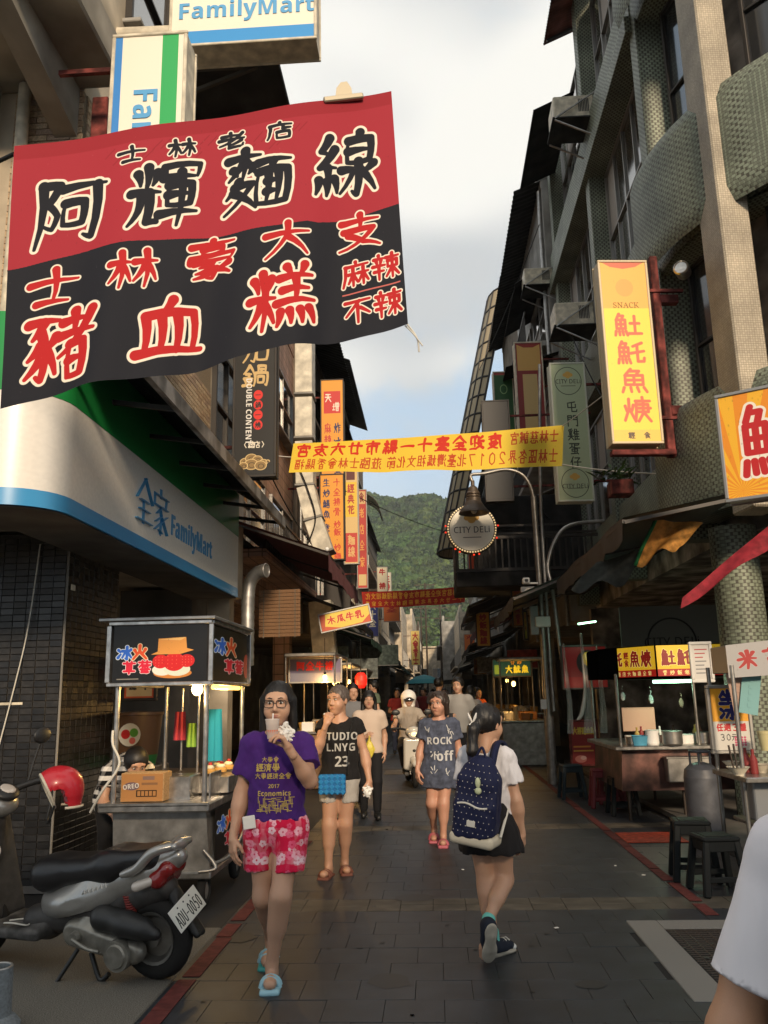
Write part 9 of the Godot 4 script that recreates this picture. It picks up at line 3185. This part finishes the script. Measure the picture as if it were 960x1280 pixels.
	# far utility poles
	for i in 3:
		o = thing("utility_pole", ["grey utility pole with crossbars before the hill", "grey utility pole beside the last houses", "grey utility pole at the far shaded end"][i], "utility pole", V([-0.6, -1.4, 1.0][i], 0, [-86.0, -110.0, -98.0][i]))
		tb(o, "pole", mats.iron, [V(0, 0, 0), V(0, 12.8, 0)], 0.09, 8)
		for y in [10.2, 11.4, 12.6]:
			bx(o, "crossbar", mats.iron, V(0, y, 0), V(2.2, 0.09, 0.09))
	R.seed = 44
	for q in [[V(3.0, 12.9, -19.0), V(2.2, 14.5, -33.0), 0.2, "from the mosaic house to the stair cage"], [V(2.9, 9.0, -16.0), V(3.0, 4.6, -11.2), 0.3, "down the mosaic house front"], [V(-2.6, 5.2, -13.0), V(-2.4, 4.6, -18.0), 0.15, "below the pink tiles"], [V(2.0, 4.9, -14.9), V(3.1, 5.8, -20.0), 0.25, "from the lamp post to the grey house"], [V(-2.9, 7.0, -20.0), V(3.0, 8.0, -36.0), 0.4, "high across the street"], [V(-2.6, 8.0, -30.0), V(-0.6, 12.6, -86.0), 0.8, "to the first utility pole"], [V(2.6, 8.0, -40.0), V(-0.6, 11.4, -86.0), 0.8, "from the far eaves to the utility poles"], [V(1.98, 3.3, -14.8), V(3.2, 3.4, -10.4), 0.18, "under the torn awning"], [V(1.95, 3.0, -14.9), V(2.6, 3.6, -19.0), 0.2, "past the junction box"]]:
		b = MB.new()
		b.tube(sag(q[0], q[1], q[2]), 0.012, 5)
		solo(b, "overhead_wire", mats.cable_black, "black overhead wire slung " + q[3], "wire", Transform3D(), "wires over the street")

func lit_stalls() -> void:
	# stalls along the orange sign side with bare bulbs
	var warm := mat("bare_bulb", lin(0.9, 0.75, 0.45), 0.4, 0, {"emit": Color(1.0, 0.78, 0.42), "power": 5.0})
	for q in [[V(-1.95, 1.86, -15.2), "first bare bulb under the mauve board"], [V(-1.78, 1.83, -15.6), "second bare bulb under the mauve board"], [V(-1.92, 1.80, -16.4), "third bare bulb behind the mauve board"], [V(1.75, 1.72, -18.9), "bare bulb above the squid counter"], [V(-2.2, 1.9, -22.0), "bare bulb deep in the left arcade"], [V(2.3, 1.9, -27.0), "bare bulb far along the shaded side"]]:
		var o := thing("hanging_bulb", q[1], "lamp", q[0], 0, "bare bulbs of the stalls")
		var b := MB.new()
		b.ball(Vector3.ZERO, V(0.045, 0.055, 0.045), 8, 12)
		part(b, "bulb", warm, o)
		tb(o, "cord", mats.cable_black, [V(0, 0.09, 0), V(0, 0.7, 0)], 0.006, 6)
		tb(o, "socket", mats.black_plastic, [V(0, 0.05, 0), V(0, 0.1, 0)], 0.022, 8)
		lamp_light(q[0] - V(0, 0.08, 0), C(1.0, 0.76, 0.42), 0.30, 0.05)
	var r := thing("red_lantern", "glowing red round lantern above the person in black", "lantern", V(-1.42, 1.82, -16.6))
	var b := MB.new()
	b.lathe([W(0.0, -0.15), W(0.06, -0.15), W(0.11, -0.09), W(0.12, 0.0), W(0.11, 0.09), W(0.06, 0.15), W(0, 0.15)], 16)
	part(b, "shade", mat("lantern_red", lin(0.6, 0.03, 0.02), 0.5, 0, {"emit": Color(1.0, 0.10, 0.04), "power": 0.45}), r)
	tb(r, "cord", mats.cable_black, [V(0, 0.15, 0), V(0, 0.8, 0)], 0.006, 6)
	# stall bodies
	for q in [[V(-2.15, 0, -15.8), V(0.9, 0.9, 2.2), "wood", "plain wooden stall counter under the mauve board"], [V(-2.3, 0, -20.5), V(0.9, 0.95, 2.6), "dull_steel", "steel stall counter beyond the mauve board"], [V(-2.3, 0, -25.0), V(0.9, 0.95, 2.6), "tin_green", "green stall counter far on the orange sign side"], [V(1.9, 0, -19.6), V(0.95, 0.9, 2.0), "dull_steel", "steel squid stall counter below the teal board"], [V(2.4, 0, -24.5), V(0.9, 0.95, 3.0), "tin_red", "dull red stall counter on the far shaded side"], [V(2.4, 0, -30.0), V(0.9, 0.95, 3.0), "wood", "wooden stall counter on the far shaded side"]]:
		var o := thing("market_stall", q[3], "stall", q[0], 0, "stalls along the street")
		var s: Vector3 = q[1]
		bx(o, "counter", mats[q[2]], V(0, s.y / 2, 0), s, 0.02)
		bx(o, "counter_top", mats.steel, V(0, s.y + 0.02, 0), V(s.x + 0.08, 0.04, s.z + 0.08), 0.008)
		for sx in [-1.0, 1.0]:
			for sz in [-1.0, 1.0]:
				tb(o, "post", mats.dull_steel, [V(sx * s.x * 0.48, s.y, sz * s.z * 0.48), V(sx * s.x * 0.48, 2.25, sz * s.z * 0.48)], 0.018, 6)
		bx(o, "top_rail", mats.dull_steel, V(0, 2.25, 0), V(s.x, 0.06, s.z), 0.01)
		R.seed = hash(q[3])
		for i in 7:
			var k := MB.new()
			if i % 2:
				k.lathe([W(0, 0), W(0.1, 0), W(0.13, 0.12), W(0.1, 0.13), W(0, 0.1)], 10)
			else:
				k.box(V(0, 0.08, 0), V(0.2, 0.16, 0.22), 0.01)
			part(k, "tray_of_food", [mat("food_brown", lin(0.30, 0.13, 0.04), 0.6), mat("food_gold", lin(0.45, 0.26, 0.06), 0.6), mats.white_paint, mats.dull_steel][R.randi() % 4], o, T(V(R.randf_range(-0.3, 0.3), s.y + 0.04, (i - 3) * s.z / 7.5)))
	# goods at the squid stall
	b = MB.new()
	b.lathe([W(0.0, 0), W(0.06, 0), W(0.05, 0.3), W(0.0, 0.31)], 14)
	solo(b, "paper_cup_tower", mat("cup_stack", lin(0.6, 0.45, 0.22), 0.6), "tall stack of paper cups on the squid counter", "cups", T(V(1.75, 0.94, -18.75)))
	# boards and cloths hung in the arcades, so that the depth reads
	for q in [[V(-2.6, 2.5, -21.0), V(1.0, 0.5, 0.06), lin(0.10, 0.14, 0.13), "dull green board over the left arcade"], [V(-2.35, 2.35, -26.0), V(1.3, 0.6, 0.06), lin(0.16, 0.18, 0.17), "grey green board far down the left arcade"], [V(-1.9, 2.9, -29.5), V(1.4, 0.7, 0.06), lin(0.13, 0.17, 0.15), "wide grey board below the red banner"], [V(2.4, 2.4, -23.0), V(0.8, 0.5, 0.06), lin(0.20, 0.03, 0.03), "dark red board past the teal board"], [V(2.2, 2.6, -33.0), V(1.0, 0.6, 0.06), lin(0.30, 0.28, 0.24), "pale board far along the shaded side"], [V(2.2, 2.7, -38.0), V(0.8, 0.7, 0.06), lin(0.35, 0.14, 0.04), "orange board far along the shaded side"]]:
		var o := thing("hanging_board", q[3], "board", q[0], 0, "boards hung in the arcades")
		bx(o, "panel", mat("board_" + q[3].left(12), q[2], 0.6, 0, {"dirt": "soft", "scale": 1.0}), Vector3.ZERO, q[1], 0.01)
		bx(o, "rim", mats.frame_alu, V(0, -q[1].y / 2, 0), V(q[1].x, 0.03, 0.08), 0.005)
	for q in [[V(-2.42, 3.0, -18.6), V(0.5, 1.2, 0.5), "tall pale box shaft behind the drink stall board"]]:
		b = MB.new()
		b.box(Vector3.ZERO, q[1], 0.01)
		b.box(V(0, -0.62, 0), V(0.56, 0.05, 0.56), 0.01)
		solo(b, "box_shaft", mats.duct_white, q[2], "shaft", Transform3D(Basis(V(0, 0, 1), 0.08), q[0]))

func bollard() -> void:
	var o := thing("bollard", "short grey metal post with flared foot at the lower corner", "bollard", V(-2.16, 0, -4.32))
	var b := MB.new()
	b.lathe([W(0.0, 0.0), W(0.12, 0.0), W(0.12, 0.02), W(0.095, 0.05), W(0.075, 0.06), W(0.07, 0.27), W(0.066, 0.275), W(0.058, 0.27), W(0.058, 0.15), W(0, 0.14)], 24)
	part(b, "post", mat("bollard_grey", lin(0.20, 0.22, 0.23), 0.55, 0.2, {"dirt": "fine", "scale": 2.0}), o)
	b = MB.new()
	ring(b, V(0, 0.272, 0), 0.064, 0.007, Basis(V(1, 0, 0), PI / 2), 24, 6)
	part(b, "rim", mats.galvanised, o)
	# stickers and a cord on the pillar
	for q in [[V(-3.62, 1.52, -7.14), V(0.2, 0.022, 0.004), "long white sticker strip on the black pillar tiles"], [V(-3.185, 2.52, -7.25), V(0.004, 0.05, 0.09), "cream label near the top of the black pillar"]]:
		b = MB.new()
		b.box(Vector3.ZERO, q[1], 0.001)
		b.box(V(0.0, 0.0, 0.001), q[1] * 0.6, 0.001)
		solo(b, "sticker", mats.cream_paint, q[2], "sticker", T(q[0]))
	b = MB.new()
	b.tube(curve([V(-3.45, 2.9, -7.12), V(-3.5, 2.2, -7.11), V(-3.58, 1.7, -7.11), V(-3.8, 0.6, -7.11)]), 0.006, 6)
	solo(b, "hanging_string", mats.rope_white, "thin cord hanging down the black pillar tiles", "cord")
	# vendor stooping behind the cart
	var v := thing("person", "stooping person in a black and white striped shirt behind the cart", "person", V(-2.72, 0, -7.35), 0.6)
	var J := {"neck": V(0.0, 0.98, 0.36), "shR": V(-0.15, 0.95, 0.26), "shL": V(0.15, 0.95, 0.26), "elR": V(-0.2, 0.72, 0.30), "wrR": V(-0.14, 0.62, 0.46), "elL": V(0.2, 0.72, 0.30), "wrL": V(0.14, 0.62, 0.46), "hipR": V(-0.08, 0.70, -0.12), "hipL": V(0.08, 0.70, -0.12), "knR": V(-0.1, 0.42, 0.08), "knL": V(0.1, 0.42, 0.08), "anR": V(-0.1, 0.09, -0.05), "anL": V(0.1, 0.09, -0.05), "toR": V(-0.11, 0.04, 0.1), "toL": V(0.11, 0.04, 0.1)}
	b = nets(field(body_prims(J, 0.95), 0.016, 0.045), MB.new())
	hand_into(b, J.wrR, V(0.2, -0.5, 0.8), V(0, -1, 0), 0.5, -1.0, 1.0, 0.008)
	hand_into(b, J.wrL, V(-0.2, -0.5, 0.8), V(0, -1, 0), 0.5, 1.0, 1.0, 0.008)
	var hc := V(0, 1.02, 0.50)
	var q := head_into(b, hc, V(0, -0.6, 1), V(0, 1, 0.5), 1.0, 0.009)
	part(b, "body", skin_of("skin_b", 0.47, 0.26, 0.165), v)
	face_parts(v, hc, q, 1.0, hair_dark())
	part(blob([ell(hc + q * V(0, 0.03, -0.02), V(0.098, 0.106, 0.112), q), cut(ell(hc + q * V(0, -0.055, 0.085), V(0.075, 0.12, 0.08), q, 0.012))], 0.011, 0.03), "hair", hair_dark(), v)
	var s := Sheet.new(8, 64, C(0.85, 0.83, 0.80))
	s.rect(0, 32, 8, 32, C(0.06, 0.06, 0.07))
	var sd := field(shirt_prims(J, 0.018, 1.0, 0.5, 0.012) + [cap(mix(J.shR, J.shL, 0.5), mix(J.hipR, J.hipL, 0.5), 0.16, 0.16)], 0.014, 0.04)
	part(nets(sd, MB.new()), "shirt", mat("striped", Color.WHITE, 0.85, 0, {"tex": s.tex(), "repeat": true, "tri": true, "world": false, "uvs": V(14, 14, 14)}), v)
	part(blob([cap(J.hipR, J.knR, 0.10, 0.075), cap(J.hipL, J.knL, 0.10, 0.075), cap(J.knR, mix(J.knR, J.anR, 0.8), 0.07, 0.055), cap(J.knL, mix(J.knL, J.anL, 0.8), 0.07, 0.055)], 0.016, 0.04), "trousers", mats.black_cloth, v)
	for f in ["R", "L"]:
		sandal(v, J["an" + f] + V(0, -0.05, -0.02), J["to" + f], mats.black_plastic, mats.black_plastic)

var crowd_kit := {}

func crowd_meshes(k: int) -> Dictionary:
	# three walking poses: body, top, trousers or skirt, hair, shoes
	if crowd_kit.has(k):
		return crowd_kit[k]
	var st: float = [0.16, -0.12, 0.05][k]
	var J := {"neck": V(0, 1.42, 0), "shR": V(-0.165, 1.36, 0), "shL": V(0.165, 1.36, 0), "elR": V(-0.215, 1.09, -0.04 - st * 0.5), "elL": V(0.215, 1.09, -0.04 + st * 0.5), "hipR": V(-0.085, 0.88, 0), "hipL": V(0.085, 0.88, 0), "knR": V(-0.09, 0.48, 0.06 + st * 0.5), "knL": V(0.09, 0.48, 0.06 - st * 0.5), "anR": V(-0.09, 0.09, st), "anL": V(0.09, 0.09, -st), "toR": V(-0.1, 0.04, 0.15 + st), "toL": V(0.1, 0.04, 0.15 - st)}
	J["wrR"] = V(-0.21, 0.86, 0.06 - st * 0.4) if k != 1 else V(-0.07, 1.08, 0.24)
	J["wrL"] = V(0.21, 0.86, 0.06 + st * 0.4)
	var b := nets(field(body_prims(J), 0.019, 0.045), MB.new())
	for s in ["R", "L"]:
		hand_into(b, J["wr" + s], (V(0, -1, 0.2) if not (k == 1 and s == "R") else V(0.5, 0.3, 0.6)), V(0.8 if s == "R" else -0.8, 0, -0.2), 0.4, -1.0 if s == "R" else 1.0, 1.0, 0.011)
	var hc := V(0, 1.575, 0.015)
	var q := head_into(b, hc, V(0, -0.03, 1), Vector3.UP, 1.0, 0.012)
	var d := {"body": b.mesh(), "hc": hc, "q": q}
	d.shirt = blob(shirt_prims(J, 0.02, 1.02, 0.55, 0.012), 0.019, 0.04, [[V(0, 0.86, 0), V(0, -1, 0)]]).mesh()
	var tr := [ell(V(0, 0.88, 0), V(0.175, 0.11, 0.13))]
	var shorts := tr.duplicate()
	for s in ["R", "L"]:
		tr.append(cap(J["hip" + s], J["kn" + s], 0.10, 0.072, 0.02))
		tr.append(cap(J["kn" + s], mix(J["kn" + s], J["an" + s], 0.9), 0.072, 0.056, 0.03))
		shorts.append(cap(J["hip" + s], mix(J["hip" + s], J["kn" + s], 0.62), 0.105, 0.09, 0.02))
	d.trousers = blob(tr, 0.019, 0.04).mesh()
	d.shorts = blob(shorts, 0.019, 0.04).mesh()
	d.short_hair = blob([ell(hc + V(0, 0.04, -0.02), V(0.094, 0.104, 0.112)), cut(ell(hc + V(0, -0.05, 0.085), V(0.085, 0.12, 0.085), Basis(), 0.012)), cut(ell(hc + V(0, -0.13, -0.02), V(0.12, 0.08, 0.14), Basis(), 0.02))], 0.012, 0.03).mesh()
	d.long_hair = blob([ell(hc + V(0, 0.035, -0.02), V(0.100, 0.108, 0.115)), cap(hc + V(0.08, 0, -0.02), hc + V(0.09, -0.2, -0.01), 0.035, 0.03), cap(hc + V(-0.08, 0, -0.02), hc + V(-0.09, -0.2, -0.01), 0.035, 0.03), cap(hc + V(0, 0, -0.07), hc + V(0, -0.24, -0.08), 0.08, 0.06), cut(ell(hc + V(0, -0.06, 0.09), V(0.066, 0.11, 0.085), Basis(), 0.012))], 0.012, 0.03).mesh()
	d.shoes = []
	for s in ["R", "L"]:
		var an: Vector3 = J["an" + s]
		d.shoes.append(blob([cap(an + V(0, -0.04, -0.02), J["to" + s] + V(0, 0.0, 0.02), 0.046, 0.036), cap(an + V(0, -0.01, 0), an + V(0, -0.04, 0), 0.042, 0.045)], 0.016, 0.03).mesh())
	crowd_kit[k] = d
	return d

func stroller(label: String, at: Vector3, turn: float, k: int, top: Color, low: Color, long_hair: bool, trousers: bool, tall := 1.0, hair: Material = null) -> Node3D:
	var o := thing("person", label, "person", at, turn, "people along the street")
	var d := crowd_meshes(k)
	var sc := Transform3D(Basis().scaled(Vector3.ONE * tall), Vector3.ZERO)
	part(d.body, "body", skin_of("skin_f", 0.47, 0.27, 0.18), o, sc)
	part(d.shirt, "shirt", mat("cloth %s" % top.to_html(), top, 0.85), o, sc)
	part(d.trousers if trousers else d.shorts, "trousers" if trousers else "shorts", mat("cloth %s" % low.to_html(), low, 0.85), o, sc)
	part(d.long_hair if long_hair else d.short_hair, "hair", hair if hair else hair_dark(), o, sc)
	for s in d.shoes:
		part(s, "shoe", mats.black_plastic, o, sc)
	return o

func crowd() -> void:
	var blk := lin(0.013, 0.013, 0.015)
	var o := stroller("long haired person in a cream top carrying a yellow bag", V(-0.86, 0, -11.2), 0.1, 1, lin(0.55, 0.44, 0.36), blk, true, true, 0.93)
	face_parts(o, crowd_meshes(1).hc * 0.93, crowd_meshes(1).q, 0.93, hair_dark())
	part(nets(ruffle(field([ell(V(0, 0.1, 0), V(0.07, 0.11, 0.04)), cap(V(0, 0.2, 0), V(0, 0.26, 0), 0.02, 0.012)], 0.012, 0.03), 0.01, 14.0), MB.new()), numbered("carrier_bag"), mat("bag_yellow", lin(0.62, 0.50, 0.06), 0.45), self, T(V(-0.84, 0.76, -10.9)))
	tag(get_node("carrier_bag"), "thin yellow plastic bag of the long haired person in cream", "bag")
	stroller("person in a grey shirt and dark cap behind the grey haired one", V(-1.22, 0, -12.8), 0.2, 0, lin(0.17, 0.17, 0.18), lin(0.05, 0.05, 0.06), false, true, 1.0)
	o = stroller("person in a pale grey polo shirt looking at a phone", V(0.40, 0, -14.2), -0.35, 1, lin(0.30, 0.29, 0.28), blk, false, true, 1.05)
	face_parts(o, crowd_meshes(1).hc * 1.05, crowd_meshes(1).q, 1.05, hair_dark())
	bx(o, "phone", mats.black_plastic, V(-0.03, 1.17, 0.34), V(0.07, 0.13, 0.012), 0.004, Basis(V(1, 0, 0), -0.7))
	stroller("dark haired person behind the one in the printed shirt dress", V(0.10, 0, -18.5), 2.8, 0, lin(0.05, 0.045, 0.05), blk, false, true, 1.1)
	stroller("person in a green shirt standing by the left stalls", V(-1.45, 0, -20.6), -1.2, 2, lin(0.10, 0.13, 0.09), lin(0.25, 0.26, 0.26), false, false, 1.1)
	stroller("person in an orange vest by the squid stall", V(0.96, 0, -19.2), 0.6, 0, lin(0.62, 0.12, 0.03), lin(0.06, 0.06, 0.07), false, true, 0.97)
	stroller("person in white walking past the pale polo shirt", V(0.72, 0, -17.0), 2.6, 2, lin(0.42, 0.40, 0.38), blk, true, true, 0.98)
	var spots := [[-1.0, -23.0, 1.0, "red", lin(0.40, 0.05, 0.05), "short"], [-0.7, -24.5, 0.96, "dusty pink", lin(0.42, 0.22, 0.22), "long"], [-0.35, -27.5, 1.02, "maroon", lin(0.20, 0.03, 0.03), "short"], [0.3, -26.0, 1.0, "black", lin(0.02, 0.02, 0.02), "short"], [-1.2, -29.0, 0.95, "tan", lin(0.28, 0.19, 0.11), "long"], [0.9, -29.5, 1.0, "navy", lin(0.03, 0.035, 0.08), "short"], [-0.05, -31.5, 1.0, "white", lin(0.55, 0.53, 0.50), "long"], [-0.8, -34.0, 1.0, "brown", lin(0.12, 0.07, 0.05), "short"], [0.5, -35.0, 1.0, "olive", lin(0.10, 0.11, 0.05), "long"], [-0.4, -38.0, 1.02, "sky blue", lin(0.20, 0.30, 0.42), "short"], [0.9, -40.0, 1.0, "grey", lin(0.20, 0.20, 0.20), "short"], [-1.1, -42.0, 1.0, "cream", lin(0.5, 0.44, 0.34), "long"], [0.2, -45.0, 1.0, "dark green", lin(0.04, 0.08, 0.05), "short"], [-0.6, -49.0, 1.0, "wine red", lin(0.22, 0.03, 0.06), "long"], [0.6, -53.0, 1.0, "pale yellow", lin(0.5, 0.45, 0.25), "short"], [-0.2, -58.0, 1.0, "charcoal", lin(0.06, 0.06, 0.07), "short"]]
	R.seed = 71
	for q in spots:
		stroller("distant person in a %s top with %s hair" % [q[3], q[5]], V(q[0], 0, q[1]), (0.0 if R.randf() < 0.5 else PI) + R.randf_range(-0.4, 0.4), R.randi() % 3, q[4], [blk, lin(0.05, 0.06, 0.10), lin(0.2, 0.19, 0.17)][R.randi() % 3], q[5] == "long", R.randf() < 0.6, q[2])
	# parasol far off
	var u := thing("parasol", "open teal umbrella above the far crowd", "umbrella", V(-0.36, 0, -31.5))
	var b := MB.new()
	b.lathe([W(0.0, 2.25), W(0.25, 2.2), W(0.5, 2.08), W(0.68, 1.93), W(0.66, 1.93), W(0.48, 2.06), W(0, 2.22)], 10)
	part(b, "canopy", mat("umbrella_teal", lin(0.05, 0.30, 0.36), 0.6), u)
	tb(u, "shaft", mats.dull_steel, [V(0, 1.1, 0), V(0, 2.28, 0)], 0.01, 6)
	rider()

func rider() -> void:
	var s := thing("motor_scooter", "white and black motor scooter ridden towards the viewer", "scooter", V(-0.52, 0, -15.9), PI / 2 + 0.12)
	scooter_body(s, mat("cream_scooter", lin(0.55, 0.52, 0.46), 0.35, 0, {"clear": 0.5}), mats.black_plastic)
	var b := MB.new()
	b.ball(V(-1.345, 0.87, 0), V(0.02, 0.045, 0.06), 6, 10)
	part(b, "headlight_glow", mat("headlamp", lin(0.8, 0.75, 0.5), 0.3, 0, {"emit": Color(1.0, 0.9, 0.55), "power": 0.9}), s)
	var o := thing("person", "rider in a beige shirt and white helmet on the oncoming scooter", "person", V(-0.52, 0, -15.9), 0.12)
	var J := {"neck": V(0.0, 1.28, 0.42), "shR": V(-0.17, 1.21, 0.40), "shL": V(0.17, 1.21, 0.40), "elR": V(-0.28, 0.99, 0.56), "elL": V(0.28, 0.99, 0.56), "wrR": V(-0.33, 0.97, 0.84), "wrL": V(0.33, 0.97, 0.84), "hipR": V(-0.09, 0.72, 0.28), "hipL": V(0.09, 0.72, 0.28), "knR": V(-0.16, 0.62, 0.72), "knL": V(0.16, 0.62, 0.72), "anR": V(-0.14, 0.30, 0.85), "anL": V(0.14, 0.30, 0.85), "toR": V(-0.15, 0.28, 1.0), "toL": V(0.15, 0.28, 1.0)}
	b = nets(field(body_prims(J), 0.016, 0.045), MB.new())
	hand_into(b, J.wrR, V(0.2, -0.1, 1), V(0, -1, 0), 0.9, -1.0, 1.0, 0.009)
	hand_into(b, J.wrL, V(-0.2, -0.1, 1), V(0, -1, 0), 0.9, 1.0, 1.0, 0.009)
	var hc := V(0, 1.44, 0.44)
	var q := head_into(b, hc, V(0, -0.05, 1), Vector3.UP, 1.02, 0.009)
	part(b, "body", mats.skin_f, o)
	face_parts(o, hc, q, 1.02, hair_dark())
	part(nets(ruffle(field(shirt_prims(J, 0.02, 1.03, 0.55, 0.012) + [cap(mix(J.shR, J.shL, 0.5), mix(J.hipR, J.hipL, 0.5), 0.15, 0.15)], 0.015, 0.04), 0.007), MB.new()), "shirt", mat("beige_cloth", lin(0.36, 0.31, 0.26), 0.85), o)
	var tr := []
	for f in ["R", "L"]:
		tr.append(cap(J["hip" + f], J["kn" + f], 0.105, 0.08))
		tr.append(cap(J["kn" + f], mix(J["kn" + f], J["an" + f], 0.9), 0.08, 0.058))
	part(blob(tr, 0.017, 0.04), "trousers", mats.black_cloth, o)
	for f in ["R", "L"]:
		part(blob([cap(J["an" + f] + V(0, -0.03, -0.02), J["to" + f], 0.045, 0.036)], 0.014, 0.03), "shoe", mats.black_plastic, o)
	var h := thing("helmet", "white open face helmet worn by the scooter rider", "helmet", V(-0.52, 0, -15.9), 0.12)
	part(blob([ell(hc + V(0, 0.04, -0.01), V(0.14, 0.14, 0.155)), cap(hc + V(0, -0.04, -0.04), hc + V(0, -0.08, -0.04), 0.125, 0.12), cut(ell(hc + V(0, -0.075, 0.15), V(0.11, 0.115, 0.13), Basis(), 0.01))], 0.011, 0.02, [[hc + V(0, -0.13, 0), V(0, -1, 0)]]), "shell", mats.white_paint, h)
	part(blob([ell(hc + V(0, 0.0, 0.10), V(0.10, 0.03, 0.04))], 0.01, 0.02), "visor", mats.glass_dark, h)

func _ready() -> void:
	view()
	base_materials()
	ground()
	hill()
	left_corner()
	shop_front()
	right_corner()
	street_rows()
	signs()
	street_lamp()
	fixtures()
	food_cart()
	parked_scooter()
	stools()
	right_stalls()
	lit_stalls()
	bollard()
	person_purple()
	person_studio()
	person_rock()
	person_backpack()
	person_edge()
	crowd()
